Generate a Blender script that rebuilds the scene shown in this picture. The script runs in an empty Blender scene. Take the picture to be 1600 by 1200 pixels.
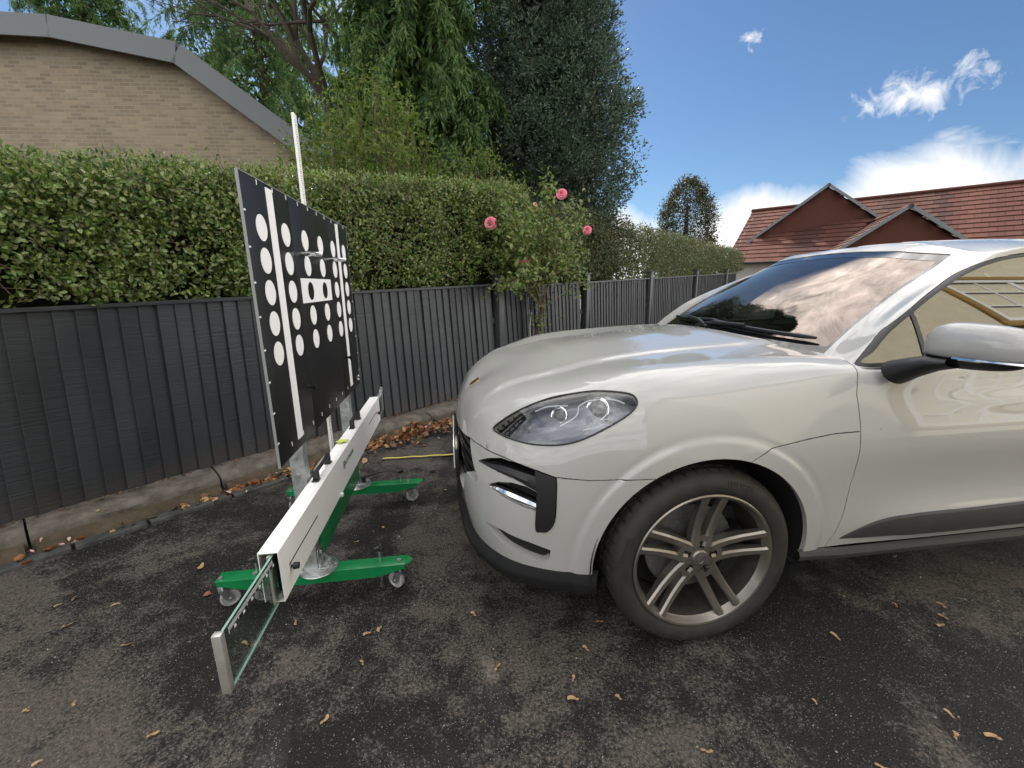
import bpy, bmesh, math, random
import numpy as np
from mathutils import Vector, Matrix, Euler, noise as mnoise

random.seed(7); RNG = np.random.default_rng(11)
SC = bpy.context.scene
COL = SC.collection
R = math.radians

# ---------------------------------------------------------------- camera
cd = bpy.data.cameras.new('camera'); CAM = bpy.data.objects.new('camera', cd); COL.objects.link(CAM)
cd.sensor_width = 36.0; cd.lens = 664 / 1600 * 36; cd.clip_start = 0.05; cd.clip_end = 2000
_p, _r = 0.231, -0.0113
_f = Vector((0, math.cos(_p), -math.sin(_p))); _x = Vector((1, 0, 0)); _u = Vector((0, math.sin(_p), math.cos(_p)))
_x2 = math.cos(_r) * _x + math.sin(_r) * _u; _u2 = -math.sin(_r) * _x + math.cos(_r) * _u
_m = Matrix((_x2, _u2, -_f)).transposed().to_4x4(); _m.translation = (0, 0, 1.417)
CAM.matrix_world = _m
SC.camera = CAM

# ---------------------------------------------------------------- sky, sun, exposure
SUN_EL, SUN_AZ = R(40), R(-20)          # azimuth measured from +Y towards +X
SKY_STRENGTH, SUN_STRENGTH, EXPOSURE = 0.055, 5.0, 0.75
W = bpy.data.worlds.new('World'); SC.world = W; W.use_nodes = True
def build_sky():
    nt = W.node_tree; nt.nodes.clear(); N = nt.nodes.new; L = nt.links.new
    out = N('ShaderNodeOutputWorld'); bg = N('ShaderNodeBackground')
    sky = N('ShaderNodeTexSky'); sky.sky_type = 'NISHITA'; sky.sun_disc = False
    sky.sun_elevation = SUN_EL; sky.sun_rotation = SUN_AZ; sky.air_density = 1.0; sky.dust_density = 0.35; sky.ozone_density = 2.2; sky.altitude = 50
    tc = N('ShaderNodeTexCoord')
    sep = N('ShaderNodeSeparateXYZ'); L(tc.outputs['Generated'], sep.inputs[0])
    # direction mapped onto a cloud ceiling
    zc = N('ShaderNodeMath'); zc.operation = 'MAXIMUM'; L(sep.outputs['Z'], zc.inputs[0]); zc.inputs[1].default_value = 0.02
    zp = N('ShaderNodeMath'); zp.operation = 'ADD'; L(zc.outputs[0], zp.inputs[0]); zp.inputs[1].default_value = 0.12
    dv = N('ShaderNodeVectorMath'); dv.operation = 'DIVIDE'
    cmb = N('ShaderNodeCombineXYZ'); [L(zp.outputs[0], cmb.inputs[i]) for i in range(3)]
    L(tc.outputs['Generated'], dv.inputs[0]); L(cmb.outputs[0], dv.inputs[1])
    nz = N('ShaderNodeTexNoise'); nz.inputs['Scale'].default_value = 1.15; nz.inputs['Detail'].default_value = 9; nz.inputs['Roughness'].default_value = 0.58; nz.inputs['Distortion'].default_value = 0.35
    mp = N('ShaderNodeMapping'); mp.inputs['Location'].default_value = (3.1, 1.7, 0.0); L(dv.outputs[0], mp.inputs[0]); L(mp.outputs[0], nz.inputs['Vector'])
    n2 = N('ShaderNodeTexNoise'); n2.inputs['Scale'].default_value = 8.0; n2.inputs['Detail'].default_value = 10; n2.inputs['Roughness'].default_value = 0.66; n2.inputs['Distortion'].default_value = 0.5
    L(tc.outputs['Generated'], n2.inputs['Vector'])
    def math2(op, a, b):
        m = N('ShaderNodeMath'); m.operation = op
        for i, v in enumerate((a, b)):
            if isinstance(v, (int, float)): m.inputs[i].default_value = v
            else: L(v, m.inputs[i])
        return m.outputs[0]
    def blob(az, el, saz, sel):
        """a cloud placed in the sky: elliptical weight around a direction"""
        a, e = R(az), R(el)
        c = Vector((math.sin(a) * math.cos(e), math.cos(a) * math.cos(e), math.sin(e)))
        right = Vector((math.cos(a), -math.sin(a), 0)); up = right.cross(c)
        def dot(v):
            d = N('ShaderNodeVectorMath'); d.operation = 'DOT_PRODUCT'; L(tc.outputs['Generated'], d.inputs[0]); d.inputs[1].default_value = v; return d.outputs['Value']
        x = math2('DIVIDE', dot(right), math.tan(R(saz))); y = math2('DIVIDE', dot(up), math.tan(R(sel)))
        r2 = math2('ADD', math2('MULTIPLY', x, x), math2('MULTIPLY', y, y))
        front = math2('GREATER_THAN', dot(c), 0.0)
        w = math2('SUBTRACT', 1.0, math2('SQRT', r2, 0.0))
        return math2('MULTIPLY', math2('MAXIMUM', w, 0.0), front)
    # broken cloud overhead, plus unseen banks added behind and right for fill light
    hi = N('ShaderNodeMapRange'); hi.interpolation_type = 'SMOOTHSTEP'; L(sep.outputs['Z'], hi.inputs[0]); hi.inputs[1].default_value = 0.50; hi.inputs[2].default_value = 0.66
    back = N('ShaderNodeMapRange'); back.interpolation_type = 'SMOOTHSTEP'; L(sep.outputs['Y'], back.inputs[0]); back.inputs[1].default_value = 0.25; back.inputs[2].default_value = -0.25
    rgt_fill = N('ShaderNodeMapRange'); rgt_fill.interpolation_type = 'SMOOTHSTEP'; L(sep.outputs['X'], rgt_fill.inputs[0]); rgt_fill.inputs[1].default_value = 0.72; rgt_fill.inputs[2].default_value = 0.90
    cover = math2('MAXIMUM', math2('MAXIMUM', hi.outputs[0], back.outputs[0]), rgt_fill.outputs[0])
    base = math2('ADD', math2('SUBTRACT', nz.outputs['Fac'], 0.62), math2('MULTIPLY', cover, 0.28))
    clouds = math2('MULTIPLY', base, 4.0)
    nn = math2('MULTIPLY', math2('SUBTRACT', n2.outputs['Fac'], 0.5), 4.4)
    n3 = N('ShaderNodeTexNoise'); n3.inputs['Scale'].default_value = 34.0; n3.inputs['Detail'].default_value = 8; n3.inputs['Roughness'].default_value = 0.62; n3.inputs['Distortion'].default_value = 0.6; L(tc.outputs['Generated'], n3.inputs['Vector'])
    nf = math2('MULTIPLY', math2('SUBTRACT', n3.outputs['Fac'], 0.5), 4.6)
    for az, el, sa, se, k in CLOUDS:
        b = blob(az, el, sa, se)
        s = math2('ADD', math2('MULTIPLY', b, k), math2('MULTIPLY', nf, 1.0) if se < 3 else (math2('MULTIPLY', nn, 0.45) if el < 15 else nn))
        s = math2('SUBTRACT', s, 0.62)
        g = math2('GREATER_THAN', b, 0.001)
        clouds = math2('MAXIMUM', clouds, math2('MULTIPLY', math2('MULTIPLY', s, g), 0.62 if se < 3 else (0.9 if el < 15 else 1.5)))
    cl = N('ShaderNodeClamp'); L(clouds, cl.inputs[0])
    tint = N('ShaderNodeMix'); tint.data_type = 'RGBA'; tint.blend_type = 'MULTIPLY'; tint.inputs[0].default_value = 1.0; tint.inputs[7].default_value = (0.84, 1.03, 1.20, 1); L(sky.outputs[0], tint.inputs[6])
    # clouds outside the view get an added brightness that lights the yard
    ccol = N('ShaderNodeMix'); ccol.data_type = 'RGBA'
    ccol.inputs[6].default_value = (13.4, 13.2, 13.0, 1); ccol.inputs[7].default_value = (CLOUD_FILL, CLOUD_FILL * .975, CLOUD_FILL * .955, 1)
    thick = math2('MULTIPLY', math2('MAXIMUM', math2('MAXIMUM', math2('MULTIPLY', hi.outputs[0], 0.42), math2('MULTIPLY', back.outputs[0], 0.22)), rgt_fill.outputs[0]), math2('MULTIPLY', math2('SUBTRACT', n2.outputs['Fac'], 0.30), 2.6)); L(thick, ccol.inputs[0]); ccol.clamp_factor = True
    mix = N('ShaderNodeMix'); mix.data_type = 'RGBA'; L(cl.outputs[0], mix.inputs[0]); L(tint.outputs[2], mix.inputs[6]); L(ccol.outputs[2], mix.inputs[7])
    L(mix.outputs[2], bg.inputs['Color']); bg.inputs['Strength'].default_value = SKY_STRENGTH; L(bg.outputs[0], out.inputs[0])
CLOUD_FILL = 120.0  # brightness of clouds outside the view, raised to light the shaded yard
CLOUDS = [(40.5, 15.9, 7.0, 2.7, 1.75), (27, 23.2, 2.2, 1.2, 1.25), (50, 24.0, 6, 2.0, 0.9),
          (13, 4, 9, 6.5, 3.2), (30, 5, 12, 7.0, 3.2), (42, 6, 12, 8.0, 3.2), (56, 8, 13, 8.5, 3.2), (75, 10, 18, 8, 3.0),
          (12, 52, 30, 17, 2.3), (50, 46, 22, 9, 2.0)]
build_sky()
sl = bpy.data.lights.new('sun', 'SUN'); sl.energy = SUN_STRENGTH; sl.angle = R(0.53); sl.color = (1.0, 0.93, 0.82)
SUN = bpy.data.objects.new('sun', sl); COL.objects.link(SUN)
_sd = Vector((math.sin(SUN_AZ) * math.cos(SUN_EL), math.cos(SUN_AZ) * math.cos(SUN_EL), math.sin(SUN_EL)))
SUN.rotation_euler = (-_sd).to_track_quat('-Z', 'Y').to_euler(); SUN.location = _sd * 60
vs = SC.view_settings; vs.view_transform = 'Standard'; vs.look = 'None'; vs.exposure = EXPOSURE; vs.gamma = 1.0; vs.use_curve_mapping = False
SC.cycles.max_bounces = 10; SC.cycles.transparent_max_bounces = 24; SC.cycles.caustics_reflective = False; SC.cycles.caustics_refractive = False
SC.cycles.sample_clamp_indirect = 6.0

# ---------------------------------------------------------------- helpers
def tag(o, label=None, cat=None, group=None, kind=None):
    if label: o['label'] = label
    if cat: o['category'] = cat
    if group: o['group'] = group
    if kind: o['kind'] = kind
    return o

def empty(name, loc=(0, 0, 0), rz=0.0, label=None, cat=None, group=None, kind=None):
    o = bpy.data.objects.new(name, None); o.empty_display_size = 0.1; COL.objects.link(o)
    o.location = loc; o.rotation_euler = (0, 0, rz)
    return tag(o, label, cat, group, kind)

def link_mesh(name, me, parent=None):
    o = bpy.data.objects.new(name, me); COL.objects.link(o)
    if parent is not None: o.parent = parent
    return o

def np_mesh(name, V, F, mat=None, smooth=False):
    """fast mesh from arrays; F is (n, k)"""
    V = np.asarray(V, np.float32); F = np.asarray(F, np.int32)
    me = bpy.data.meshes.new(name); me.vertices.add(len(V)); me.vertices.foreach_set('co', V.ravel())
    n, k = F.shape; me.loops.add(n * k); me.loops.foreach_set('vertex_index', F.ravel())
    me.polygons.add(n); me.polygons.foreach_set('loop_start', np.arange(0, n * k, k, dtype=np.int32))
    me.polygons.foreach_set('use_smooth', np.full(n, smooth)); me.update(calc_edges=True); me.validate()
    if mat: me.materials.append(mat)
    return me

class MB:
    """collects simple shaped pieces and links them as ONE mesh object"""
    def __init__(s): s.v = []; s.f = []; s.sm = []
    def add(s, vs, fs, M=None, smooth=False):
        b = len(s.v)
        for p in vs: s.v.append(tuple(M @ Vector(p)) if M else tuple(p))
        for f in fs: s.f.append(tuple(b + i for i in f)); s.sm.append(smooth)
        return s
    def box(s, c, d, M=None, ch=0.0):
        x, y, z = (k / 2 for k in d); cx, cy, cz = c; ch = min(ch, x * .9, y * .9, z * .9)
        if ch <= 0:
            vs = [(cx + a * x, cy + b * y, cz + e * z) for a in (-1, 1) for b in (-1, 1) for e in (-1, 1)]
            return s.add(vs, [(0, 1, 3, 2), (4, 6, 7, 5), (0, 4, 5, 1), (2, 3, 7, 6), (0, 2, 6, 4), (1, 5, 7, 3)], M)
        bm = bmesh.new(); bmesh.ops.create_cube(bm, size=1)
        for v in bm.verts: v.co = Vector((v.co.x * 2 * x, v.co.y * 2 * y, v.co.z * 2 * z))
        bmesh.ops.bevel(bm, geom=bm.edges[:], offset=ch, segments=2, profile=0.5, affect='EDGES')
        vs = [(v.co.x + cx, v.co.y + cy, v.co.z + cz) for v in bm.verts]; bm.verts.index_update()
        fs = [tuple(v.index for v in f.verts) for f in bm.faces]; bm.free()
        return s.add(vs, fs, M)
    def cyl(s, a, b, r0, r1=None, n=16, cap=True, smooth=True):
        r1 = r0 if r1 is None else r1; a, b = Vector(a), Vector(b); w = (b - a).normalized()
        u = w.orthogonal().normalized(); t = w.cross(u)
        vs = []
        for p, r in ((a, r0), (b, r1)):
            vs += [p + r * (math.cos(2 * math.pi * i / n) * u + math.sin(2 * math.pi * i / n) * t) for i in range(n)]
        s.add(vs, [(i, (i + 1) % n, n + (i + 1) % n, n + i) for i in range(n)], None, smooth)
        if cap: s.add(vs[:n], [tuple(range(n))[::-1]]); s.add(vs[n:], [tuple(range(n))])
        return s
    def tube(s, pts, rad, n=8, cap=True):
        pts = [Vector(p) for p in pts]; m = len(pts); rad = [float(q) for q in rad] if hasattr(rad, '__len__') else [float(rad)] * m
        vs = []; u = None
        for i, p in enumerate(pts):
            w = (pts[min(i + 1, m - 1)] - pts[max(i - 1, 0)]).normalized()
            u = (w.orthogonal() if u is None else (u - w * u.dot(w))).normalized(); t = w.cross(u)
            vs += [p + rad[i] * (math.cos(2 * math.pi * k / n) * u + math.sin(2 * math.pi * k / n) * t) for k in range(n)]
        fs = [(i * n + k, i * n + (k + 1) % n, (i + 1) * n + (k + 1) % n, (i + 1) * n + k) for i in range(m - 1) for k in range(n)]
        s.add(vs, fs, None, True)
        if cap: s.add(vs[:n], [tuple(range(n))[::-1]]); s.add(vs[-n:], [tuple(range(n))])
        return s
    def lathe(s, prof, n=48, axis='Y', c=(0, 0, 0), closed=False, smooth=True):
        """prof: list of (radius, height along axis)"""
        vs = []
        for i in range(n):
            a = 2 * math.pi * i / n; ca, sa = math.cos(a), math.sin(a)
            for r, h in prof:
                p = (r * ca, h, r * sa) if axis == 'Y' else ((r * ca, r * sa, h) if axis == 'Z' else (h, r * ca, r * sa))
                vs.append((p[0] + c[0], p[1] + c[1], p[2] + c[2]))
        m = len(prof); seg = m if closed else m - 1
        fs = [(i * m + j, ((i + 1) % n) * m + j, ((i + 1) % n) * m + (j + 1) % m, i * m + (j + 1) % m) for i in range(n) for j in range(seg)]
        if axis == 'Y': fs = [f[::-1] for f in fs]
        return s.add(vs, fs, None, smooth)
    def prism(s, poly, n0, n1, plane='XZ', M=None):
        """extrude a 2-D polygon between two offsets along the third axis"""
        def P(a, b, h): return {'XZ': (a, h, b), 'XY': (a, b, h), 'YZ': (h, a, b)}[plane]
        k = len(poly); vs = [P(a, b, n0) for a, b in poly] + [P(a, b, n1) for a, b in poly]
        fs = [tuple(range(k))[::-1], tuple(range(k, 2 * k))] + [(i, (i + 1) % k, k + (i + 1) % k, k + i) for i in range(k)]
        return s.add(vs, fs, M)
    def build(s, name, mat, parent=None, sharp=35):
        me = bpy.data.meshes.new(name); me.from_pydata(s.v, [], s.f)
        bm = bmesh.new(); bm.from_mesh(me); bmesh.ops.recalc_face_normals(bm, faces=bm.faces[:]); bm.to_mesh(me); bm.free()
        me.polygons.foreach_set('use_smooth', [True] * len(me.polygons)); me.set_sharp_from_angle(angle=R(sharp))
        if mat: me.materials.append(mat)
        return link_mesh(name, me, parent)

def copy_tree(o, parent=None):
    c = o.copy(); COL.objects.link(c); c.parent = parent
    for ch in list(o.children): copy_tree(ch, c)
    return c

# ---------------------------------------------------------------- materials
MATS = {}
def new_mat(name):
    m = bpy.data.materials.new(name); m.use_nodes = True; nt = m.node_tree
    MATS[name] = m
    return m, nt, nt.nodes['Principled BSDF'], nt.nodes.new, nt.links.new

def mat(name, col, rough=0.5, metal=0.0, var=0.0, scale=8.0, bump=0.0, bscale=60.0, coat=0.0, rvar=0.0, spec=0.5, stretch=None, coord='Object', detail=6, col2=None):
    m, nt, b, N, L = new_mat(name)
    b.inputs['Base Color'].default_value = (*col, 1); b.inputs['Roughness'].default_value = rough; b.inputs['Metallic'].default_value = metal
    b.inputs['Coat Weight'].default_value = coat; b.inputs['Coat Roughness'].default_value = 0.03; b.inputs['Specular IOR Level'].default_value = spec
    tc = N('ShaderNodeTexCoord'); vec = tc.outputs[coord]
    if stretch:
        mp = N('ShaderNodeMapping'); mp.inputs['Scale'].default_value = stretch; L(vec, mp.inputs[0]); vec = mp.outputs[0]
    if var or rvar or col2:
        n = N('ShaderNodeTexNoise'); n.inputs['Scale'].default_value = scale; n.inputs['Detail'].default_value = detail; n.inputs['Roughness'].default_value = 0.6; L(vec, n.inputs['Vector'])
    if var or col2:
        c2 = col2 if col2 else tuple(min(1, c * (1 + var)) for c in col); c1 = col if col2 else tuple(c * (1 - var) for c in col)
        r = N('ShaderNodeValToRGB'); r.color_ramp.elements[0].position = 0.3; r.color_ramp.elements[1].position = 0.7
        r.color_ramp.elements[0].color = (*c1, 1); r.color_ramp.elements[1].color = (*c2, 1); L(n.outputs['Fac'], r.inputs[0]); L(r.outputs[0], b.inputs['Base Color'])
    if rvar:
        mr = N('ShaderNodeMapRange'); L(n.outputs['Fac'], mr.inputs[0]); mr.inputs[3].default_value = max(0, rough - rvar); mr.inputs[4].default_value = min(1, rough + rvar); L(mr.outputs[0], b.inputs['Roughness'])
    if bump:
        n2 = N('ShaderNodeTexNoise'); n2.inputs['Scale'].default_value = bscale; n2.inputs['Detail'].default_value = 4; L(vec, n2.inputs['Vector'])
        bp = N('ShaderNodeBump'); bp.inputs['Strength'].default_value = bump; bp.inputs['Distance'].default_value = 0.01; L(n2.outputs['Fac'], bp.inputs['Height']); L(bp.outputs[0], b.inputs['Normal'])
    return m

def leaf_mat(name, cols, rough=0.45, trans=0.25, spec=0.5):
    """per-leaf colour (random per island), a little light through the blade"""
    m, nt, b, N, L = new_mat(name)
    g = N('ShaderNodeNewGeometry'); r = N('ShaderNodeValToRGB'); r.color_ramp.interpolation = 'LINEAR'
    els = r.color_ramp.elements
    while len(els) < len(cols): els.new(0.5)
    for i, c in enumerate(cols): els[i].position = i / (len(cols) - 1); els[i].color = (*c, 1)
    L(g.outputs['Random Per Island'], r.inputs[0]); L(r.outputs[0], b.inputs['Base Color'])
    b.inputs['Roughness'].default_value = rough; b.inputs['Specular IOR Level'].default_value = spec
    t = N('ShaderNodeBsdfTranslucent'); L(r.outputs[0], t.inputs['Color'])
    mx = N('ShaderNodeMixShader'); mx.inputs[0].default_value = trans; L(b.outputs[0], mx.inputs[1]); L(t.outputs[0], mx.inputs[2])
    L(mx.outputs[0], nt.nodes['Material Output'].inputs['Surface'])
    return m

def glass_mat(name, tint, ior=1.5, rough=0.0, gl=(1, 1, 1)):
    m, nt, b, N, L = new_mat(name); nt.nodes.remove(b)
    lw = N('ShaderNodeLayerWeight'); lw.inputs['Blend'].default_value = 0.5; p5 = N('ShaderNodeMath'); p5.operation = 'POWER'; p5.inputs[1].default_value = 4.2; L(lw.outputs['Facing'], p5.inputs[0])
    f0 = ((ior - 1) / (ior + 1)) ** 2; f = N('ShaderNodeMapRange'); L(p5.outputs[0], f.inputs[0]); f.inputs[3].default_value = f0
    t = N('ShaderNodeBsdfTransparent'); t.inputs['Color'].default_value = (*tint, 1)
    g = N('ShaderNodeBsdfGlossy'); g.inputs['Color'].default_value = (*gl, 1); g.inputs['Roughness'].default_value = rough
    mx = N('ShaderNodeMixShader'); L(f.outputs[0], mx.inputs[0]); L(t.outputs[0], mx.inputs[1]); L(g.outputs[0], mx.inputs[2])
    L(mx.outputs[0], nt.nodes['Material Output'].inputs['Surface'])
    return m

# ---------------------------------------------------------------- places
CAR_LOC, CAR_ROT = Vector((0.601, 2.336, 0)), 3.278
def car_world(x, y, z=0.0):
    c, s = math.cos(CAR_ROT), math.sin(CAR_ROT)
    return Vector((CAR_LOC.x + x * c - y * s, CAR_LOC.y + x * s + y * c, z))
F0 = Vector((-2.912, 2.171, 0)); FD = Vector((0.646, 0.763, 0)).normalized(); FN = Vector((FD.y, -FD.x, 0))   # fence line, FN points to the drive
FROT = math.atan2(FD.y, FD.x)
def fence_pt(s, off=0.0, z=0.0): return F0 + FD * s + FN * off + Vector((0, 0, z))
# ---------------------------------------------------------------- ground
def asphalt_material():
    m, nt, b, N, L = new_mat('asphalt')
    tc = N('ShaderNodeTexCoord'); P = tc.outputs['Object']
    def noise(scale, detail=6, rough=0.6, dist=0.0):
        n = N('ShaderNodeTexNoise'); n.inputs['Scale'].default_value = scale; n.inputs['Detail'].default_value = detail; n.inputs['Roughness'].default_value = rough; n.inputs['Distortion'].default_value = dist
        L(P, n.inputs['Vector']); return n.outputs['Fac']
    def mr(v, a, b_, c=0.0, d=1.0):
        k = N('ShaderNodeMapRange'); k.interpolation_type = 'SMOOTHSTEP'; L(v, k.inputs[0])
        for i, q in enumerate((a, b_, c, d)): k.inputs[i + 1].default_value = q
        return k.outputs[0]
    def mul(a, b_, op='MULTIPLY'):
        k = N('ShaderNodeMath'); k.operation = op
        for i, q in enumerate((a, b_)):
            if isinstance(q, (int, float)): k.inputs[i].default_value = q
            else: L(q, k.inputs[i])
        return k.outputs[0]
    def mixc(f, a, b_):
        k = N('ShaderNodeMix'); k.data_type = 'RGBA'; L(f, k.inputs[0])
        for i, q in ((6, a), (7, b_)):
            if isinstance(q, tuple): k.inputs[i].default_value = (*q, 1)
            else: L(q, k.inputs[i])
        return k.outputs[2]
    big = noise(0.9, 5, 0.62, 0.6); mid = noise(7.0, 8, 0.72); fine = noise(85, 6, 0.7)
    dusty = mr(mul(mul(big, mul(mid, 0.55), 'ADD'), mul(fine, 0.46), 'ADD'), 0.94, 1.11)        # dry, silty patches
    col = mixc(dusty, (0.0120, 0.0113, 0.0106), (0.128, 0.110, 0.090))
    col = mixc(mr(fine, 0.35, 0.7), mixc(dusty, (0.0075, 0.0070, 0.0066), (0.052, 0.047, 0.041)), col)
    v = N('ShaderNodeTexVoronoi'); v.inputs['Scale'].default_value = 240; v.inputs['Randomness'].default_value = 1.0; L(P, v.inputs['Vector'])
    sp = N('ShaderNodeSeparateColor'); L(v.outputs['Color'], sp.inputs[0])
    speck = mul(mr(sp.outputs[0], 0.925, 0.95), mr(v.outputs['Distance'], 0.50, 0.30))
    col = mixc(speck, col, (0.20, 0.195, 0.19))
    v2 = N('ShaderNodeTexVoronoi'); v2.inputs['Scale'].default_value = 58; L(P, v2.inputs['Vector'])
    sp2 = N('ShaderNodeSeparateColor'); L(v2.outputs['Color'], sp2.inputs[0])
    sp3 = mul(mr(sp2.outputs[1], 0.994, 0.997), mr(v2.outputs['Distance'], 0.28, 0.16))
    col = mixc(sp3, col, (0.30, 0.28, 0.25))
    L(col, b.inputs['Base Color'])
    L(mr(dusty, 0, 1, 0.74, 0.95), b.inputs['Roughness']); b.inputs['Specular IOR Level'].default_value = 0.32
    v3 = N('ShaderNodeTexVoronoi'); v3.inputs['Scale'].default_value = 150; L(P, v3.inputs['Vector'])
    h = mul(mul(v3.outputs['Distance'], -0.9), mul(fine, 0.9), 'ADD'); h = mul(h, mul(mid, 0.7), 'ADD')
    bp = N('ShaderNodeBump'); bp.inputs['Strength'].default_value = 0.75; bp.inputs['Distance'].default_value = 0.006; L(h, bp.inputs['Height']); L(bp.outputs[0], b.inputs['Normal'])
    return m
M_ASPH = asphalt_material()
def build_ground():
    # the drive: a finer patch near the camera with a very slight unevenness, then on to the horizon
    xs = np.concatenate([[-400, -60, -15], np.linspace(-6, 9, 61), [20, 60, 400]]); ys = np.concatenate([[-400, -60, -12], np.linspace(-3, 9, 49), [20, 60, 400]])
    X, Y = np.meshgrid(xs, ys, indexing='ij')
    Z = np.zeros_like(X)
    for i in range(X.shape[0]):
        for j in range(X.shape[1]):
            if -6 < X[i, j] < 9 and -3 < Y[i, j] < 9: Z[i, j] = 0.004 * mnoise.noise((X[i, j] * 1.1, Y[i, j] * 1.1, 0)) - 0.002
    V = np.stack([X, Y, Z], 2).reshape(-1, 3); n = len(ys)
    i, j = np.meshgrid(np.arange(len(xs) - 1), np.arange(n - 1), indexing='ij'); a = (i * n + j).ravel()
    o = link_mesh('driveway', np_mesh('driveway', V, np.stack([a, a + n, a + n + 1, a + 1], 1), M_ASPH, True)); tag(o, kind='structure')
build_ground()

# ---------------------------------------------------------------- kerb below the fence, with its row of edging stones
M_CONC = mat('weathered_concrete', (0.050, 0.044, 0.036), 0.95, var=0, col2=(0.190, 0.168, 0.140), scale=9, bump=0.6, bscale=110, detail=10, spec=0.2)
M_CONCD = mat('dark_concrete', (0.036, 0.028, 0.019), 0.9, col2=(0.105, 0.082, 0.054), scale=7, bump=0.6, bscale=70, detail=10, spec=0.2)  # darker and browner than the kerb stones
M_EDGE = mat('edging_stone', (0.030, 0.032, 0.030), 0.85, col2=(0.085, 0.088, 0.080), scale=14, bump=0.5, bscale=90, detail=8, spec=0.25)
M_SOIL = mat('soil', (0.022, 0.016, 0.011), 0.95, var=0.4, scale=12, bump=0.8, bscale=40)
def kerb():
    k = empty('kerb', F0, FROT, kind='structure')
    e = empty('edging', F0, FROT, kind='structure')
    rnd = random.Random(3)
    # local axes: x along the fence, y towards the hedge (-y = drive)
    joints = [-4.2, -2.6, -0.9, 0.09, 1.02, 1.98, 2.93, 3.86, 4.8, 5.7, 6.65, 7.6, 8.5, 9.5, 10.5, 12.0, 14.0, 16.0]
    for a, b in zip(joints[:-1], joints[1:]):
        g = 0.006; a0, b0 = a + g, b - g; n = max(6, int((b - a) / 0.045)); rows = []
        wv = rnd.uniform(-0.006, 0.006)
        for i in range(n + 1):
            x = a0 + (b0 - a0) * i / n; w = 1 + 0.05 * max(0, x)
            j = lambda q, sc=9: 0.007 * mnoise.noise((x * sc, q, 3.3))
            end = 0.010 if i in (0, n) else 0.0
            rows.append([(x, 0.10, -0.05), (x, 0.10, 0.118), (x, -0.02 + j(1), 0.122 + wv + j(2)), (x, -0.13 * w + j(3), 0.112 + wv + j(4) - end * .4), (x, -0.178 * w + j(5) + end, 0.098 + wv + j(6) - end),
                         (x, -0.200 * w + j(7) + end, 0.074 + wv + j(8)), (x, -0.202 * w + j(9) + end, 0.050), (x, -0.205 * w, -0.05)])
        m = len(rows[0]); V = [p for r in rows for p in r]
        Fc = [(i * m + q, (i + 1) * m + q, (i + 1) * m + q + 1, i * m + q + 1) for i in range(n) for q in range(m - 1)]
        mb = MB(); mb.add(V, Fc); mb.add(rows[0], [tuple(range(m))]); mb.add(rows[-1], [tuple(range(m))[::-1]]); mb.build('kerb_stone', M_CONC, k, 40)
    # darker haunch of old mortar in front of the stones
    for a, b in zip(joints[:-1], joints[1:]):
        n = max(6, int((b - a) / 0.06)); rows = []
        for i in range(n + 1):
            x = a + 0.02 + (b - a - 0.04) * i / n; w = 1 + 0.05 * max(0, x); j = lambda q, sc=7: 0.008 * mnoise.noise((x * sc, q, 8.3))
            rows.append([(x, -0.19 * w, -0.03), (x, -0.19 * w, 0.052 + j(1)), (x, -0.222 * w + j(2), 0.046 + j(3)), (x, -0.262 * w + j(4), 0.022 + j(5)), (x, -0.300 * w + j(6), 0.006), (x, -0.31 * w, -0.03)])
        m = len(rows[0]); mb = MB(); mb.add([p for r in rows for p in r], [(i * m + q, (i + 1) * m + q, (i + 1) * m + q + 1, i * m + q + 1) for i in range(n) for q in range(m - 1)])
        mb.add(rows[0], [tuple(range(m))]); mb.add(rows[-1], [tuple(range(m))[::-1]]); mb.build('haunching', M_CONCD, k, 40)
    x = -4.2
    while x < 7.5:
        ln = rnd.uniform(0.24, 0.46); w = 1 + 0.075 * max(0, x + ln / 2)
        mb = MB(); mb.box((0, 0, 0.0), (ln - 0.014, 0.088 * w, 0.05), None, 0.008)
        o = mb.build('edging_stone', M_EDGE, e, 40); o.location = (x + ln / 2, -0.355 * w + rnd.uniform(-.006, .006), -0.004 + rnd.uniform(-.004, .004)); o.rotation_euler = (rnd.uniform(-.04, .04), rnd.uniform(-.02, .02), rnd.uniform(-.02, .02))
        x += ln
kerb()

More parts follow.
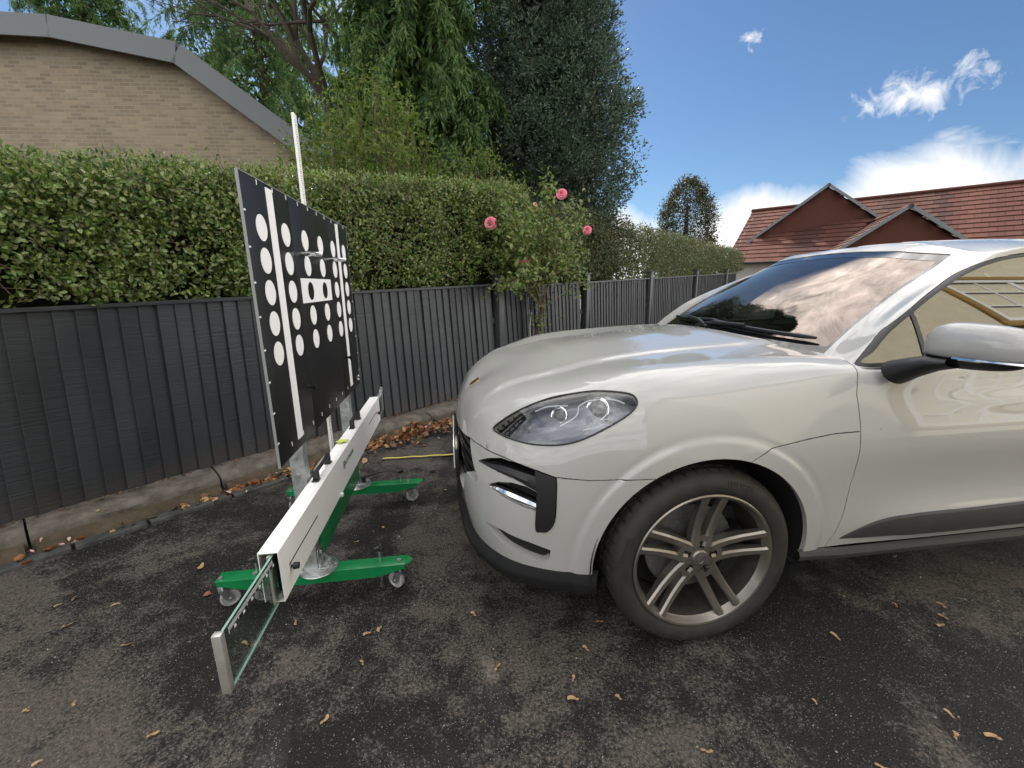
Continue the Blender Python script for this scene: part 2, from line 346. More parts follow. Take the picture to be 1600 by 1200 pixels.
# ---------------------------------------------------------------- fence: feather-edge boards, each one a board
def fence_paint():
    m, nt, b, N, L = new_mat('fence_paint')
    tc = N('ShaderNodeTexCoord'); oi = N('ShaderNodeObjectInfo')
    ad = N('ShaderNodeVectorMath'); ad.operation = 'ADD'; L(tc.outputs['Object'], ad.inputs[0]); L(oi.outputs['Location'], ad.inputs[1])
    mp = N('ShaderNodeMapping'); mp.inputs['Scale'].default_value = (4, 4, 95); L(ad.outputs[0], mp.inputs[0])
    n = N('ShaderNodeTexNoise'); n.inputs['Scale'].default_value = 1.0; n.inputs['Detail'].default_value = 5; L(mp.outputs[0], n.inputs['Vector'])       # saw marks across the board
    n2 = N('ShaderNodeTexNoise'); n2.inputs['Scale'].default_value = 3.0; n2.inputs['Detail'].default_value = 5; L(ad.outputs[0], n2.inputs['Vector'])
    r = N('ShaderNodeValToRGB'); r.color_ramp.elements[0].position = .3; r.color_ramp.elements[1].position = .75
    r.color_ramp.elements[0].color = (0.0240, 0.0275, 0.0310, 1); r.color_ramp.elements[1].color = (0.040, 0.044, 0.0480, 1); L(n2.outputs['Fac'], r.inputs[0])
    hv = N('ShaderNodeHueSaturation'); mr = N('ShaderNodeMapRange'); L(oi.outputs['Random'], mr.inputs[0]); mr.inputs[3].default_value = 0.82; mr.inputs[4].default_value = 1.2
    L(mr.outputs[0], hv.inputs['Value']); L(r.outputs[0], hv.inputs['Color']); sx = N('ShaderNodeSeparateXYZ'); L(tc.outputs['Object'], sx.inputs[0])
    n3 = N('ShaderNodeTexNoise'); n3.inputs['Scale'].default_value = 9.0; n3.inputs['Detail'].default_value = 7; n3.inputs['Roughness'].default_value = .7; L(ad.outputs[0], n3.inputs['Vector'])
    sb = N('ShaderNodeMath'); sb.operation = 'MULTIPLY_ADD'; L(n3.outputs['Fac'], sb.inputs[0]); sb.inputs[1].default_value = -.34; L(sx.outputs['Z'], sb.inputs[2])
    dm = N('ShaderNodeMapRange'); dm.interpolation_type = 'SMOOTHSTEP'; L(sb.outputs[0], dm.inputs[0]); dm.inputs[1].default_value = -.02; dm.inputs[2].default_value = -.17; dm.inputs[3].default_value = 0.0; dm.inputs[4].default_value = .32
    dx = N('ShaderNodeMix'); dx.data_type = 'RGBA'; L(dm.outputs[0], dx.inputs[0]); L(hv.outputs[0], dx.inputs[6]); dx.inputs[7].default_value = (.075, .058, .040, 1); L(dx.outputs[2], b.inputs['Base Color'])
    b.inputs['Roughness'].default_value = 0.5; b.inputs['Specular IOR Level'].default_value = 0.45
    bp = N('ShaderNodeBump'); bp.inputs['Strength'].default_value = 0.8; bp.inputs['Distance'].default_value = 0.0035; L(n.outputs['Fac'], bp.inputs['Height']); L(bp.outputs[0], b.inputs['Normal'])
    return m
M_FENCE = fence_paint()
def fence():
    root = empty('fence', fence_pt(0, 0, 0.122), FROT, 'long dark grey fence of vertical feather edge boards on a concrete kerb', 'fence')
    rnd = random.Random(5)
    mb = MB(); w = 0.122     # unit-height board: thick edge left, thin edge right, both tucked over the next
    prof = [(.0030, -.0215), (w, -.0045), (w, .003), (.017, -.0020), (.013, -.0045), (0, -.0200)]
    k = len(prof); mb.add([(x, y, 0) for x, y in prof] + [(x, y, 1) for x, y in prof], [tuple(range(k)), tuple(range(k, 2 * k))[::-1]] + [(i, (i + 1) % k, k + (i + 1) % k, k + i) for i in range(k)])
    first = mb.build('board', M_FENCE, root, 20); me = first.data
    posts = [4.25, 6.36, 8.89, 11.79, 14.6]
    top = lambda s: 1.192 + 0.0262 * s
    n = 0; s = -3.6
    while s < 16.0:
        near = [p for p in posts if abs(s + 0.05 - p) < 0.075]
        if not near:
            o = first if n == 0 else bpy.data.objects.new('board', me)
            if n: COL.objects.link(o); o.parent = root
            step = 0.035 if s > 4.25 else 0.0
            h = top(s) - 0.022 - step
            o.scale = (1, 1, h); o.location = (s, rnd.uniform(-.0015, .0015), 0.003 * rnd.random())
            lean = max(-0.10, min(0.055, 0.062 - 0.036 * s)); o.rotation_euler = (rnd.uniform(-.004, .004), lean, 0)
            n += 1
        s += 0.0985 + rnd.uniform(-.003, .003)
    # cap rails and the rails behind, one run between each pair of posts
    ends = [-3.6] + posts + [16.0]
    for a, b in zip(ends[:-1], ends[1:]):
        st = 0.035 if a > 4.2 else 0.0
        mb = MB(); za, zb = top(a) - st, top(b) - st
        x0, x1 = a + (0.055 if a > 0 else 0), b - 0.055
        for (y0, y1, dz, th) in ((-0.042, 0.022, -0.004, 0.022),):
            mb.add([(x0, y0, za + dz - th), (x0, y1, za + dz - th), (x0, y1, za + dz), (x0, y0, za + dz), (x1, y0, zb + dz - th), (x1, y1, zb + dz - th), (x1, y1, zb + dz), (x1, y0, zb + dz)],
                   [(0, 1, 2, 3), (4, 7, 6, 5), (0, 4, 5, 1), (1, 5, 6, 2), (2, 6, 7, 3), (3, 7, 4, 0)])
        mb.build('cap_rail', M_FENCE, root)
        mb = MB()
        for z in (0.25, 0.85): mb.box(((x0 + x1) / 2, 0.022, z), (x1 - x0, 0.045, 0.07))
        mb.build('back_rail', M_FENCE, root)
    for p in posts:
        mb = MB(); mb.box((p, -0.010, (top(p) + 0.075) / 2), (0.095, 0.11, top(p) + 0.075), None, 0.006)
        mb.box((p, -0.010, top(p) + 0.085), (0.115, 0.13, 0.02), None, 0.005)
        mb.build('post', M_FENCE, root)
fence()
# ---------------------------------------------------------------- car surface maths (car frame: x forward, y left, z up)
def bs_nodes(n, m):
    """basis rows for m samples per span over n control points padded by one ghost at each end"""
    ts = np.linspace(0, n - 1, (n - 1) * m + 1)
    B = np.zeros((len(ts), n + 2))
    for r, t in enumerate(ts):
        i = min(int(t), n - 2); u = t - i
        B[r, i:i + 4] = [(1 - u) ** 3 / 6, (3 * u ** 3 - 6 * u ** 2 + 4) / 6, (-3 * u ** 3 + 3 * u ** 2 + 3 * u + 1) / 6, u ** 3 / 6]
    return B

MIR = np.array([1, -1, 1.0])

def pad(C, js, je, rs, re):
    J, R, _ = C.shape
    def gh(a, b, mode):
        return b * MIR if mode == 'm' else 2 * a - b
    P = np.zeros((J + 2, R + 2, 3)); P[1:-1, 1:-1] = C
    P[0, 1:-1] = gh(C[0], C[1], js); P[-1, 1:-1] = gh(C[-1], C[-2], je)
    P[:, 0] = gh(P[:, 1], P[:, 2], rs); P[:, -1] = gh(P[:, -2], P[:, -3], re)
    return P

def fit_grid(T, js, je, rs, re, mu, mv, it=6):
    J, R, _ = T.shape
    Bu1, Bv1 = bs_nodes(J, 1), bs_nodes(R, 1)
    C = T.copy()
    for _ in range(it):
        S = np.einsum('ai,bj,ijk->abk', Bu1, Bv1, pad(C, js, je, rs, re))
        C = C + 0.8 * (T - S)
    return np.einsum('ai,bj,ijk->abk', bs_nodes(J, mu), bs_nodes(R, mv), pad(C, js, je, rs, re))

def grid_tris(U, V):
    i, j = np.meshgrid(np.arange(U - 1), np.arange(V - 1), indexing='ij')
    a = (i * V + j).ravel(); b = a + V; c = b + 1; d = a + 1
    alt = ((i + j) % 2 == 0).ravel()
    t1 = np.where(alt[:, None], np.stack([a, b, c], 1), np.stack([a, b, d], 1))
    t2 = np.where(alt[:, None], np.stack([a, c, d], 1), np.stack([b, c, d], 1))
    return np.concatenate([t1, t2])

def grid_normals(S):
    du = np.gradient(S, axis=0); dv = np.gradient(S, axis=1)
    n = np.cross(du, dv); return n / np.maximum(np.linalg.norm(n, axis=2, keepdims=True), 1e-9)

def tri_normals(V, T):
    fn = np.cross(V[T[:, 1]] - V[T[:, 0]], V[T[:, 2]] - V[T[:, 0]])
    n = np.zeros_like(V)
    for k in range(3): np.add.at(n, T[:, k], fn)
    return n / np.maximum(np.linalg.norm(n, axis=1, keepdims=True), 1e-12)

def cut(V, N, T, f):
    """split triangles along f = 0; returns V, N, T, f"""
    f = np.where(np.abs(f) < 1e-6, 1e-6, f)
    s = f > 0
    ts = s[T].sum(1)
    mix = (ts == 1) | (ts == 2)
    keep = T[~mix]; cache = {}; nv = []; nn = []; out = []
    base = len(V)
    def mid(a, b):
        k = (a, b) if a < b else (b, a)
        if k not in cache:
            t = f[k[0]] / (f[k[0]] - f[k[1]])
            cache[k] = base + len(nv)
            nv.append(V[k[0]] * (1 - t) + V[k[1]] * t); nn.append(N[k[0]] * (1 - t) + N[k[1]] * t)
        return cache[k]
    for tri in T[mix]:
        a, b, c = (int(x) for x in tri)
        if s[a] == s[b]: a, b, c = c, a, b
        elif s[a] == s[c]: a, b, c = b, c, a
        ab, ac = mid(a, b), mid(a, c)
        out += [(a, ab, ac), (ab, b, c), (ab, c, ac)]
    if nv:
        V = np.vstack([V, nv]); nn = np.array(nn); nn /= np.linalg.norm(nn, axis=1, keepdims=True); N = np.vstack([N, nn])
        f = np.concatenate([f, np.zeros(len(nv))]); T = np.vstack([keep, np.array(out)])
    return V, N, T, f

def poly_sdf(P, poly, closed=True):
    """signed distance (negative inside) of 2-D points to a polygon"""
    poly = np.asarray(poly, float); d = np.full(len(P), 1e9); ins = np.zeros(len(P), bool)
    n = len(poly)
    for i in range(n if closed else n - 1):
        a, b = poly[i], poly[(i + 1) % n]
        e = b - a; w = P - a
        t = np.clip((w @ e) / max(e @ e, 1e-12), 0, 1)
        d = np.minimum(d, np.linalg.norm(w - t[:, None] * e, axis=1))
        if closed:
            c = (a[1] > P[:, 1]) != (b[1] > P[:, 1])
            xi = a[0] + (P[:, 1] - a[1]) * e[0] / (e[1] if abs(e[1]) > 1e-12 else 1e-12)
            ins ^= c & (P[:, 0] < xi)
    return np.where(ins, -d, d)

def smooth_poly(pts, n=8, closed=True):
    """Catmull-Rom through 2-D/3-D points"""
    p = np.asarray(pts, float); m = len(p); out = []
    for i in range(m if closed else m - 1):
        g = lambda k: p[(i + k) % m] if closed else p[min(max(i + k, 0), m - 1)]
        a, b, c, d = g(-1), g(0), g(1), g(2)
        for t in np.linspace(0, 1, n, endpoint=False):
            out.append(0.5 * (2 * b + (c - a) * t + (2 * a - 5 * b + 4 * c - d) * t * t + (3 * b - a - 3 * c + d) * t ** 3))
    if not closed: out.append(p[-1])
    return np.array(out)

def sstep(a, b, x):
    t = np.clip((x - a) / (b - a), 0, 1); return t * t * (3 - 2 * t)

ARCH_Z, ARCH_R, WB = 0.372, 0.430, -2.807

def body_targets():
    c = []
    c.append([(.895,0,.36),(.915,0,.47),(.925,0,.60),(.918,0,.72),(.906,0,.785),(.888,0,.832),(.868,0,.862),(.848,0,.882),(.825,0,.900)])
    c.append([(.89,.22,.36),(.91,.22,.47),(.918,.22,.60),(.910,.22,.72),(.896,.215,.79),(.868,.20,.848),(.836,.17,.900),(.799,.12,.926),(.755,0,.938)])
    c.append([(.875,.42,.36),(.895,.42,.47),(.90,.42,.60),(.888,.42,.725),(.869,.41,.80),(.838,.387,.876),(.784,.333,.934),(.720,.22,.968),(.665,0,.982)])
    c.append([(.845,.58,.355),(.862,.585,.47),(.864,.585,.60),(.849,.58,.73),(.826,.567,.81),(.784,.547,.895),(.715,.478,.964),(.638,.30,.998),(.585,0,1.010)])
    c.append([(.785,.70,.35),(.80,.71,.47),(.80,.71,.60),(.788,.70,.73),(.764,.688,.82),(.712,.66,.908),(.636,.582,.994),(.555,.35,1.012),(.505,0,1.032)])
    c.append([(.70,.79,.345),(.71,.80,.47),(.71,.80,.60),(.697,.79,.73),(.670,.777,.83),(.618,.74,.933),(.548,.64,1.014),(.478,.38,1.030),(.438,0,1.050)])
    c.append([(.565,.85,.335),(.57,.86,.47),(.57,.865,.60),(.56,.86,.73),(.537,.842,.845),(.495,.795,.952),(.445,.665,1.042),(.405,.40,1.045),(.378,0,1.064)])
    c.append([(.40,.885,.33),(.41,.896,.47),(.41,.903,.60),(.405,.90,.73),(.40,.885,.86),(.39,.828,.972),(.355,.685,1.062),(.33,.41,1.062),(.315,0,1.080)])
    c.append([(.20,.905,.33),(.20,.917,.47),(.20,.924,.60),(.20,.928,.73),(.20,.912,.86),(.20,.855,.99),(.18,.70,1.083),(.165,.42,1.082),(.155,0,1.100)])
    c.append([(.0,.912,.335),(0,.925,.47),(0,.932,.60),(0,.938,.73),(0,.925,.86),(0,.866,1.0),(-.01,.71,1.095),(-.02,.43,1.098),(-.03,0,1.117)])
    c.append([(-.20,.912,.345),(-.2,.925,.47),(-.2,.932,.60),(-.2,.938,.73),(-.2,.928,.86),(-.2,.873,1.01),(-.2,.73,1.103),(-.2,.45,1.112),(-.2,0,1.131)])
    c.append([(-.40,.905,.36),(-.4,.918,.47),(-.4,.928,.60),(-.4,.936,.73),(-.4,.930,.86),(-.4,.880,1.02),(-.395,.755,1.107),(-.385,.46,1.124),(-.37,0,1.142)])
    c.append([(-.60,.90,.37),(-.6,.915,.47),(-.6,.922,.60),(-.6,.933,.73),(-.6,.932,.86),(-.6,.887,1.03),(-.6,.80,1.105),(-.57,.48,1.132),(-.53,0,1.150)])
    for x in (-1.0, -1.45, -1.9, -2.2):
        g = {-1.0: 0, -1.45: .005, -1.9: .01, -2.2: .02}[x]
        c.append([(x,.902,.37),(x,.926,.47),(x,.920,.60),(x,.934,.73),(x,.938+g*.3,.86),(x,.892,1.035+g),(x,.835,1.10+g),(x,.50,1.12),(x,0,1.13)])
    for x, q in ((-2.42,0),(-2.62,.01),(-2.82,.015),(-3.02,.012),(-3.22,0)):
        c.append([(x,.895,.36),(x,.925+q,.47),(x,.93+q,.60),(x,.945+q,.73),(x,.945+q,.88),(x,.895,1.06),(x,.82,1.14),(x,.48,1.15),(x,0,1.15)])
    c.append([(-3.42,.85,.40),(-3.43,.885,.5),(-3.44,.895,.62),(-3.44,.905,.75),(-3.43,.89,.90),(-3.38,.83,1.07),(-3.36,.75,1.15),(-3.36,.46,1.15),(-3.36,0,1.15)])
    c.append([(-3.60,.72,.40),(-3.63,.76,.5),(-3.65,.77,.62),(-3.64,.77,.75),(-3.60,.74,.92),(-3.5,.69,1.08),(-3.46,.62,1.15),(-3.45,.40,1.15),(-3.45,0,1.15)])
    c.append([(-3.69,.42,.40),(-3.73,.44,.5),(-3.75,.44,.62),(-3.74,.44,.75),(-3.68,.43,.93),(-3.55,.40,1.09),(-3.5,.37,1.15),(-3.48,.2,1.15),(-3.47,0,1.15)])
    c.append([(-3.71,0,.40),(-3.76,0,.5),(-3.78,0,.62),(-3.77,0,.75),(-3.70,0,.93),(-3.57,0,1.09),(-3.52,0,1.15),(-3.5,0,1.15),(-3.49,0,1.15)])
    return np.array(c, float)

CREASE = np.array([(.90,.40),(.78,.39),(.69,.395),(.5,.40),(.36,.398),(.15,.375),(0,.365),(-.25,.385),(-.6,.42)])[::-1]

def body_displace(S, N):
    x, y, z = S[..., 0], S[..., 1], S[..., 2]
    d = np.zeros_like(x)
    side = sstep(.55, .75, y)
    for cx in (0.0, WB):
        rho = np.hypot(x - cx, z - ARCH_Z)
        d += side * (.0065 * (1 - sstep(.486, .508, rho)) - .002 * np.exp(-((rho - .514) / .014) ** 2)) * (z > .2)
    # centre of the bonnet stands a little proud of the valleys beside it
    yc = np.interp(x, CREASE[:, 0], CREASE[:, 1])
    top = sstep(.5, .8, N[..., 2]) * sstep(-.75, -.6, x) * (1 - sstep(.70, .82, x))
    d += top * .012 * (1 - sstep(-.003, .060, y - yc))
    # crest of the wings stands proud again
    d += top * .006 * np.exp(-((y - (yc + .34)) / .07) ** 2) * (1 - sstep(.35, .6, x))
    # doors swell above the lower trim
    dr = side * (1 - sstep(-.95, -.62, x)) * sstep(-2.35, -2.1, x)
    d += dr * (.016 * np.exp(-((z - .47) / .07) ** 2) + .008 * np.exp(-((z - .955) / .035) ** 2) * (1 - sstep(-1.3, -.9, x)))
    return S + N * d[..., None]

def body_surface(mu=20, mv=20):
    S = fit_grid(body_targets(), 'm', 'm', 'l', 'm', mu, mv)
    S[0, :, 1] = 0; S[-1, :, 1] = 0; S[:, -1, 1] = 0
    N = grid_normals(S); N = -N if N[len(N) // 3, S.shape[1] // 3, 1] < 0 else N
    return body_displace(S, N)

def glass_targets():
    r0 = [(-.535,0,1.145),(-.55,.30,1.140),(-.575,.55,1.122),(-.585,.70,1.098),(-.595,.815,1.092),(-.66,.86,1.092),(-.9,.862,1.092),(-1.3,.86,1.10),(-1.8,.855,1.11),(-2.3,.84,1.125),(-2.8,.79,1.14),(-3.2,.68,1.14),(-3.4,.45,1.14),(-3.45,0,1.14)]
    r1 = [(-.885,0,1.385),(-.89,.28,1.375),(-.90,.50,1.345),(-.875,.645,1.300),(-.86,.728,1.297),(-.885,.770,1.300),(-1.05,.771,1.305),(-1.35,.767,1.315),(-1.8,.762,1.325),(-2.3,.748,1.335),(-2.75,.72,1.335),(-3.1,.62,1.33),(-3.25,.4,1.34),(-3.3,0,1.34)]
    r2 = [(-1.26,0,1.568),(-1.265,.25,1.56),(-1.275,.42,1.555),(-1.29,.545,1.522),(-1.29,.615,1.492),(-1.32,.655,1.492),(-1.44,.662,1.51),(-1.62,.662,1.525),(-1.9,.655,1.535),(-2.3,.64,1.535),(-2.65,.60,1.50),(-2.95,.52,1.47),(-3.05,.35,1.50),(-3.1,0,1.52)]
    r3 = [(-1.35,0,1.595),(-1.355,.23,1.588),(-1.365,.38,1.575),(-1.385,.48,1.553),(-1.41,.54,1.548),(-1.46,.565,1.553),(-1.55,.575,1.565),(-1.68,.575,1.578),(-1.9,.57,1.585),(-2.3,.56,1.583),(-2.6,.53,1.555),(-2.8,.45,1.55),(-2.88,.3,1.565),(-2.9,0,1.57)]
    r4 = [(x,0,z) for x, z in ((-1.45,1.610),(-1.48,1.613),(-1.52,1.617),(-1.57,1.621),(-1.62,1.625),(-1.67,1.628),(-1.74,1.631),(-1.84,1.634),(-2.0,1.637),(-2.3,1.632),(-2.5,1.617),(-2.6,1.606),(-2.7,1.595),(-2.78,1.583))]
    return np.transpose(np.array([r0, r1, r2, r3, r4], float), (1, 0, 2))

def glass_surface(mu=20, mv=24):
    S = fit_grid(glass_targets(), 'm', 'm', 'l', 'm', mu, mv)
    S[0, :, 1] = 0; S[-1, :, 1] = 0; S[:, -1, 1] = 0
    return S
# ---------------------------------------------------------------- car materials
M_PAINT = mat('chalk_paint', (0.372, 0.369, 0.354), 0.5, coat=1.0, var=0.012, scale=900, spec=0.15)
M_PAINT.node_tree.nodes['Principled BSDF'].inputs['Coat Roughness'].default_value = 0.008; M_PAINT.node_tree.nodes['Principled BSDF'].inputs['Coat IOR'].default_value = 1.55
M_BLACKTRIM = mat('black_trim', (0.0085, 0.009, 0.0095), 0.45, var=0.15, scale=30, bump=0.12, bscale=600)
M_GREYTRIM = mat('dark_grey_trim', (0.036, 0.036, 0.036), 0.55, var=0.15, scale=14, bump=0.12, bscale=500)
M_GLOSSBLACK = mat('gloss_black', (0.006, 0.006, 0.007), 0.08, coat=0.6)
M_CHIN = mat('chin_plastic', (0.0105, 0.011, 0.0115), 0.6, var=0.15, scale=20, spec=0.25, bump=0.1, bscale=500)
M_UNDER = mat('underbody', (0.008, 0.008, 0.008), 0.9, var=0.3, scale=20)
M_CHROME = mat('chrome', (0.78, 0.79, 0.80), 0.06, metal=1.0, rvar=0.03, scale=40)
M_RUBBER = mat('tyre_rubber', (0.0115, 0.0110, 0.0102), 0.72, var=0.35, scale=14, bump=0.15, bscale=240, col2=(0.027, 0.0235, 0.020))
M_RIM = mat('rim_paint', (0.225, 0.205, 0.176), 0.36, metal=0.8, var=0.08, scale=22, rvar=0.05, coat=0.3)
M_BARREL = mat('rim_barrel', (0.085, 0.076, 0.064), 0.45, metal=0.6, var=0.2, scale=30)
M_STEEL = mat('brake_steel', (0.20, 0.20, 0.20), 0.45, metal=0.8, var=0.25, scale=60, stretch=(1, 20, 1))
M_SCREEN = glass_mat('windscreen_glass', (0.34, 0.40, 0.38), 2.3, 0.0, (1.0, .84, .75))
M_SIDEGLASS = glass_mat('side_glass', (0.22, 0.27, 0.25), 2.6)
M_LENS = glass_mat('lamp_lens', (0.94, 0.95, 0.96), 1.75)
M_CABIN = mat('cabin', (0.014, 0.014, 0.015), 0.75, var=0.2, scale=30)
M_LAMPIN = mat('lamp_inner', (0.085, 0.095, 0.110), 0.18, metal=0.85)
M_LAMPWHITE = mat('light_guide', (0.36, 0.38, 0.40), 0.2, metal=0.5)
M_GOLD = mat('badge_gold', (0.55, 0.36, 0.07), 0.25, metal=1.0)
M_RED = mat('badge_red', (0.35, 0.02, 0.02), 0.35)
M_PLATE = mat('plate_white', (0.78, 0.78, 0.76), 0.4)

def panel_mesh(name, V, N, T, material, parent, mirror=False, weld=False, shrink=0.0021, lip=0.020, offset=0.0, flip=False):
    """a pressed panel: the outer skin with its true normals, edges drawn in by a shut line and folded inwards"""
    used, inv = np.unique(T, return_inverse=True); V = V[used].copy(); N = N[used].copy(); T = inv.reshape(-1, 3)
    V = V + N * offset
    E = {}
    for tri in T:
        for k in range(3):
            e = (int(tri[k]), int(tri[(k + 1) % 3])); E[e] = E.get(e, 0) + 1
    bd = [e for e in E if (e[1], e[0]) not in E]
    acc = np.zeros_like(V); cnt = np.zeros(len(V))
    for a, b in bd:
        t = V[b] - V[a]; nrm = N[a] + N[b]; d = np.cross(nrm, t); l = np.linalg.norm(d)
        if l > 1e-12: d /= l; acc[a] += d; acc[b] += d
        cnt[a] += 1; cnt[b] += 1
    isb = (cnt > 0) & (np.abs(V[:, 1]) > 1e-4)
    l = np.linalg.norm(acc, axis=1); ok = isb & (l > 1e-9)
    V[ok] += acc[ok] / l[ok, None] * shrink
    sym = (np.abs(V[:, 1]) <= 1e-4)
    vs = [V]; ns = [N]; tops = [T]; lips = []
    lid = {}; lv = []
    for a, b in bd:
        if sym[a] and sym[b]: continue
        q = []
        for i in (a, b):
            if i not in lid:
                lid[i] = len(V) + len(lv); lv.append(V[i]); lv.append(V[i] - N[i] * lip)
            q.append(lid[i])
        lips.append((q[0], q[0] + 1, q[1] + 1, q[1]))
    LV = np.array(lv).reshape(-1, 3) if lv else np.zeros((0, 3))
    allV = np.vstack([V, LV]); nT = len(T); nv = len(V)
    LF = np.array(lips, int).reshape(-1, 4)
    top_tri, top_n = T, N
    out = []
    for sgn in ((1,) if not (mirror or weld) else ((1, -1) if weld else (1, -1))):
        VV = allV * np.array([1, sgn, 1]); NN = N * np.array([1, sgn, 1])
        TT = T if sgn > 0 else T[:, ::-1]; LL = LF if sgn > 0 else LF[:, ::-1]
        out.append((VV, NN, TT, LL))
    def make(parts):
        Vs, faces, lnorm, smooth = [], [], [], []
        b = 0
        for VV, NN, TT, LL in parts:
            Vs.append(VV)
            for t in TT: faces.append((b + t[0], b + t[1], b + t[2])); lnorm += [NN[t[0]], NN[t[1]], NN[t[2]]]; smooth.append(True)
            for q in LL:
                p = VV[q]; n = np.cross(p[1] - p[0], p[3] - p[0]); l = np.linalg.norm(n); n = n / l if l > 1e-12 else np.array([0, 0, 1.0])
                faces.append(tuple(int(b + i) for i in q)); lnorm += [n] * 4; smooth.append(True)
            b += len(VV)
        me = bpy.data.meshes.new(name); me.from_pydata(np.vstack(Vs).tolist(), [], [tuple(int(i) for i in f) for f in faces])
        me.polygons.foreach_set('use_smooth', smooth); me.normals_split_custom_set([tuple(n) for n in lnorm]); me.materials.append(material)
        return link_mesh(name, me, parent)
    if weld: return [make(out)]
    return [make([p]) for p in out]

ZS = np.array([(.21,.741),(.33,.738),(.444,.733),(.571,.738),(.651,.760),(.747,.780),(.82,.782),(.86,.776),(.911,.742),(.94,.742)])
ZF = np.array([(-.70,.872),(-.569,.870),(-.463,.867),(-.348,.852),(-.203,.826),(-.12,.780)])
XD = np.array([(.2,-.53),(.375,-.536),(.441,-.561),(.532,-.575),(.65,-.573),(.767,-.575),(.87,-.571),(.942,-.567),(1.005,-.563),(1.05,-.575),(1.12,-.605)])
HL3 = [(0.77,0.632,0.86),(0.742,0.641,0.888),(0.698,0.658,0.922),(0.641,0.68,0.957),(0.557,0.705,0.993),(0.474,0.73,1.013),(0.401,0.758,1.027),(0.337,0.784,1.028),(0.286,0.805,1.023),(0.269,0.821,1.012),(0.268,0.838,0.995),(0.287,0.852,0.974),(0.328,0.862,0.949),(0.385,0.866,0.92),(0.439,0.863,0.893),(0.492,0.853,0.869),(0.543,0.836,0.854),(0.594,0.814,0.846),(0.659,0.778,0.844),(0.722,0.719,0.848),(0.76,0.66,0.853)]
def qz(pts, n=6): return smooth_poly([(y - x, z) for x, y, z in pts], n)
HL_POLY = qz(HL3, 4)
BLADE = np.array([(y - x, z) for x, y, z in [(.828,.633,.728),(.80,.68,.752),(.75,.728,.772),(.69,.785,.768),(.634,.822,.752),(.634,.835,.673),(.68,.80,.700),(.717,.777,.712),(.78,.71,.722)]])
STRIP = np.array([(y - x, z) for x, y, z in [(.799,.703,.655),(.765,.745,.680),(.719,.784,.692),(.67,.815,.688),(.634,.837,.672),(.638,.838,.603),(.68,.815,.610),(.72,.791,.622),(.77,.74,.640)]])
VBAR = smooth_poly([(y - x, z) for x, y, z in [(.636,.820,.756),(.60,.838,.752),(.572,.852,.744),(.566,.858,.72),(.566,.862,.65),(.571,.865,.583),(.582,.862,.545),(.601,.853,.521),(.62,.846,.519),(.638,.839,.523),(.636,.838,.60),(.634,.835,.673)]], 3)
SLIM = np.array([(y - x, z) for x, y, z in [(.813,.691,.484),(.785,.73,.487),(.756,.765,.486),(.705,.80,.474),(.654,.829,.462),(.586,.853,.440),(.590,.850,.405),(.612,.84,.388),(.667,.819,.400),(.756,.76,.430),(.79,.72,.456)]])
GRILLE = np.array([(-.2,.80),(.30,.80),(.488,.79),(.52,.755),(.60,.68),(.632,.650),(.625,.634),(.60,.630),(.52,.632),(.505,.615),(.46,.53),(.43,.512),(-.2,.512)])   # (y, z)

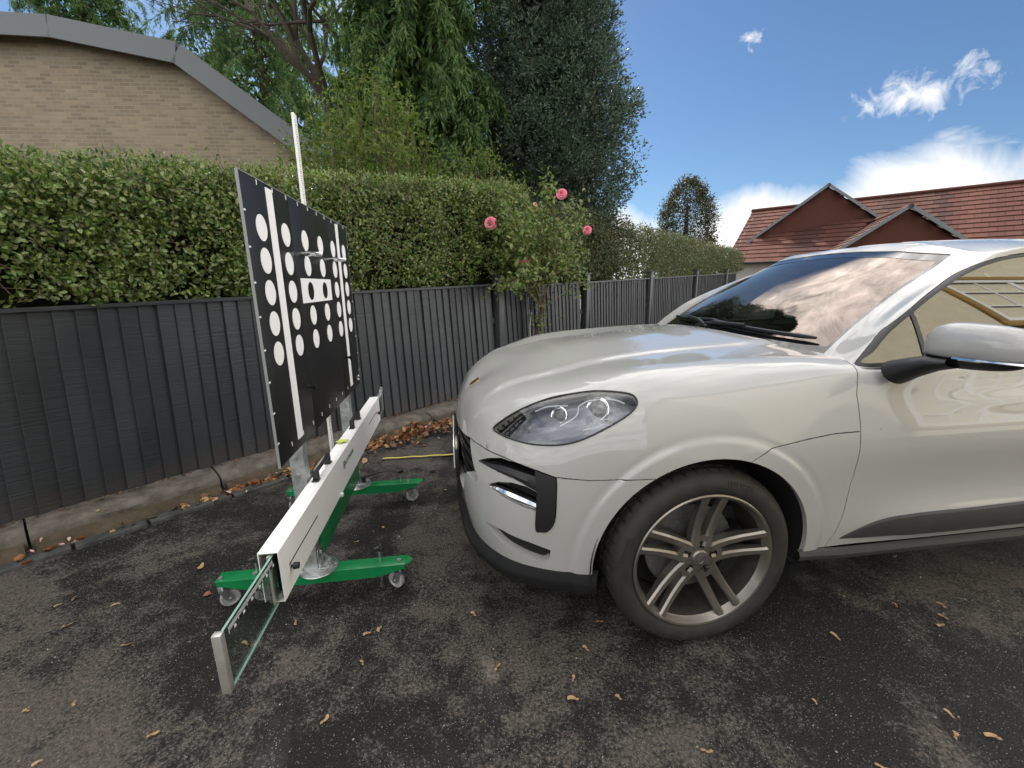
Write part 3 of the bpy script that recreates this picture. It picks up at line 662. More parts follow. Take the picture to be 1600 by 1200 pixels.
def build_car():
    car = empty('parked_car', CAR_LOC, CAR_ROT, 'pale chalk white estate car parked on the asphalt facing the black dotted board', 'car')
    S = body_surface(); S[0, -1] = (S[1, -1] + S[0, -2] + S[1, -2]) / 3 * np.array([1, 0, 1])
    N = grid_normals(S)
    if N[len(N) // 3, 40, 1] < 0: N = -N
    N[0, :, 1] = 0; N[:, -1, 1] = 0; N[-1, :, 1] = 0; N[0, -1] = (N[2, -1] + N[0, -3]) / 2; N[0, -1, 1] = 0
    for q in ((0, -2), (1, -1), (1, -2)): N[q] = N[2, -3] * (np.array([1, 0.3, 1]))
    N /= np.maximum(np.linalg.norm(N, axis=2, keepdims=True), 1e-9)
    V = S.reshape(-1, 3); N = N.reshape(-1, 3); T = grid_tris(*S.shape[:2])
    fn = np.cross(V[T[:, 1]] - V[T[:, 0]], V[T[:, 2]] - V[T[:, 0]])
    if (fn * N[T[:, 0]]).sum() < 0: T = T[:, ::-1]
    SL = S[::2, ::2]; NL = N.reshape(S.shape)[::2, ::2]; V0, N0, T0 = SL.reshape(-1, 3), NL.reshape(-1, 3), grid_tris(*SL.shape[:2]); fn = np.cross(V0[T0[:, 1]] - V0[T0[:, 0]], V0[T0[:, 2]] - V0[T0[:, 0]])
    if (fn * N0[T0[:, 0]]).sum() < 0: T0 = T0[:, ::-1]
    # --- scalar fields that draw the shut lines and openings (negative = inside)
    F = {
        'arch': lambda P: np.maximum(np.hypot(P[:, 0], P[:, 2] - ARCH_Z) - ARCH_R, .55 - P[:, 1]),
        'arch2': lambda P: np.maximum(np.hypot(P[:, 0] - WB, P[:, 2] - ARCH_Z) - ARCH_R, .55 - P[:, 1]),
        'cowl': lambda P: np.maximum(P[:, 0] - (-.515 - .115 * (P[:, 1] / .72) ** 2), P[:, 1] - np.interp(P[:, 0], [-.75, -.65, -.58], [.825, .80, .715])),
        'seam': lambda P: P[:, 2] - np.interp(P[:, 0], ZS[:, 0], ZS[:, 1]),
        'fend': lambda P: P[:, 2] - np.interp(P[:, 0], ZF[:, 0], ZF[:, 1]),
        'door1': lambda P: P[:, 0] - np.interp(P[:, 2], XD[:, 0], XD[:, 1]),
        'door2': lambda P: P[:, 0] + 1.62 + .03 * (P[:, 2] - .7), 'door3': lambda P: P[:, 0] + 2.30 + .15 * (P[:, 2] - .7),
        'rear': lambda P: P[:, 2] - .66,
        'tail': lambda P: np.maximum(np.abs(P[:, 2] - .90) - .055, P[:, 0] + 3.30),
        'hl': lambda P: poly_sdf(np.stack([P[:, 1] - P[:, 0], P[:, 2]], 1), HL_POLY),
        'blade': lambda P: poly_sdf(np.stack([P[:, 1] - P[:, 0], P[:, 2]], 1), BLADE),
        'strip': lambda P: poly_sdf(np.stack([P[:, 1] - P[:, 0], P[:, 2]], 1), STRIP),
        'vbar': lambda P: poly_sdf(np.stack([P[:, 1] - P[:, 0], P[:, 2]], 1), VBAR),
        'slim': lambda P: poly_sdf(np.stack([P[:, 1] - P[:, 0], P[:, 2]], 1), SLIM),
        'grille': lambda P: poly_sdf(P[:, 1:3], GRILLE),
    }
    DOM = {
        'arch': lambda C: (np.abs(C[:, 0]) < .6) & (C[:, 1] > .5), 'arch2': lambda C: (np.abs(C[:, 0] - WB) < .6) & (C[:, 1] > .5),
        'cowl': lambda C: (C[:, 2] > .95) & (C[:, 0] < -.3), 'seam': lambda C: C[:, 0] > .15, 'fend': lambda C: (C[:, 0] < -.13) & (C[:, 0] > -.66) & (C[:, 1] > .6),
        'door1': lambda C: (np.abs(C[:, 0] + .57) < .2) & (C[:, 1] > .78), 'door2': lambda C: (np.abs(C[:, 0] + 1.62) < .2) & (C[:, 1] > .6), 'door3': lambda C: (np.abs(C[:, 0] + 2.3) < .3) & (C[:, 1] > .6),
        'rear': lambda C: C[:, 0] < -3.2, 'tail': lambda C: C[:, 0] < -3.1,
        'hl': lambda C: (C[:, 0] > .1) & (C[:, 2] > .78), 'blade': lambda C: (C[:, 0] > .5) & (C[:, 2] < .85), 'strip': lambda C: (C[:, 0] > .5) & (C[:, 2] < .8),
        'vbar': lambda C: (C[:, 0] > .5) & (C[:, 2] < .85), 'slim': lambda C: (C[:, 0] > .5) & (C[:, 2] < .6), 'grille': lambda C: (C[:, 0] > .7) & (C[:, 2] < .82),
    }
    for k in ('cowl', 'arch', 'arch2', 'seam', 'fend', 'door1', 'door2', 'door3', 'rear', 'tail', 'grille', 'blade', 'strip', 'vbar', 'slim', 'hl'):
        C = V[T].mean(1); m = DOM[k](C); sub, rest = T[m], T[~m]
        f = np.ones(len(V)); idx = np.unique(sub); f[idx] = F[k](V[idx])
        V, N, sub, _ = cut(V, N, sub, f)
        T = np.vstack([rest, sub])
    C = V[T].mean(1); G = {}
    for k in F: m = DOM[k](C); g = np.ones(len(C)); g[m] = F[k](C[m]); G[k] = g < 0
    hole = G['arch'] | G['arch2'] | G['cowl'] | ((C[:, 0] < -.62) & (C[:, 2] > 1.02) & (C[:, 1] < np.interp(C[:, 0], [-3.6, -3.3, -3, -.9, -.62], [.0, .60, .74, .825, .79])) )
    side = ~hole
    x, y, z = C[:, 0], C[:, 1], C[:, 2]
    d1 = np.interp(z, XD[:, 0], XD[:, 1])
    isdoor1 = (x < d1) & (y > .78); front = ~(isdoor1 | (x < -.66))
    seam_up = z > np.interp(x, ZS[:, 0], ZS[:, 1]); fend_up = z > np.interp(x, ZF[:, 0], ZF[:, 1])
    upper = np.where(x > .15, seam_up, np.where(x < -.13, fend_up, True))
    opening = (G['grille'] | G['blade'] | G['strip'] | G['vbar'] | G['slim']) & (z < np.interp(x, ZS[:, 0], ZS[:, 1]))
    sel = {
        'bonnet': side & front & upper & ~G['hl'],
        'front_bumper': side & front & ~upper & (x > 0.1) & ~opening,
        'wing': side & front & ~upper & (x <= 0.1),
        'front_door': side & ~front & (x > -1.62 - .03 * (z - .7)),
        'rear_door': side & ~front & (x <= -1.62 - .03 * (z - .7)) & (x > -2.30 - .15 * (z - .7)),
    }
    rq = side & ~front & (x <= -2.30 - .15 * (z - .7))
    sel['rear_quarter'] = rq & ~G['tail'] & ~((z < .66) & (x < -3.2)); sel['rear_bumper'] = rq & (z < .66) & (x < -3.2); sel['tail_lamp'] = rq & G['tail']
    for k in ('bonnet', 'front_bumper', 'rear_quarter', 'rear_bumper'):
        panel_mesh(k, V, N, T[sel[k]], M_PAINT, car, weld=True, lip=.022 if k != 'front_bumper' else .045)
    doors = panel_mesh('front_door', V, N, T[sel['front_door']], M_PAINT, car, mirror=True)
    for k in ('wing', 'rear_door'): panel_mesh(k, V, N, T[sel[k]], M_PAINT, car, mirror=True)
    mt = mat('tail_lamp_red', (0.30, 0.01, 0.01), 0.1, coat=1.0); panel_mesh('tail_lamp', V, N, T[sel['tail_lamp']], mt, car, weld=True)
    # --- dark structure behind the skin so no light leaks through the shut lines
    C0 = V0[T0].mean(1)
    deep = np.zeros(len(C0), bool)
    for k in ('arch', 'arch2', 'cowl', 'hl', 'blade', 'strip', 'vbar', 'slim', 'grille'):
        m = DOM[k](C0); g = np.ones(len(C0)); g[m] = F[k](C0[m]); deep |= g < (.02 if k in ('hl', 'arch', 'arch2') else .012)
    deep |= (C0[:, 2] > 1.02) & (C0[:, 0] < -.5)
    panel_mesh('inner_shell', V0 - N0 * .024, N0, T0[~deep], M_UNDER, car, weld=True, shrink=0, lip=.002)
    # --- headlamps
    lens = panel_mesh('headlamp', V, N, T[G['hl'] & (x > .1)], M_LENS, car, mirror=True, shrink=.004, lip=.004, offset=-.001)
    for o, sg in zip(lens, (1, -1)):
        hlT = T[G['hl'] & (x > .1)]
        b = panel_mesh('lamp_bowl', V - N * .050, N, hlT, M_LAMPIN, o, shrink=.0, lip=.0)[0]
        # wall of the bowl
        loop = np.array([hit for hit in HL3]); lp = smooth_poly(loop, 3); mb = MB(); n = len(lp)
        inw = np.array([-.55, -.62, -.55]); q = [tuple(p + np.array([0, 0, 0]) - .004 * np.array([.5, .6, .6])) for p in lp] + [tuple(p + .075 * inw) for p in lp]
        mb.add(q, [(i, (i + 1) % n, n + (i + 1) % n, n + i) for i in range(n)], None, True)
        w = mb.build('lamp_housing', M_BLACKTRIM, o)
        ring = MB(); ring.tube([tuple(p + .001 * np.array([.5, .6, .6])) for p in np.vstack([lp, lp[:1]])], .0035, 6, False); rg = ring.build('lamp_seal', M_BLACKTRIM, o)
        # projector lamps with bright collars, light guides between them
        ax = Vector((.62, .70, .34)).normalized()
        pr = MB()
        for c, r in (((.385, .765, .955), .044), ((.520, .720, .925), .032)):
            c = Vector(c); pr.cyl(c - ax * .03, c + ax * .012, r, r * .92, 24); pr.tube([c + ax * .014 + (r * .97) * (math.cos(t) * ax.orthogonal().normalized() + math.sin(t) * ax.cross(ax.orthogonal().normalized())) for t in np.linspace(0, 2 * math.pi, 25)], .004, 6, False)
        for c, r0, r1 in (((.385, .765, .955), .044, .066), ((.520, .720, .925), .032, .048)): c = Vector(c); pr.cyl(c - ax * .050, c - ax * .012, r0 * .7, r1, 28, False)
        p1 = pr.build('projector', M_CHROME, o)
        le = MB()
        for c, r in (((.385, .765, .955), .037), ((.520, .720, .925), .026)):
            c = Vector(c); u = ax.orthogonal().normalized(); v2 = ax.cross(u); rows = []
            for k in range(5):
                a = k / 4 * math.pi / 2 * .8; rows.append([c + ax * (.012 + r * .5 * (math.cos(a) - .3)) + r * math.sin(a) / math.sin(math.pi / 2 * .8) * (math.cos(t) * u + math.sin(t) * v2) for t in np.linspace(0, 2 * math.pi, 20, endpoint=False)])
            vv = [p for rw in rows for p in rw]; le.add(vv, [(i * 20 + j, i * 20 + (j + 1) % 20, (i + 1) * 20 + (j + 1) % 20, (i + 1) * 20 + j) for i in range(4) for j in range(20)], None, True)
        p2 = le.build('projector_lens', M_GLOSSBLACK, o)
        lg = MB()
        for pts in ([(.30, .800, .985), (.345, .78, .998), (.42, .745, .985), (.455, .738, .962)], [(.455, .738, .962), (.47, .755, .93), (.53, .755, .895)], [(.49, .715, .962), (.56, .69, .955), (.61, .68, .935)], [(.345, .815, .925), (.40, .81, .905), (.455, .80, .89)]):
            lg.tube(smooth_poly(pts, 5, False), .0036, 6)
        p3 = lg.build('light_guide', M_LAMPWHITE, o)
        fin = MB()
        fin.box((.60, .70, .868), (.10, .02, .004)); fin.box((.35, .80, .925), (.05, .05, .004))
        p4 = fin.build('reflector_fin', M_CHROME, o)
        if sg < 0:
            for ob in (b, w, rg, p1, p2, p3, p4): ob.data.transform(Matrix.Scale(-1, 4, (0, 1, 0))); ob.data.flip_normals()
    # --- grille: black slats, badge plate, number plate
    g = MB()
    for k in range(5):
        zz = .545 + .047 * k; pts = [(.905 - .10 * abs(t) ** 2.2 / .62 ** 2.2 * .9, t, zz) for t in np.linspace(-.60, .60, 25)]
        for a, b in zip(pts[:-1], pts[1:]):
            if max(abs(a[1]), abs(b[1])) > np.interp(zz, [.53, .63, .65, .78], [.44, .60, .62, .48]): continue
            g.add([(a[0], a[1], zz - .010), (a[0] - .045, a[1], zz - .004), (a[0] - .045, a[1], zz + .006), (a[0], a[1], zz + .012), (b[0], b[1], zz - .010), (b[0] - .045, b[1], zz - .004), (b[0] - .045, b[1], zz + .006), (b[0], b[1], zz + .012)],
                  [(0, 1, 5, 4), (1, 2, 6, 5), (2, 3, 7, 6), (3, 0, 4, 7)], None, True)
    gr = g.build('grille_slats', M_BLACKTRIM, car)
    mb = MB(); mb.add([(.80, -.66, .48), (.80, .66, .48), (.80, .66, .80), (.80, -.66, .80)], [(0, 1, 2, 3)]); mb.build('grille_backing', M_UNDER, car)
    mb = MB(); mb.box((.918, 0, .575), (.02, .60, .15), None, .006); ho = mb.build('plate_holder', M_BLACKTRIM, car)
    mb = MB(); mb.box((.933, 0, .59), (.006, .52, .112), None, .002); mb.build('number_plate', M_PLATE, car)
    # --- side intakes
    for sg in (1, -1):
        flip = Matrix.Scale(-1, 4, (0, 1, 0)) if sg < 0 else None
        def place(objs):
            for ob in objs:
                if flip: ob.data.transform(flip); ob.data.flip_normals()
        def only(mask, name, material, off=0.0, lip=.03, parent=car):
            return panel_mesh(name, V, N, T[mask], material, parent, shrink=.0015, lip=lip, offset=off)[0]
        low = z < np.interp(x, ZS[:, 0], ZS[:, 1])
        a1 = only(G['vbar'] & low, 'intake_bar', M_BLACKTRIM, .007, .05)
        a2 = only(G['slim'] & low, 'lower_vent', M_UNDER, -.030, .004)
        a3 = only(G['strip'] & low, 'strip_lamp_recess', M_GLOSSBLACK, -.030, .004)
        a4 = only(G['blade'] & low, 'intake_recess', M_UNDER, -.065, .004)
        place([a1, a2, a3, a4])
        # chrome light strip, thin slot above it
        top = np.array([(.800, .704, .652), (.768, .744, .661), (.722, .786, .658), (.672, .817, .645), (.636, .838, .632)]); bot = np.array([(.797, .706, .648), (.765, .742, .634), (.718, .790, .618), (.676, .815, .607), (.636, .837, .600)])
        tp, bt = smooth_poly(top, 6, False), smooth_poly(bot, 6, False); mb = MB(); n = len(tp)
        rows = []
        for i in range(n):
            c = (tp[i] + bt[i]) / 2; out = np.array([.62, .72, .10]); rows.append([tp[i] - .018 * out, tp[i] * .7 + c * .3 - .004 * out, c + .003 * out, bt[i] * .7 + c * .3 - .002 * out, bt[i] - .014 * out])
        vv = [p for r_ in rows for p in r_]; mb.add(vv, [(i * 5 + j, i * 5 + j + 1, (i + 1) * 5 + j + 1, (i + 1) * 5 + j) for i in range(n - 1) for j in range(4)], None, True)
        b1 = mb.build('strip_lamp', M_CHROME, car)
        # the black blade across the intake, pointed at its front
        up = smooth_poly([(.834, .632, .727), (.795, .690, .735), (.74, .745, .742), (.69, .788, .737), (.634, .825, .728)], 6, False); lo = smooth_poly([(.832, .634, .724), (.785, .70, .716), (.725, .765, .704), (.68, .80, .692), (.632, .832, .672)], 6, False)
        mb = MB(); n = len(up); rows = []
        for i in range(n):
            o_ = np.array([.62, .75, 0]); th = .030 * min(1, i / 8); c = (up[i] + lo[i]) / 2
            rows.append([up[i] - .060 * o_ * min(1, i / 8), up[i] - .004 * o_, c + .006 * o_ * min(1, i / 6), lo[i], lo[i] - .05 * o_ * min(1, i / 8)])
        vv = [p for r_ in rows for p in r_]; mb.add(vv, [(i * 5 + j, i * 5 + j + 1, (i + 1) * 5 + j + 1, (i + 1) * 5 + j) for i in range(n - 1) for j in range(4)], None, True)
        b2 = mb.build('intake_blade', M_BLACKTRIM, car)
        place([b1, b2])
    # --- black chin below the bumper, sills, undertray
    st = S[:, 0]; xs = st[:, 0]
    idx = [i for i in range(len(st)) if xs[i] > .405]
    base = st[idx]; pl = [(p[0], p[1], p[2]) for p in base]; pl = [(a, -b, c) for a, b, c in pl[::-1]][:-1] + pl
    mb = MB(); rows = []
    for a, b, c in pl:
        v = np.array([a * .9 + .12, b * .95, 0]); v /= np.linalg.norm(v); k = 1 - .4 * sstep(.6, .9, abs(b)); dz = np.interp(abs(b), [0, .5, .8, .9], [-.03, -.01, -.01, -.005])
        rows.append([(a - v[0] * .02, b - v[1] * .02, c + .02), (a + v[0] * .012, b + v[1] * .012, c + .012), (a + v[0] * .030 * k, b + v[1] * .030 * k, c - .006 + dz), (a + v[0] * .032 * k, b + v[1] * .032 * k, c - .022 + dz), (a + v[0] * .006, b + v[1] * .006, c - .062 + dz), (a - v[0] * .25, b - v[1] * .25, c - .085 + dz)])
    m = len(rows[0]); mb.add([p for r_ in rows for p in r_], [(i * m + j, (i + 1) * m + j, (i + 1) * m + j + 1, i * m + j + 1) for i in range(len(rows) - 1) for j in range(m - 1)], None, True)
    mb.build('chin_spoiler', M_CHIN, car, 50)
    for sg in (1, -1):
        mb = MB(); prof = [(.90, .374), (.912, .366), (.918, .350), (.912, .330), (.88, .305), (.70, .285)]
        stn = np.linspace(-.41, -2.40, 30); vv = []
        for i, xx in enumerate(stn):
            for (b, c) in prof: vv.append((xx, sg * (b + .004 * (1 if i in (0, 29) else 0)), c - .004 * min(i, 3)))
        m = len(prof); mb.add(vv, [(i * m + j, (i + 1) * m + j, (i + 1) * m + j + 1, i * m + j + 1) for i in range(29) for j in range(m - 1)], None, True)
        mb.build('side_sill', M_GREYTRIM, car, 30)
    mb = MB(); mb.box((-1.4, 0, .30), (4.0, 1.3, .06)); mb.build('undertray', M_UNDER, car)
    for cx in (0, WB):
        for sg in (1, -1):
            mb = MB(); n = 40; rr = ARCH_R + .012; vs_ = []
            for i in range(n + 1):
                a = -.10 * math.pi + 1.2 * math.pi * i / n; c_, s_ = math.cos(a), math.sin(a)
                vs_ += [(cx + rr * c_, sg * .905, ARCH_Z + rr * s_), (cx + (rr + .004) * c_, sg * .60, ARCH_Z + (rr + .004) * s_), (cx, sg * .60, ARCH_Z)]
            mb.add(vs_, [(3 * i, 3 * i + 3, 3 * i + 4, 3 * i + 1) for i in range(n)] + [(3 * i + 1, 3 * i + 4, 3 * i + 2) for i in range(n)], None, True)
            mb.build('wheel_arch_liner', M_UNDER, car)
    # --- lower door trim following the door skin
    def side_at(px_, pz):
        d = (V0[:, 0] - px_) ** 2 + (V0[:, 2] - pz) ** 2 + (V0[:, 1] < .6) * 9; i = int(np.argmin(d)); return V0[i, 1]
    tr = [(-.592, .412), (-.644, .444), (-.71, .479), (-.79, .502), (-.917, .512), (-1.138, .515), (-1.40, .520)]
    up = np.array(tr); lo_z = lambda xx: .405 + .004 * (-.6 - xx)
    for sg in (1, -1):
        for (xa, xb, nm) in ((-.592, -1.612, 'door_trim'), (-1.628, -2.285, 'door_trim')):
            mb = MB(); rows = []
            for xx in np.linspace(xa, xb, 24):
                zu = np.interp(-xx, -up[:, 0], up[:, 1]) + .008 * max(0, -1.4 - xx); zl = lo_z(xx); zu = max(zu, zl + .003); f = min(1, (zu - zl) / .06)
                ys = [side_at(xx, zl + (zu - zl) * t) for t in (0, .15, .5, .85, 1)]
                rows.append([(xx, sg * (ys[0] - .004), zl), (xx, sg * (ys[1] + .009 * f), zl + (zu - zl) * .06), (xx, sg * (ys[2] + .013 * f), zl + (zu - zl) * .5), (xx, sg * (ys[3] + .009 * f), zl + (zu - zl) * .93), (xx, sg * (ys[4] - .004), zu)])
            mb.add([p for r_ in rows for p in r_], [(i * 5 + j, (i + 1) * 5 + j, (i + 1) * 5 + j + 1, i * 5 + j + 1) for i in range(23) for j in range(4)], None, True)
            mb.add(rows[0], [(0, 1, 2, 3, 4)]); mb.add(rows[-1], [(0, 1, 2, 3, 4)])
            mb.build(nm, M_GREYTRIM, car, 30)
    # --- greenhouse
    SG = glass_surface(); NG = grid_normals(SG); VG = SG.reshape(-1, 3); TG = grid_tris(*SG.shape[:2])
    if NG[100, 20, 1] < 0: NG = -NG
    NG[:, -1, 1] = 0; NG[0, :, 1] = 0; NG[-1, :, 1] = 0; NG /= np.linalg.norm(NG, axis=2, keepdims=True); NG = NG.reshape(-1, 3)
    fn = np.cross(VG[TG[:, 1]] - VG[TG[:, 0]], VG[TG[:, 2]] - VG[TG[:, 0]])
    if (fn * NG[TG[:, 0]]).sum() < 0: TG = TG[:, ::-1]
    PIL = np.array([(1.05, .690), (1.098, .682), (1.169, .664), (1.276, .636), (1.387, .600), (1.462, .578), (1.514, .552), (1.60, .52)])
    ztop = lambda yy: np.interp(yy, [0, .14, .35, .55, .7], [1.567, 1.565, 1.552, 1.524, 1.50])
    f_scr = lambda P: np.maximum(np.maximum(P[:, 1] - np.interp(P[:, 2], PIL[:, 0], PIL[:, 1]), (P[:, 2] - ztop(P[:, 1])) * .6), -1.62 - P[:, 0])
    f_frit = lambda P: f_scr(P) + np.where(P[:, 2] < 1.2, .030, .020)
    f_frit = lambda P: np.maximum(f_scr(P) + .016, (1.172 - .02 * (P[:, 1] / .6) ** 2) - P[:, 2])
    WIN = smooth_poly([(-.600, 1.100), (-.668, 1.160), (-.759, 1.234), (-.905, 1.316), (-1.025, 1.375), (-1.203, 1.450), (-1.371, 1.500), (-1.53, 1.523), (-1.75, 1.533), (-2.0, 1.533), (-2.35, 1.52), (-2.65, 1.475), (-2.9, 1.38), (-3.02, 1.27), (-2.95, 1.20), (-2.6, 1.165), (-2.3, 1.145), (-1.8, 1.13), (-1.3, 1.118), (-.9, 1.108)], 4)
    YM = np.array([(1.0, .845), (1.1, .822), (1.16, .806), (1.234, .778), (1.316, .744), (1.375, .712), (1.45, .655), (1.5, .632), (1.56, .58)])
    f_win = lambda P: np.maximum(poly_sdf(P[:, [0, 2]], WIN), np.where(P[:, 0] > -1.45, np.interp(P[:, 2], YM[:, 0], YM[:, 1]), .5) - P[:, 1])
    f_pane = lambda P: f_win(P) + .013
    f_b = lambda P: np.abs(P[:, 0] + 1.66 + .12 * (P[:, 2] - 1.3)) - .045
    f_q = lambda P: np.abs(P[:, 0] + .885 - .10 * (P[:, 2] - 1.2)) - .011
    f_rear = lambda P: np.maximum(np.maximum(P[:, 1] - .50, P[:, 0] + 2.98), P[:, 2] - 1.54)
    doms = {'scr': lambda c: (c[:, 0] > -1.7), 'frit': lambda c: (c[:, 0] > -1.7), 'win': lambda c: c[:, 1] > .45, 'pane': lambda c: c[:, 1] > .45, 'b': lambda c: (c[:, 1] > .45) & (np.abs(c[:, 0] + 1.66) < .3), 'q': lambda c: (c[:, 1] > .6) & (np.abs(c[:, 0] + .885) < .2), 'rear': lambda c: c[:, 0] < -2.7}
    fs = {'scr': f_scr, 'frit': f_frit, 'win': f_win, 'pane': f_pane, 'b': f_b, 'q': f_q, 'rear': f_rear}
    for k in ('scr', 'frit', 'win', 'pane', 'b', 'q', 'rear'):
        c = VG[TG].mean(1); m = doms[k](c); sub, rest = TG[m], TG[~m]; f = np.ones(len(VG)); idx = np.unique(sub); f[idx] = fs[k](VG[idx])
        VG, NG, sub, _ = cut(VG, NG, sub, f); TG = np.vstack([rest, sub])
    c = VG[TG].mean(1); g2 = {}
    for k in fs: m = doms[k](c); g = np.ones(len(c)); g[m] = fs[k](c[m]); g2[k] = g < 0
    pane = g2['pane'] & ~g2['b'] & ~g2['q'] & ~g2['scr']
    panel_mesh('roof', VG, NG, TG[~g2['scr'] & ~g2['win'] & ~g2['rear']], M_PAINT, car, weld=True, lip=.03)
    # true glass is ground flat: smooth the normals of screen and panes so mirrored lines run clean
    NS = NG.copy(); iv = np.unique(TG[g2['frit']]); A_ = np.stack([VG[iv, 1] ** 2, VG[iv, 1], VG[iv, 2] ** 2, VG[iv, 2], VG[iv, 1] * VG[iv, 2], np.ones(len(iv)), VG[iv, 1] ** 4], 1)
    NS[iv] = A_ @ np.linalg.lstsq(A_, NG[iv], rcond=None)[0]; NS[iv] /= np.linalg.norm(NS[iv], axis=1, keepdims=True)
    NP = NG.copy(); ip = np.unique(TG[pane]); t_ = np.clip((VG[ip, 2] - 1.1) / .42, 0, 1); NP[ip] = np.stack([.012 * (VG[ip, 0] + 1.5), .92 - .05 * t_, .38 + .10 * t_], 1); NP[ip] /= np.linalg.norm(NP[ip], axis=1, keepdims=True)
    panel_mesh('windscreen', VG, NS, TG[g2['frit']], M_SCREEN, car, weld=True, shrink=0, lip=.004, offset=-.004)
    panel_mesh('windscreen_surround', VG, NG, TG[g2['scr'] & ~g2['frit']], M_GLOSSBLACK, car, weld=True, shrink=.001, lip=.01, offset=-.003)
    panel_mesh('rear_window', VG, NG, TG[g2['rear']], M_SIDEGLASS, car, weld=True, offset=-.003)
    fr_m = pane & (c[:, 0] > -1.66 - .12 * (c[:, 2] - 1.3)); 
    for q, nm in ((fr_m & (c[:, 0] < -.885 + .10 * (c[:, 2] - 1.2)), 'front_window'), (fr_m & (c[:, 0] >= -.885 + .10 * (c[:, 2] - 1.2)), 'quarter_light'), (pane & ~fr_m, 'back_window')):
        panel_mesh(nm, VG, NP, TG[q], M_SIDEGLASS, car, mirror=True, shrink=0, lip=.004, offset=-.004)
    panel_mesh('window_frame', VG, NG, TG[g2['win'] & ~pane & ~g2['scr']], M_BLACKTRIM, car, mirror=True, shrink=.001, lip=.02, offset=-.001)
    # cowl under the wipers
    mb = MB(); rows = []
    for t in np.linspace(-.74, .74, 31):
        xh = -.515 - .115 * (t / .72) ** 2; zh = 1.150 - .06 * (abs(t) / .74) ** 2
        rows.append([(xh + .030, t, zh - .05), (xh - .004, t, zh - .020), (xh - .05, t, zh - .012), (xh - .12, t, zh + .012), (xh - .2, t, zh - .10)])
    mb.add([p for r_ in rows for p in r_], [(i * 5 + j, (i + 1) * 5 + j, (i + 1) * 5 + j + 1, i * 5 + j + 1) for i in range(30) for j in range(4)], None, True); mb.build('cowl_panel', M_BLACKTRIM, car, 60)
    # --- cabin seen dimly through the glass
    mb = MB(); mb.box((-.95, 0, 1.02), (.62, 1.42, .16), None, .05); mb.box((-1.02, -.38, 1.10), (.28, .40, .08), None, .03); mb.build('dashboard', M_CABIN, car)
    mb = MB(); mb.tube([(-1.28 - .06 * math.cos(a), -.38 + .185 * math.sin(a), 1.03 + .175 * math.cos(a)) for a in np.linspace(0, 2 * math.pi, 33)], .015, 8, False); mb.box((-1.26, -.38, 1.03), (.05, .15, .11), None, .02); mb.tube([(-1.27, -.38, 1.03), (-1.0, -.38, 0.98)], .03, 8); mb.build('steering_wheel', M_CABIN, car)
    for xx, ys in ((-1.72, (.38, -.38)), (-2.62, (.40, 0, -.40))):
        for yy in ys:
            mb = MB(); mb.box((xx, yy, .95), (.16, .50, .68), Matrix.Translation((xx, 0, .65)) @ Matrix.Rotation(R(-14), 4, 'Y') @ Matrix.Translation((-xx, 0, -.65)), .05)
            mb.box((xx - .16, yy, 1.34), (.09, .24, .17), None, .035); mb.box((xx + .25, yy, .66), (.52, .50, .14), None, .05); mb.build('seat', M_CABIN, car)
    mb = MB(); mb.box((-1.4, 0, .45), (2.9, 1.5, .1)); mb.box((-1.02, .80, .95), (.5, .03, .28)); mb.box((-1.02, -.80, .95), (.5, .03, .28)); mb.box((-2.0, .80, .95), (2.2, .03, .28)); mb.box((-2.0, -.80, .95), (2.2, .03, .28)); mb.box((-3.1, 0, .8), (.1, 1.4, .5)); mb.box((-.70, 0, .8), (.1, 1.5, .5)); mb.build('cabin_lining', M_CABIN, car)
    mb = MB(); mb.box((-1.24, 0, 1.44), (.03, .22, .07), None, .012); mb.cyl((-1.2, 0, 1.50), (-1.235, 0, 1.45), .008); mb.build('rear_view_mirror', M_CABIN, car)
    # --- wipers lying on the glass
    def scr_at(yy, zz):
        d = (VG[:, 1] - abs(yy)) ** 2 + (VG[:, 2] - zz) ** 2 + (VG[:, 0] < -1.6) * 9; i = int(np.argmin(d)); p = VG[i] * np.array([1, np.sign(yy) or 1, 1]); n = NG[i] * np.array([1, np.sign(yy) or 1, 1]); return p, n
    for ya, yb, za, zb, pv in ((.60, -.10, 1.162, 1.188, (-.60, -.42, 1.132)), (-.04, -.60, 1.192, 1.172, (-.615, .44, 1.120))):
        wp = MB(); pts = []
        for t in np.linspace(0, 1, 14):
            p, n = scr_at(ya + (yb - ya) * t, za + (zb - za) * t); pts.append(p + n * .016)
        A_ = np.array(pts); tt = np.linspace(0, 1, 14); pts = list(np.stack([np.polyval(np.polyfit(tt, A_[:, q], 2), tt) for q in range(3)], 1))
        wp.tube(pts, [.006] + [.010] * 12 + [.006], 6); q = [p - np.array([0, 0, .004]) for p in pts]
        ob = wp.build('wiper', M_BLACKTRIM, car)
        arm = MB(); mid = pts[7]; p0 = pts[2] if ya > .3 else pts[11]
        sta = np.array(scr_at(ya + (yb - ya) * (1.05 if ya > .3 else -.02), 1.135)[0]) + np.array([.01, 0, .02])
        arm.tube([sta, sta * .6 + mid * .4 + np.array([.006, 0, .022]), mid + np.array([.004, 0, .012])], [.013, .011, .009], 8)
        arm.build('wiper_arm', M_BLACKTRIM, ob)
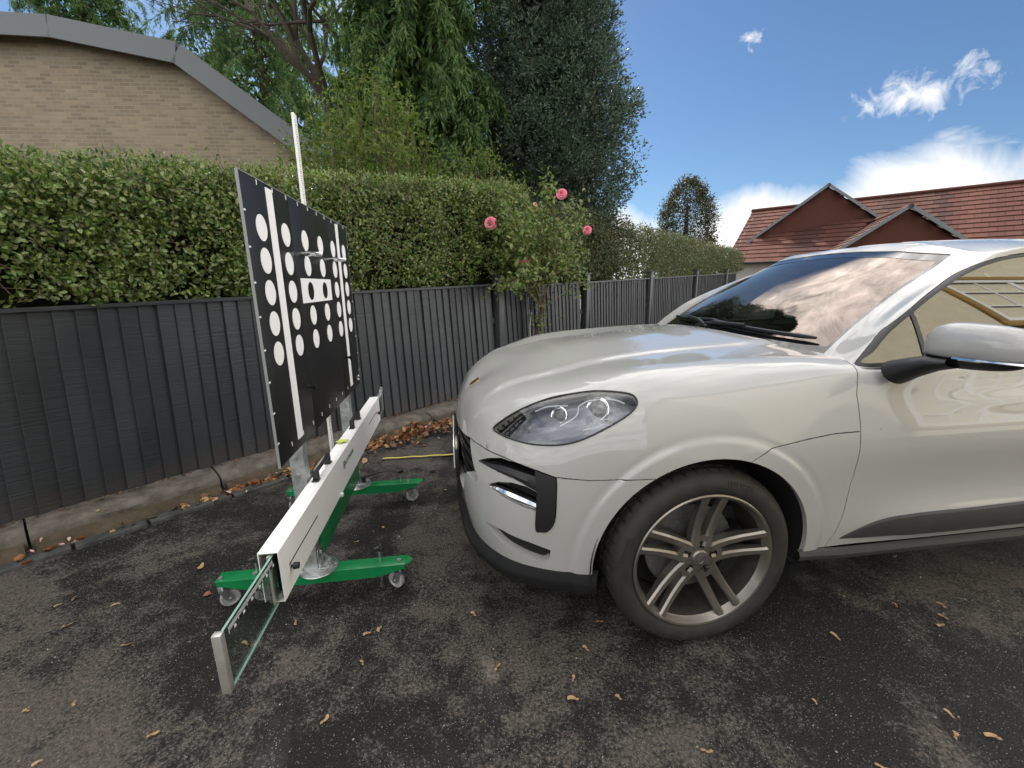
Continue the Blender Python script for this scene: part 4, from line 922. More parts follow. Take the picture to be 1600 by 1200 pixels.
    # --- door mirrors
    for sg in (1, -1):
        a = [( -.700, .905, 1.085), (-.705, .955, 1.112), (-.715, 1.01, 1.138)]
        mb = MB(); rows = []
        for (p, hw, hh) in ((a[0], .060, .040), (a[1], .054, .032), (a[2], .050, .026), ((-.725, 1.07, 1.148), .045, .016)):
            rows.append([(p[0] + hw * math.cos(t), p[1] - hh * .6 * math.sin(t), p[2] + hh * math.sin(t)) for t in np.linspace(0, 2 * math.pi, 16, endpoint=False)])
        vv = [q for r_ in rows for q in r_]; mb.add(vv, [(i * 16 + j, i * 16 + (j + 1) % 16, (i + 1) * 16 + (j + 1) % 16, (i + 1) * 16 + j) for i in range(3) for j in range(16)], None, True)
        arm = mb.build('mirror_arm', M_BLACKTRIM, car)
        def shell(z_lo, z_hi, name, material, par, grow=0.0):
            mb = MB(); nu, nv = 30, 16; vv = []
            for i in range(nu + 1):
                u = -1 + 2 * i / nu            # along y, inner to outer
                yc = 1.102 + .138 * u; e = max(0, 1 - abs(u) ** 3.2) ** .5
                hx = .050 * e + .002; hz = (.072 - .008 * u) * e + .002; zc = 1.205 + .002 * u; xc = -.735 - .055 * (u * .5 + .5) ** 1.5
                for j in range(nv):
                    a_ = 2 * math.pi * j / nv; ca, sa = math.cos(a_), math.sin(a_)
                    X = (abs(ca) ** .85) * (1 if ca > 0 else -.62) * (hx + grow); Z = (abs(sa) ** .8) * (1 if sa > 0 else -1) * (hz + grow)
                    zz = min(max(zc + Z, z_lo), z_hi); vv.append((xc + X, yc, zz))
            mb.add(vv, [(i * nv + j, i * nv + (j + 1) % nv, (i + 1) * nv + (j + 1) % nv, (i + 1) * nv + j) for i in range(nu) for j in range(nv)], None, True)
            return mb.build(name, material, par, 60)
        cap = shell(1.163, 1.4, 'mirror_cap', M_PAINT, arm); low = shell(1.0, 1.165, 'mirror_base', M_BLACKTRIM, arm, .002)
        lam = MB(); lam.tube([(-.683 - .055 * ((u * .5 + .5) ** 1.5) - .02 * max(0, u) ** 2, 1.102 + .138 * u, 1.166) for u in np.linspace(-.2, .93, 14)], .0055, 6); la = lam.build('indicator_strip', M_CHROME, arm)
        gl = MB(); gl.box((-.80, 1.10, 1.205), (.006, .22, .10), Matrix.Translation((0, 0, 0)), .002); mg = gl.build('mirror_glass', M_CHROME, arm)
        if sg < 0:
            fold = Matrix.Translation((-.72, -.93, 0)) @ Matrix.Translation((-.10, .02, -.03)) @ Matrix.Rotation(R(-88), 4, 'Z') @ Matrix.Translation((.72, .93, 0))     # folded in on the far side
            for ob in (arm, cap, low, la, mg): ob.data.transform(fold @ Matrix.Scale(-1, 4, (0, 1, 0))); ob.data.flip_normals()
    # --- badge on the nose: small gilt shield with red and black quarters
    i = np.argmin((V0[:, 0] - .812) ** 2 + V0[:, 1] ** 2 + (V0[:, 2] > .99) * 9 + (V0[:, 2] < .8) * 9); p = Vector(V0[i]); n = Vector((N0[i][0], 0, N0[i][2])).normalized(); up_ = (Vector((-n.z, 0, n.x))); 
    if up_.z < 0: up_ = -up_
    rt = up_.cross(n); MX = Matrix((rt, up_, n)).transposed().to_4x4(); MX.translation = p
    shp = [(-.024, .030), (-.010, .028), (0, .032), (.010, .028), (.024, .030), (.026, .006), (.021, -.014), (.010, -.027), (0, -.033), (-.010, -.027), (-.021, -.014), (-.026, .006)]
    mb = MB(); mb.prism(shp, -.004, .004, 'XY', MX); bd = mb.build('bonnet_badge', M_GOLD, car)
    mb = MB()
    for (a_, b_, c_, d_) in ((-.021, -.004, .016, .0195), (-.021, -.004, .009, .0125), (.004, .021, -.0075, -.004), (.004, .018, -.0145, -.011)): mb.box(((a_ + b_) / 2, (c_ + d_) / 2, .0045), (b_ - a_, d_ - c_, .002), MX)
    mb.build('badge_red_bar', M_RED, bd)
    mb = MB()
    for (a_, b_, c_, d_) in ((-.021, -.004, .0125, .0158), (.004, .021, -.011, -.0078), (-.004, .004, -.008, .008), (.005, .019, .006, .009), (-.019, -.006, -.010, -.006)): mb.box(((a_ + b_) / 2, (c_ + d_) / 2, .0046), (b_ - a_, d_ - c_, .002), MX)
    mb.build('badge_black_bar', M_BLACKTRIM, bd)
    # --- wheels
    wheel = make_wheel(car)
    for cx, sg in ((0, -1), (WB, 1), (WB, -1)):
        c = copy_tree(wheel, car); c.location = (cx, sg * WHEEL_Y, WHEEL_R)
        if sg < 0: c.rotation_euler = (0, 0, math.pi)
    return car

WHEEL_R, WHEEL_Y = .372, .925
def make_wheel(car):
    w = empty('wheel', (0, WHEEL_Y, WHEEL_R)); w.parent = car
    # tyre: rounded section with circumferential grooves and a cut tread
    prof = [(.281, -.012), (.290, -.002), (.304, .004), (.322, .007), (.338, .004), (.350, -.003), (.358, -.012), (.3640, -.022), (.3685, -.034)]
    tread = []
    y = -.038
    for k in range(5):
        wdt = [.028, .034, .040, .034, .028][k]
        cr = lambda q: .372 - .0012 * ((q + .135) / .1) ** 2
        tread += [(cr(y), y), (cr(y - wdt * .5), y - wdt * .5), (cr(y - wdt), y - wdt)]
        if k < 4: tread += [(.3645, y - wdt - .0015), (.3645, y - wdt - .0075)]
        y -= wdt + .009
    yb = y + .009
    back = [(.3685, yb - .004), (.358, yb - .026), (.338, yb - .040), (.300, yb - .030), (.281, yb - .018)]
    P = prof + tread + back; n = 288; m = len(P); vs = []; fs = []
    for i in range(n):
        a = 2 * math.pi * i / n; ph = i % 6
        for j, (r, h) in enumerate(P):
            rr = r
            if j >= len(prof) - 2 and j < len(prof) + len(tread) and r > .3655 and (ph == 0): rr = r - (.0075 if j >= len(prof) else .006)
            if j == 5 and ph == 0: rr -= .0008
            sk = .010 * (h + .13)
            vs.append((rr * math.cos(a + sk * 1.5), h, rr * math.sin(a + sk * 1.5)))
    fs = [(i * m + j, i * m + j + 1, ((i + 1) % n) * m + j + 1, ((i + 1) % n) * m + j) for i in range(n) for j in range(m - 1)]
    mb = MB(); mb.add(vs, fs, None, True); mb.build('tyre', M_RUBBER, w, 38)
    # raised bands of lettering ribs on the sidewall
    rnd = random.Random(4)
    for a0, cnt in ((1.75, 9), (4.9, 11), (3.3, 6), (0.1, 8)):
        a = a0; mb = MB()
        for k in range(cnt):
            wdt = rnd.choice((.022, .028, .034)); r0, r1 = .325, .341
            q = [(r, aa) for r, aa in ((r0, a), (r0, a + wdt), (r1, a + wdt), (r1, a))]
            yo = .0082
            mb.add([(r * math.cos(t), yo - (.0022 if r > .33 else 0), r * math.sin(t)) for r, t in q] + [(r * math.cos(t), yo - .006, r * math.sin(t)) for r, t in q], [(0, 1, 2, 3), (0, 4, 5, 1), (1, 5, 6, 2), (2, 6, 7, 3), (3, 7, 4, 0)])
            a += wdt + .012
        mb.build('sidewall_lettering', M_RUBBER, w)['kind'] = 'stuff'
    rim = MB()
    rim.lathe([(.2825, -.012), (.2840, -.003), (.2790, .001), (.2720, -.001), (.2680, -.010), (.2610, -.026), (.2585, -.030)], 96)
    bl_ = MB(); bl_.lathe([(.2590, -.0295), (.2560, -.060), (.2520, -.19), (.2750, -.215)], 72)
    # five pairs of spokes
    def spoke(a, off0, off1):
        d = Vector((-math.cos(a), 0, math.sin(a))); t = Vector((math.sin(a), 0, math.cos(a)))
        rows = []
        for r, off, hw, y_, dp in ((.050, off0 * .9, .0215, -.031, .040), (.085, off0, .0185, -.035, .042), (.13, off0 + (off1 - off0) * .25, .0165, -.034, .040), (.18, off0 + (off1 - off0) * .55, .0156, -.027, .036), (.225, off0 + (off1 - off0) * .8, .0154, -.016, .032), (.258, off1, .0162, -.007, .028), (.273, off1 * 1.03, .0195, -.004, .022)):
            c = d * r + t * off
            rows.append([c + t * (-hw) + Vector((0, y_ - dp, 0)), c + t * (-hw) + Vector((0, y_ - .007, 0)), c + t * (-hw * .55) + Vector((0, y_, 0)), c + t * (hw * .55) + Vector((0, y_ , 0)), c + t * hw + Vector((0, y_ - .007, 0)), c + t * hw + Vector((0, y_ - dp, 0))])
        vv = [p for r_ in rows for p in r_]; rim.add(vv, [(i * 6 + j, i * 6 + j + 1, (i + 1) * 6 + j + 1, (i + 1) * 6 + j) for i in range(6) for j in range(5)], None, True)
    A0 = R(84)
    for k in range(5):
        a = A0 + 2 * math.pi * k / 5; spoke(a, -.0275, -.038); spoke(a, .0275, .038)
        d = Vector((-math.cos(a), 0, math.sin(a))); t = Vector((math.sin(a), 0, math.cos(a)))
    # hub with its five bolt wells
    hub = []; n = 60
    for i in range(n):
        a = 2 * math.pi * i / n; rr = .084 + .013 * math.cos(5 * (a - (math.pi - A0))); hub.append((rr * math.cos(a), rr * math.sin(a)))
    bm = bmesh.new(); vs2 = [bm.verts.new((x_, -.034, z_)) for x_, z_ in hub]; f = bm.faces.new(vs2)
    holes = []
    for k in range(5):
        a = A0 + 2 * math.pi * k / 5; holes.append((-math.cos(a) * .058, math.sin(a) * .058))
    bm.free()
    from mathutils.geometry import delaunay_2d_cdt
    pts = [Vector(h) for h in hub]; edges = [(i, (i + 1) % n) for i in range(n)]
    well_list = []
    for hx, hz in holes:
        wells = MB(); well_list.append(wells); b0 = len(pts); q = 18
        pts += [Vector((hx + .0165 * math.cos(2 * math.pi * i / q), hz + .0165 * math.sin(2 * math.pi * i / q))) for i in range(q)]; edges += [(b0 + i, b0 + (i + 1) % q) for i in range(q)]
        wells.cyl((hx, -.034, hz), (hx, -.062, hz), .0166, .0155, 18, False); wells.cyl((hx, -.062, hz), (hx, -.0615, hz), .0155, .0155, 18); wells.cyl((hx, -.061, hz), (hx, -.050, hz), .0085, .008, 6)
    ov, oe, of, *_ = delaunay_2d_cdt(pts, edges, [], 0, 1e-6)
    keep = []
    for t in of:
        c = sum((ov[i] for i in t), Vector((0, 0))) / len(t)
        if any((c - Vector(h)).length < .0163 for h in holes): continue
        ang = math.atan2(c.y, c.x)
        if c.length > .084 + .013 * math.cos(5 * (ang - (math.pi - A0))): continue
        keep.append(tuple(t))
    rim.add([(p.x, -.034, p.y) for p in ov], keep)
    rim.add([(x_, -.034, z_) for x_, z_ in hub] + [(x_, -.075, z_) for x_, z_ in hub], [(i, (i + 1) % n, n + (i + 1) % n, n + i) for i in range(n)], None, True)
    rm = rim.build('rim', M_RIM, w, 32); bl_.build('rim_barrel', M_BARREL, w, 32); [q.build('bolt_well', M_UNDER, rm, 40) for q in well_list]
    cap = MB(); cap.lathe([(.0, -.0245), (.020, -.0248), (.030, -.0265), (.034, -.031), (.0345, -.036)], 40); cp = cap.build('centre_cap', M_RIM, rm)
    em = MB()
    shp = [(-.014, .017), (0, .019), (.014, .017), (.015, .002), (.011, -.010), (0, -.019), (-.011, -.010), (-.015, .002)]
    ring = [(x_, z_) for x_, z_ in shp]
    for i in range(8):
        a_, b_ = ring[i], ring[(i + 1) % 8]; em.tube([(a_[0], -.0238, a_[1]), (b_[0], -.0238, b_[1])], .0014, 5)
    for (a_, b_, c_, d_) in ((-.012, -.003, .009, .012), (-.012, -.003, .003, .006), (.003, .012, -.004, -.001), (.003, .010, -.010, -.007), (-.004, .004, -.005, .007)): em.box(((a_ + b_) / 2, -.0238, (c_ + d_) / 2), (b_ - a_, .003, d_ - c_))
    em.build('cap_emblem', M_STEEL, rm)
    br = MB(); br.lathe([(.05, -.115), (.185, -.115), (.187, -.118), (.187, -.140), (.185, -.143), (.05, -.143)], 64); br.build('brake_disc', M_STEEL, w, 30)
    ca = MB(); ca.prism([(-.16 * math.cos(a) , .16 * math.sin(a)) for a in np.linspace(.35, -.75, 9)] + [(-.225 * math.cos(a), .225 * math.sin(a)) for a in np.linspace(-.75, .35, 9)], -.165, -.095, 'XZ'); ca.build('brake_caliper', M_BLACKTRIM, w)
    ba = MB(); ba.lathe([(.03, -.19), (.25, -.20)], 40); ba.build('hub_backing', M_UNDER, w)
    return w
CAR = build_car()
# ---------------------------------------------------------------- wheeled stand, white beam, dotted board (built in the car's axes: x towards the car is falling)
M_GREEN = mat('green_paint', (0.004, 0.185, 0.055), 0.33, coat=0.3, var=0.10, scale=14, bump=0.05, bscale=260)
M_ZINC = mat('zinc', (0.50, 0.52, 0.52), 0.36, metal=0.9, var=0.28, scale=22, rvar=0.12)
M_GALV = mat('galvanised', (0.30, 0.32, 0.31), 0.45, metal=0.75, col2=(0.52, 0.55, 0.54), scale=26, rvar=0.12, detail=3)
M_BPLAST = mat('black_plastic', (0.012, 0.012, 0.013), 0.42, bump=0.1, bscale=300, var=0.1)
M_WPOWDER = mat('white_powder_coat', (0.86, 0.85, 0.825), 0.36, coat=0.15, var=0.02, scale=5, bump=0.04, bscale=500)
M_BOARD = mat('board_black', (0.0085, 0.0088, 0.0095), 0.40, var=0.2, scale=3, rvar=0.07, bump=0.03, bscale=120)
M_BWHITE = mat('board_white', (0.90, 0.90, 0.89), 0.5)
M_BEDGE = mat('board_edge', (0.30, 0.31, 0.31), 0.5, metal=0.3)
M_HUB = mat('castor_hub_zinc', (0.50, 0.51, 0.51), 0.3, metal=0.45, var=0.1, scale=30)
M_GREYTYRE = mat('grey_castor_tyre', (0.34, 0.34, 0.325), 0.55, var=0.12, scale=30)
M_SEAM = mat('seam', (0.045, 0.046, 0.048), 0.5)
M_PANE = glass_mat('pane_glass', (.84, .91, .87), 1.5)
M_PANEEDGE = mat('pane_edge', (0.22, 0.36, 0.30), 0.15)
M_ALU = mat('brushed_aluminium', (0.55, 0.54, 0.50), 0.4, metal=0.7, var=0.1, scale=30)
M_TEXTG = mat('print_green', (0.02, 0.20, 0.08), 0.5); M_TEXTK = mat('print_black', (0.015, 0.015, 0.015), 0.5)

def text_mesh(txt, size, name, material, parent, M, extrude=0.0004):
    cu = bpy.data.curves.new(name, 'FONT'); cu.body = txt; cu.size = size; cu.extrude = extrude; cu.align_x = 'CENTER'; cu.align_y = 'CENTER'; cu.resolution_u = 3
    tmp = bpy.data.objects.new('tmp', cu); COL.objects.link(tmp)
    dg = bpy.context.evaluated_depsgraph_get(); dg.update(); me = bpy.data.meshes.new_from_object(tmp.evaluated_get(dg)); me.name = name
    bpy.data.objects.remove(tmp); bpy.data.curves.remove(cu)
    me.transform(M); me.materials.clear(); me.materials.append(material)
    return link_mesh(name, me, parent)
# lettering plane facing -x in local axes: text right = -y, text up = +z
FACE = Matrix(((0, 0, -1, 0), (-1, 0, 0, 0), (0, 1, 0, 0), (0, 0, 0, 1)))

SX, SY = 1.58, -0.03                      # stand root in car axes
def sl(x, y, z): return (x - SX, y - SY, z)
def stand():
    st = empty('wheeled_stand', car_world(SX, SY), CAR_ROT, 'green steel castor base with galvanised posts under the black dotted board', 'stand')
    # one castor, copied
    def castor(x, y, swing):
        c = MB(); c.cyl((0, -.011, .040), (0, .011, .040), .0395, None, 32); tyre = None
        root = MB(); root.lathe([(.031, -.012), (.0385, -.011), (.0405, -.006), (.0405, .006), (.0385, .011), (.031, .012)], 36, 'Y', (0, 0, .0405))
        o = root.build('castor', M_GREYTYRE, st); o.location = sl(x, y, 0); o.rotation_euler = (0, 0, swing)
        h = MB(); h.lathe([(.0, -.010), (.030, -.009), (.0315, -.011), (.0315, .011), (.030, .009), (.0, .010)], 30, 'Y', (0, 0, .0405)); h.build('castor_hub', M_HUB, o)
        f = MB()
        for s in (-1, 1):
            f.add([(-.014, s * .0155, .034), (.014, s * .0155, .034), (.040, s * .019, .092), (.006, s * .019, .092), (-.014, s * .0175, .034), (.014, s * .0175, .034), (.040, s * .021, .092), (.006, s * .021, .092)], [(0, 1, 2, 3), (4, 7, 6, 5), (0, 4, 5, 1), (1, 5, 6, 2), (2, 6, 7, 3), (3, 7, 4, 0)])
        f.box((.023, 0, .092), (.036, .044, .004)); f.cyl((0, -.024, .0405), (0, .024, .0405), .006, None, 12); f.cyl((.023, 0, .09), (.023, 0, .150), .006, None, 12); f.cyl((.023, 0, .142), (.023, 0, .153), .010, None, 6)
        f.build('castor_fork', M_ZINC, o)
        return o
    def knob(x, y):
        k = MB(); k.cyl((0, 0, .205), (0, 0, .222), .010, .013, 14)
        for i in range(3):
            a = 2 * math.pi * i / 3 + .4; k.tube([(0, 0, .217), (.013 * math.cos(a), .013 * math.sin(a), .219), (.026 * math.cos(a), .026 * math.sin(a), .222)], [.009, .010, .006], 8)
        o = k.build('levelling_knob', M_BPLAST, st); o.location = sl(x, y, 0)
        s = MB(); s.cyl((0, 0, .045), (0, 0, .206), .005, None, 10); s.cyl((0, 0, .066), (0, 0, .074), .010, None, 6); s.build('levelling_screw', M_ZINC, o)
        f = MB(); f.cyl((0, 0, .022), (0, 0, .046), .019, .010, 18); f.build('levelling_foot', M_BPLAST, o)
    for yl in (.395, -.455):
        mb = MB()       # inverted channel with ends cut away underneath
        xa, xb, hw = 1.185, 2.005, .033; zt, zb = .140, .088
        side = [(xa, zt), (xb, zt), (xb, zt - .02), (xb - .13, zb), (xa + .13, zb), (xa, zt - .02)]
        for s in (-1, 1): mb.prism([sl(x, 0, z)[0::2] for x, z in side], yl - SY + s * hw - .0025, yl - SY + s * hw + .0025, 'XZ')
        mb.box(sl((xa + xb) / 2, yl, zt + .0018), (xb - xa + .01, 2 * hw + .008, .0036), None, .0012)
        mb.cyl(sl(xa, yl, zt - .001), sl(xa, yl, zt + .0026), hw * .98, None, 24); mb.build('leg', M_GREEN, st, 30)
        castor(1.232, yl - .004, 2.6 if yl > 0 else .35); castor(1.972, yl + .004, .55); knob(1.300, yl); knob(1.845, yl)
        if yl > 0: castor(1.838, yl - .014, .9)
        d = MB(); d.lathe([(0, .1445), (.083, .1445), (.085, .147), (.083, .1505), (0, .1505)], 48, 'Z', sl(1.575, yl, 0)); d.lathe([(.06, .151), (.06, .158), (.0, .158)], 40, 'Z', sl(1.575, yl, 0)); dd = d.build('swivel_plate', M_ZINC, st, 30)
        for a in (.3, 1.9, 3.4, 4.7):
            b = MB(); b.cyl((.072 * math.cos(a) + 1.575 - SX, .072 * math.sin(a) + yl - SY, .150), (.072 * math.cos(a) + 1.575 - SX, .072 * math.sin(a) + yl - SY, .157), .007, None, 6); b.build('bolt', M_ZINC, dd)
        a = MB(); a.box(sl(1.562, yl, .205), (.005, .075, .095), None, .002); a.box(sl(1.545, yl, .161), (.045, .075, .005), None, .002); a.add([sl(1.56, yl - .038, .158), sl(1.525, yl - .038, .158), sl(1.56, yl - .038, .20), sl(1.56, yl - .034, .158), sl(1.525, yl - .034, .158), sl(1.56, yl - .034, .20)], [(0, 1, 2), (3, 5, 4), (0, 3, 4, 1), (1, 4, 5, 2), (2, 5, 3, 0)])
        ab = a.build('foot_bracket', M_ZINC, st); b = MB(); b.cyl(sl(1.560, yl, .225), sl(1.553, yl, .225), .009, None, 6); b.build('bracket_bolt', M_ZINC, ab); b = MB(); b.cyl(sl(1.548, yl, .163), sl(1.548, yl, .170), .009, None, 6); b.build('bracket_bolt', M_ZINC, ab)
        p = MB()        # upright: U channel open towards the fence
        yc = yl + .003
        p.box(sl(1.5715, yc, .92), (.003, .052, 1.54)); p.box(sl(1.6005, yc + .0245, .92), (.055, .003, 1.54)); p.box(sl(1.6005, yc - .0245, .92), (.055, .003, 1.54)); up = p.build('post', M_GALV, st)
        for z in (.30, .62, .70): b = MB(); b.cyl(sl(1.604, yc + .026, z), sl(1.604, yc + .033, z), .011, None, 6); b.build('post_bolt', M_ZINC, up)
    c = MB(); c.box(sl(1.566, -.03, .285), (.03, .79, .17), None, .004); c.build('crossbar', M_GREEN, st)
    # clamp lever beside the far upright
    l = MB(); l.cyl(sl(1.535, -.452, .150), sl(1.535, -.452, .196), .013, None, 14); l.tube([sl(1.535, -.452, .19), sl(1.49, -.462, .204), sl(1.43, -.475, .212), sl(1.39, -.482, .214)], [.010, .009, .007, .005], 8); l.build('clamp_lever', M_BPLAST, st)
    r = MB(); yr = -.100
    r.box(sl(1.605, yr, 1.35), (.012, .040, 1.70), None, .002); ru = r.build('ruler_strip', M_WPOWDER, st)
    t = MB()
    for k in range(168):
        z = .50 + .01 * k; w = .020 if k % 5 == 0 else .012; t.box(sl(1.5988, yr + .019 - w / 2, z), (.0006, w, .0024))
    t.build('ruler_marks', M_TEXTK, ru)
    return st
STAND = stand()

BX, BY0, BY1, BZ0, BZ1 = 1.560, .678, -.742, .768, 1.778
def board():
    bd = empty('target_board', car_world(SX, SY, BZ0), CAR_ROT, 'tall black target board with white dots and two white stripes hung on galvanised posts', 'target board')
    def bl(x, y, z): return (x - SX, y - SY, z - BZ0)
    ys = [BY0, .256, -.316, BY1]
    for a, b in zip(ys[:-1], ys[1:]):
        g = .0012; mb = MB(); mb.box(bl(BX + .004, (a + b) / 2, (BZ0 + BZ1) / 2), (.008, a - b - 2 * g, BZ1 - BZ0), None, .0008); mb.build('board_panel', M_BOARD, bd)
    e = MB()
    e.box(bl(BX + .004, BY0 + .0015, (BZ0 + BZ1) / 2), (.009, .003, BZ1 - BZ0 + .004)); e.box(bl(BX + .004, BY1 - .0015, (BZ0 + BZ1) / 2), (.009, .003, BZ1 - BZ0 + .004)); e.box(bl(BX + .004, -.032, BZ1 + .0015), (.009, 1.42, .003)); e.build('board_edging', M_BEDGE, bd)
    for (y0, y1) in ((.483, .422), (-.463, -.524)):
        mb = MB(); mb.box(bl(BX - .0006, (y0 + y1) / 2, (BZ1 - .012 + .805) / 2), (.0012, y0 - y1, BZ1 - .012 - .805)); mb.build('white_stripe', M_BWHITE, bd)
    cols = (.556, .330, .100, -.134, -.372, -.620); rows = (1.618, 1.507, 1.396, 1.285, 1.174)
    def disc(y, z, r, x, m):
        mb = MB(); n = 40; mb.add([bl(x, y + r * math.cos(2 * math.pi * i / n), z + r * math.sin(2 * math.pi * i / n)) for i in range(n)] + [bl(x + .0012, y + r * math.cos(2 * math.pi * i / n), z + r * math.sin(2 * math.pi * i / n)) for i in range(n)], [tuple(range(n)), tuple(range(n, 2 * n))[::-1]] + [(i, n + i, n + (i + 1) % n, (i + 1) % n) for i in range(n)]); return mb.build('dot', m, bd)
    for j, z in enumerate(rows):
        for i, y in enumerate(cols):
            if j == 2 and i in (2, 3): continue
            disc(y, z, .0445, BX - .0012, M_BWHITE)
    mb = MB(); mb.box(bl(BX - .0006, -.015, 1.398), (.0012, .475, .108)); mb.build('white_rectangle', M_BWHITE, bd)
    for y in (.098, -.130): disc(y, 1.396, .0405, BX - .0024, M_BOARD)['label'] = 'black dot on the white rectangle'
    for z in np.linspace(1.66, .86, 8):
        for y, w in ((BY0 - .007, .014), (BY1 + .007, .014)): mb = MB(); mb.box(bl(BX - .0005, y, z), (.001, w, .006)); mb.build('edge_mark', M_BWHITE, bd)
    for y in np.linspace(.55, -.66, 10):
        for z in (BZ1 - .011, BZ0 + .045): mb = MB(); mb.box(bl(BX - .0005, y, z), (.001, .006, .017)); mb.build('edge_mark', M_BWHITE, bd)
    for y in (.165, -.275):
        mb = MB(); mb.cyl(bl(BX, y, 1.556), bl(BX - .085, y, 1.556), .0095, None, 20); mb.cyl(bl(BX - .085, y, 1.556), bl(BX - .089, y, 1.556), .0095, .006, 20); mb.build('peg', M_CHROME, bd)
    for y, z in ((.300, .985), (-.425, .995)):
        mb = MB(); mb.cyl(bl(BX, y, z), bl(BX - .02, y, z), .007, None, 12); mb.cyl(bl(BX - .02, y, z), bl(BX - .038, y, z), .012, .014, 16); mb.build('clamp_knob', M_BPLAST, bd)
    mb = MB(); mb.box(bl(BX - .0006, -.700, .825), (.0012, .03, .010)); mb.box(bl(BX - .0006, -.700, .800), (.0012, .03, .010)); mb.build('type_label', M_BWHITE, bd)
    for y in (.398, -.452):
        mb = MB(); mb.box(bl(BX + .0088, y, 1.3), (.0014, .09, .05)); mb.box(bl(BX + .0088, y, .90), (.0014, .09, .05)); mb.build('hanging_bracket', M_ZINC, bd)
    return bd
BOARD = board()

WX0, WX1, WY0, WY1, WZ0, WZ1 = 1.500, 1.5635, .933, -1.035, .402, .586
def beam():
    bm_ = empty('reflector_beam', car_world(SX, SY, WZ0), CAR_ROT, 'long white metal beam with two black grab handles fixed across the green stand', 'beam')
    def wl(x, y, z): return (x - SX, y - SY, z - WZ0)
    t = .003; yc, ly = (WY0 + WY1) / 2, WY0 - WY1
    mb = MB()
    prof = [(WX0, WZ0), (WX0, WZ1), (WX1, WZ1), (WX1, WZ0 + .004), (WX1 - t, WZ0 + .004), (WX1 - t, WZ1 - t), (WX0 + t, WZ1 - t), (WX0 + t, WZ0 + t), (WX0 + .030, WZ0 + t), (WX0 + .030, WZ0)]
    mb.prism([(x - SX, z - WZ0) for x, z in prof], WY1 - SY, WY0 - SY, 'XZ'); mb.build('channel', M_WPOWDER, bm_, 20)
    mb = MB(); mb.box(wl((WX0 + WX1) / 2 - .004, yc, (WZ0 + WZ1) / 2 + .002), (.004, ly - .07, .17)); mb.box(wl(WX0 + .0055, yc, (WZ0 + WZ1) / 2), (.003, ly - .01, .165)); mb.build('channel_lining', M_BPLAST, bm_)
    for y0, y1, z in ((.552, .868, .494), (-.605, -.895, .506)):
        mb = MB(); mb.box(wl(WX0 - .0006, (y0 + y1) / 2, z), (.0016, abs(y0 - y1), .0048), None, 0); mb.build('slot', M_BPLAST, bm_)
        yk = y1 - .012 if y1 > 0 else y1 - .02
        mb = MB(); mb.cyl(wl(WX0, yk, z - .014), wl(WX0 - .010, yk, z - .014), .005, None, 12); mb.cyl(wl(WX0 - .010, yk, z - .014), wl(WX0 - .026, yk, z - .014), .0125, .011, 20); mb.build('slide_knob', M_BPLAST, bm_)
    for y0, y1 in ((.405, .225), (-.300, -.470)):
        mb = MB()
        for s, yy in ((1, y0), (-1, y1)): mb.box(wl(1.535, yy, WZ1 + .020), (.026, .022, .040), None, .004); mb.box(wl(1.535, yy + s * .006, WZ1 + .003), (.030, .034, .006), None, .002)
        mb.box(wl(1.535, (y0 + y1) / 2, WZ1 + .044), (.026, y0 - y1 + .022, .016), None, .006); mb.build('grab_handle', M_BPLAST, bm_)
    # sliding glass with its scale, pulled out at both ends
    for s, ya, yb in ((1, WY0 - .03, 1.240), (-1, WY1 + .03, -1.300)):
        xg = 1.521
        p = MB(); p.box(wl(xg, (ya + yb) / 2, .488), (.006, abs(yb - ya), .172)); gp = p.build('glass_pane', M_PANE, bm_)
        ed = MB(); ed.box(wl(xg, (ya + yb) / 2, .5745), (.0062, abs(yb - ya), .0016)); ed.box(wl(xg, (ya + yb) / 2, .4015), (.0062, abs(yb - ya), .0016)); ed.box(wl(xg, yb, .488), (.0062, .0016, .172)); ed.build('glass_edge', M_PANEEDGE, gp)
        if s > 0:
            k = MB(); k.box(wl(1.527, 1.2495, .488), (.0225, .019, .176), None, .0015); k.build('end_cap', M_ALU, bm_)
            q = MB(); q.box(wl(1.529, ya + .03, .488), (.010, .02, .178)); q.build('guide_rail', M_ALU, bm_)
        else:
            k = MB(); k.cyl(wl(1.521, -1.296, .575), wl(1.521, -1.296, .600), .011, None, 14); k.box(wl(1.527, -1.305, .488), (.0225, .014, .176), None, .0015); k.build('end_cap', M_ALU, bm_)
        mb = MB(); n = 0
        a, b = (WY0 + .01, 1.225) if s > 0 else (-1.05, -1.28)
        for i in range(int(abs(b - a) / .005)):
            yy = a + (b - a) * i / (abs(b - a) / .005); h = .026 if i % 10 == 0 else (.020 if i % 5 == 0 else .013)
            mb.box(wl(xg - .0034, yy, .566 - h / 2), (.0006, .0016, h))
            if i % 10 == 0: mb.box(wl(xg - .0034, yy - .006 * (1 if s > 0 else -1), .544), (.0006, .007, .008))
        mb.build('measuring_scale', M_BWHITE, gp)
        if s > 0: q = MB(); q.box(wl(xg + .0036, (WY0 + 1.24) / 2, .552), (.0006, 1.24 - WY0, .036)); q.build('scale_strip', mat('scale_strip', (.03, .035, .034), .3), gp)
    # printed emblem and name
    mk = MB(); yE, zE = .080, .515
    for r in (.0215, .0165): mk.add([wl(WX0 - .0008, yE + rr * math.cos(a), zE + rr * math.sin(a)) for rr in (r, r - .0028) for a in np.linspace(0, 2 * math.pi, 33)[:-1]], [(i, (i + 1) % 32, 32 + (i + 1) % 32, 32 + i) for i in range(32)])
    for dy in (-.006, .006): mk.box(wl(WX0 - .0008, yE + dy, zE), (.0006, .003, .020))
    mk.box(wl(WX0 - .0008, yE, zE), (.0006, .012, .003)); mk.build('printed_emblem', M_TEXTK, bm_)
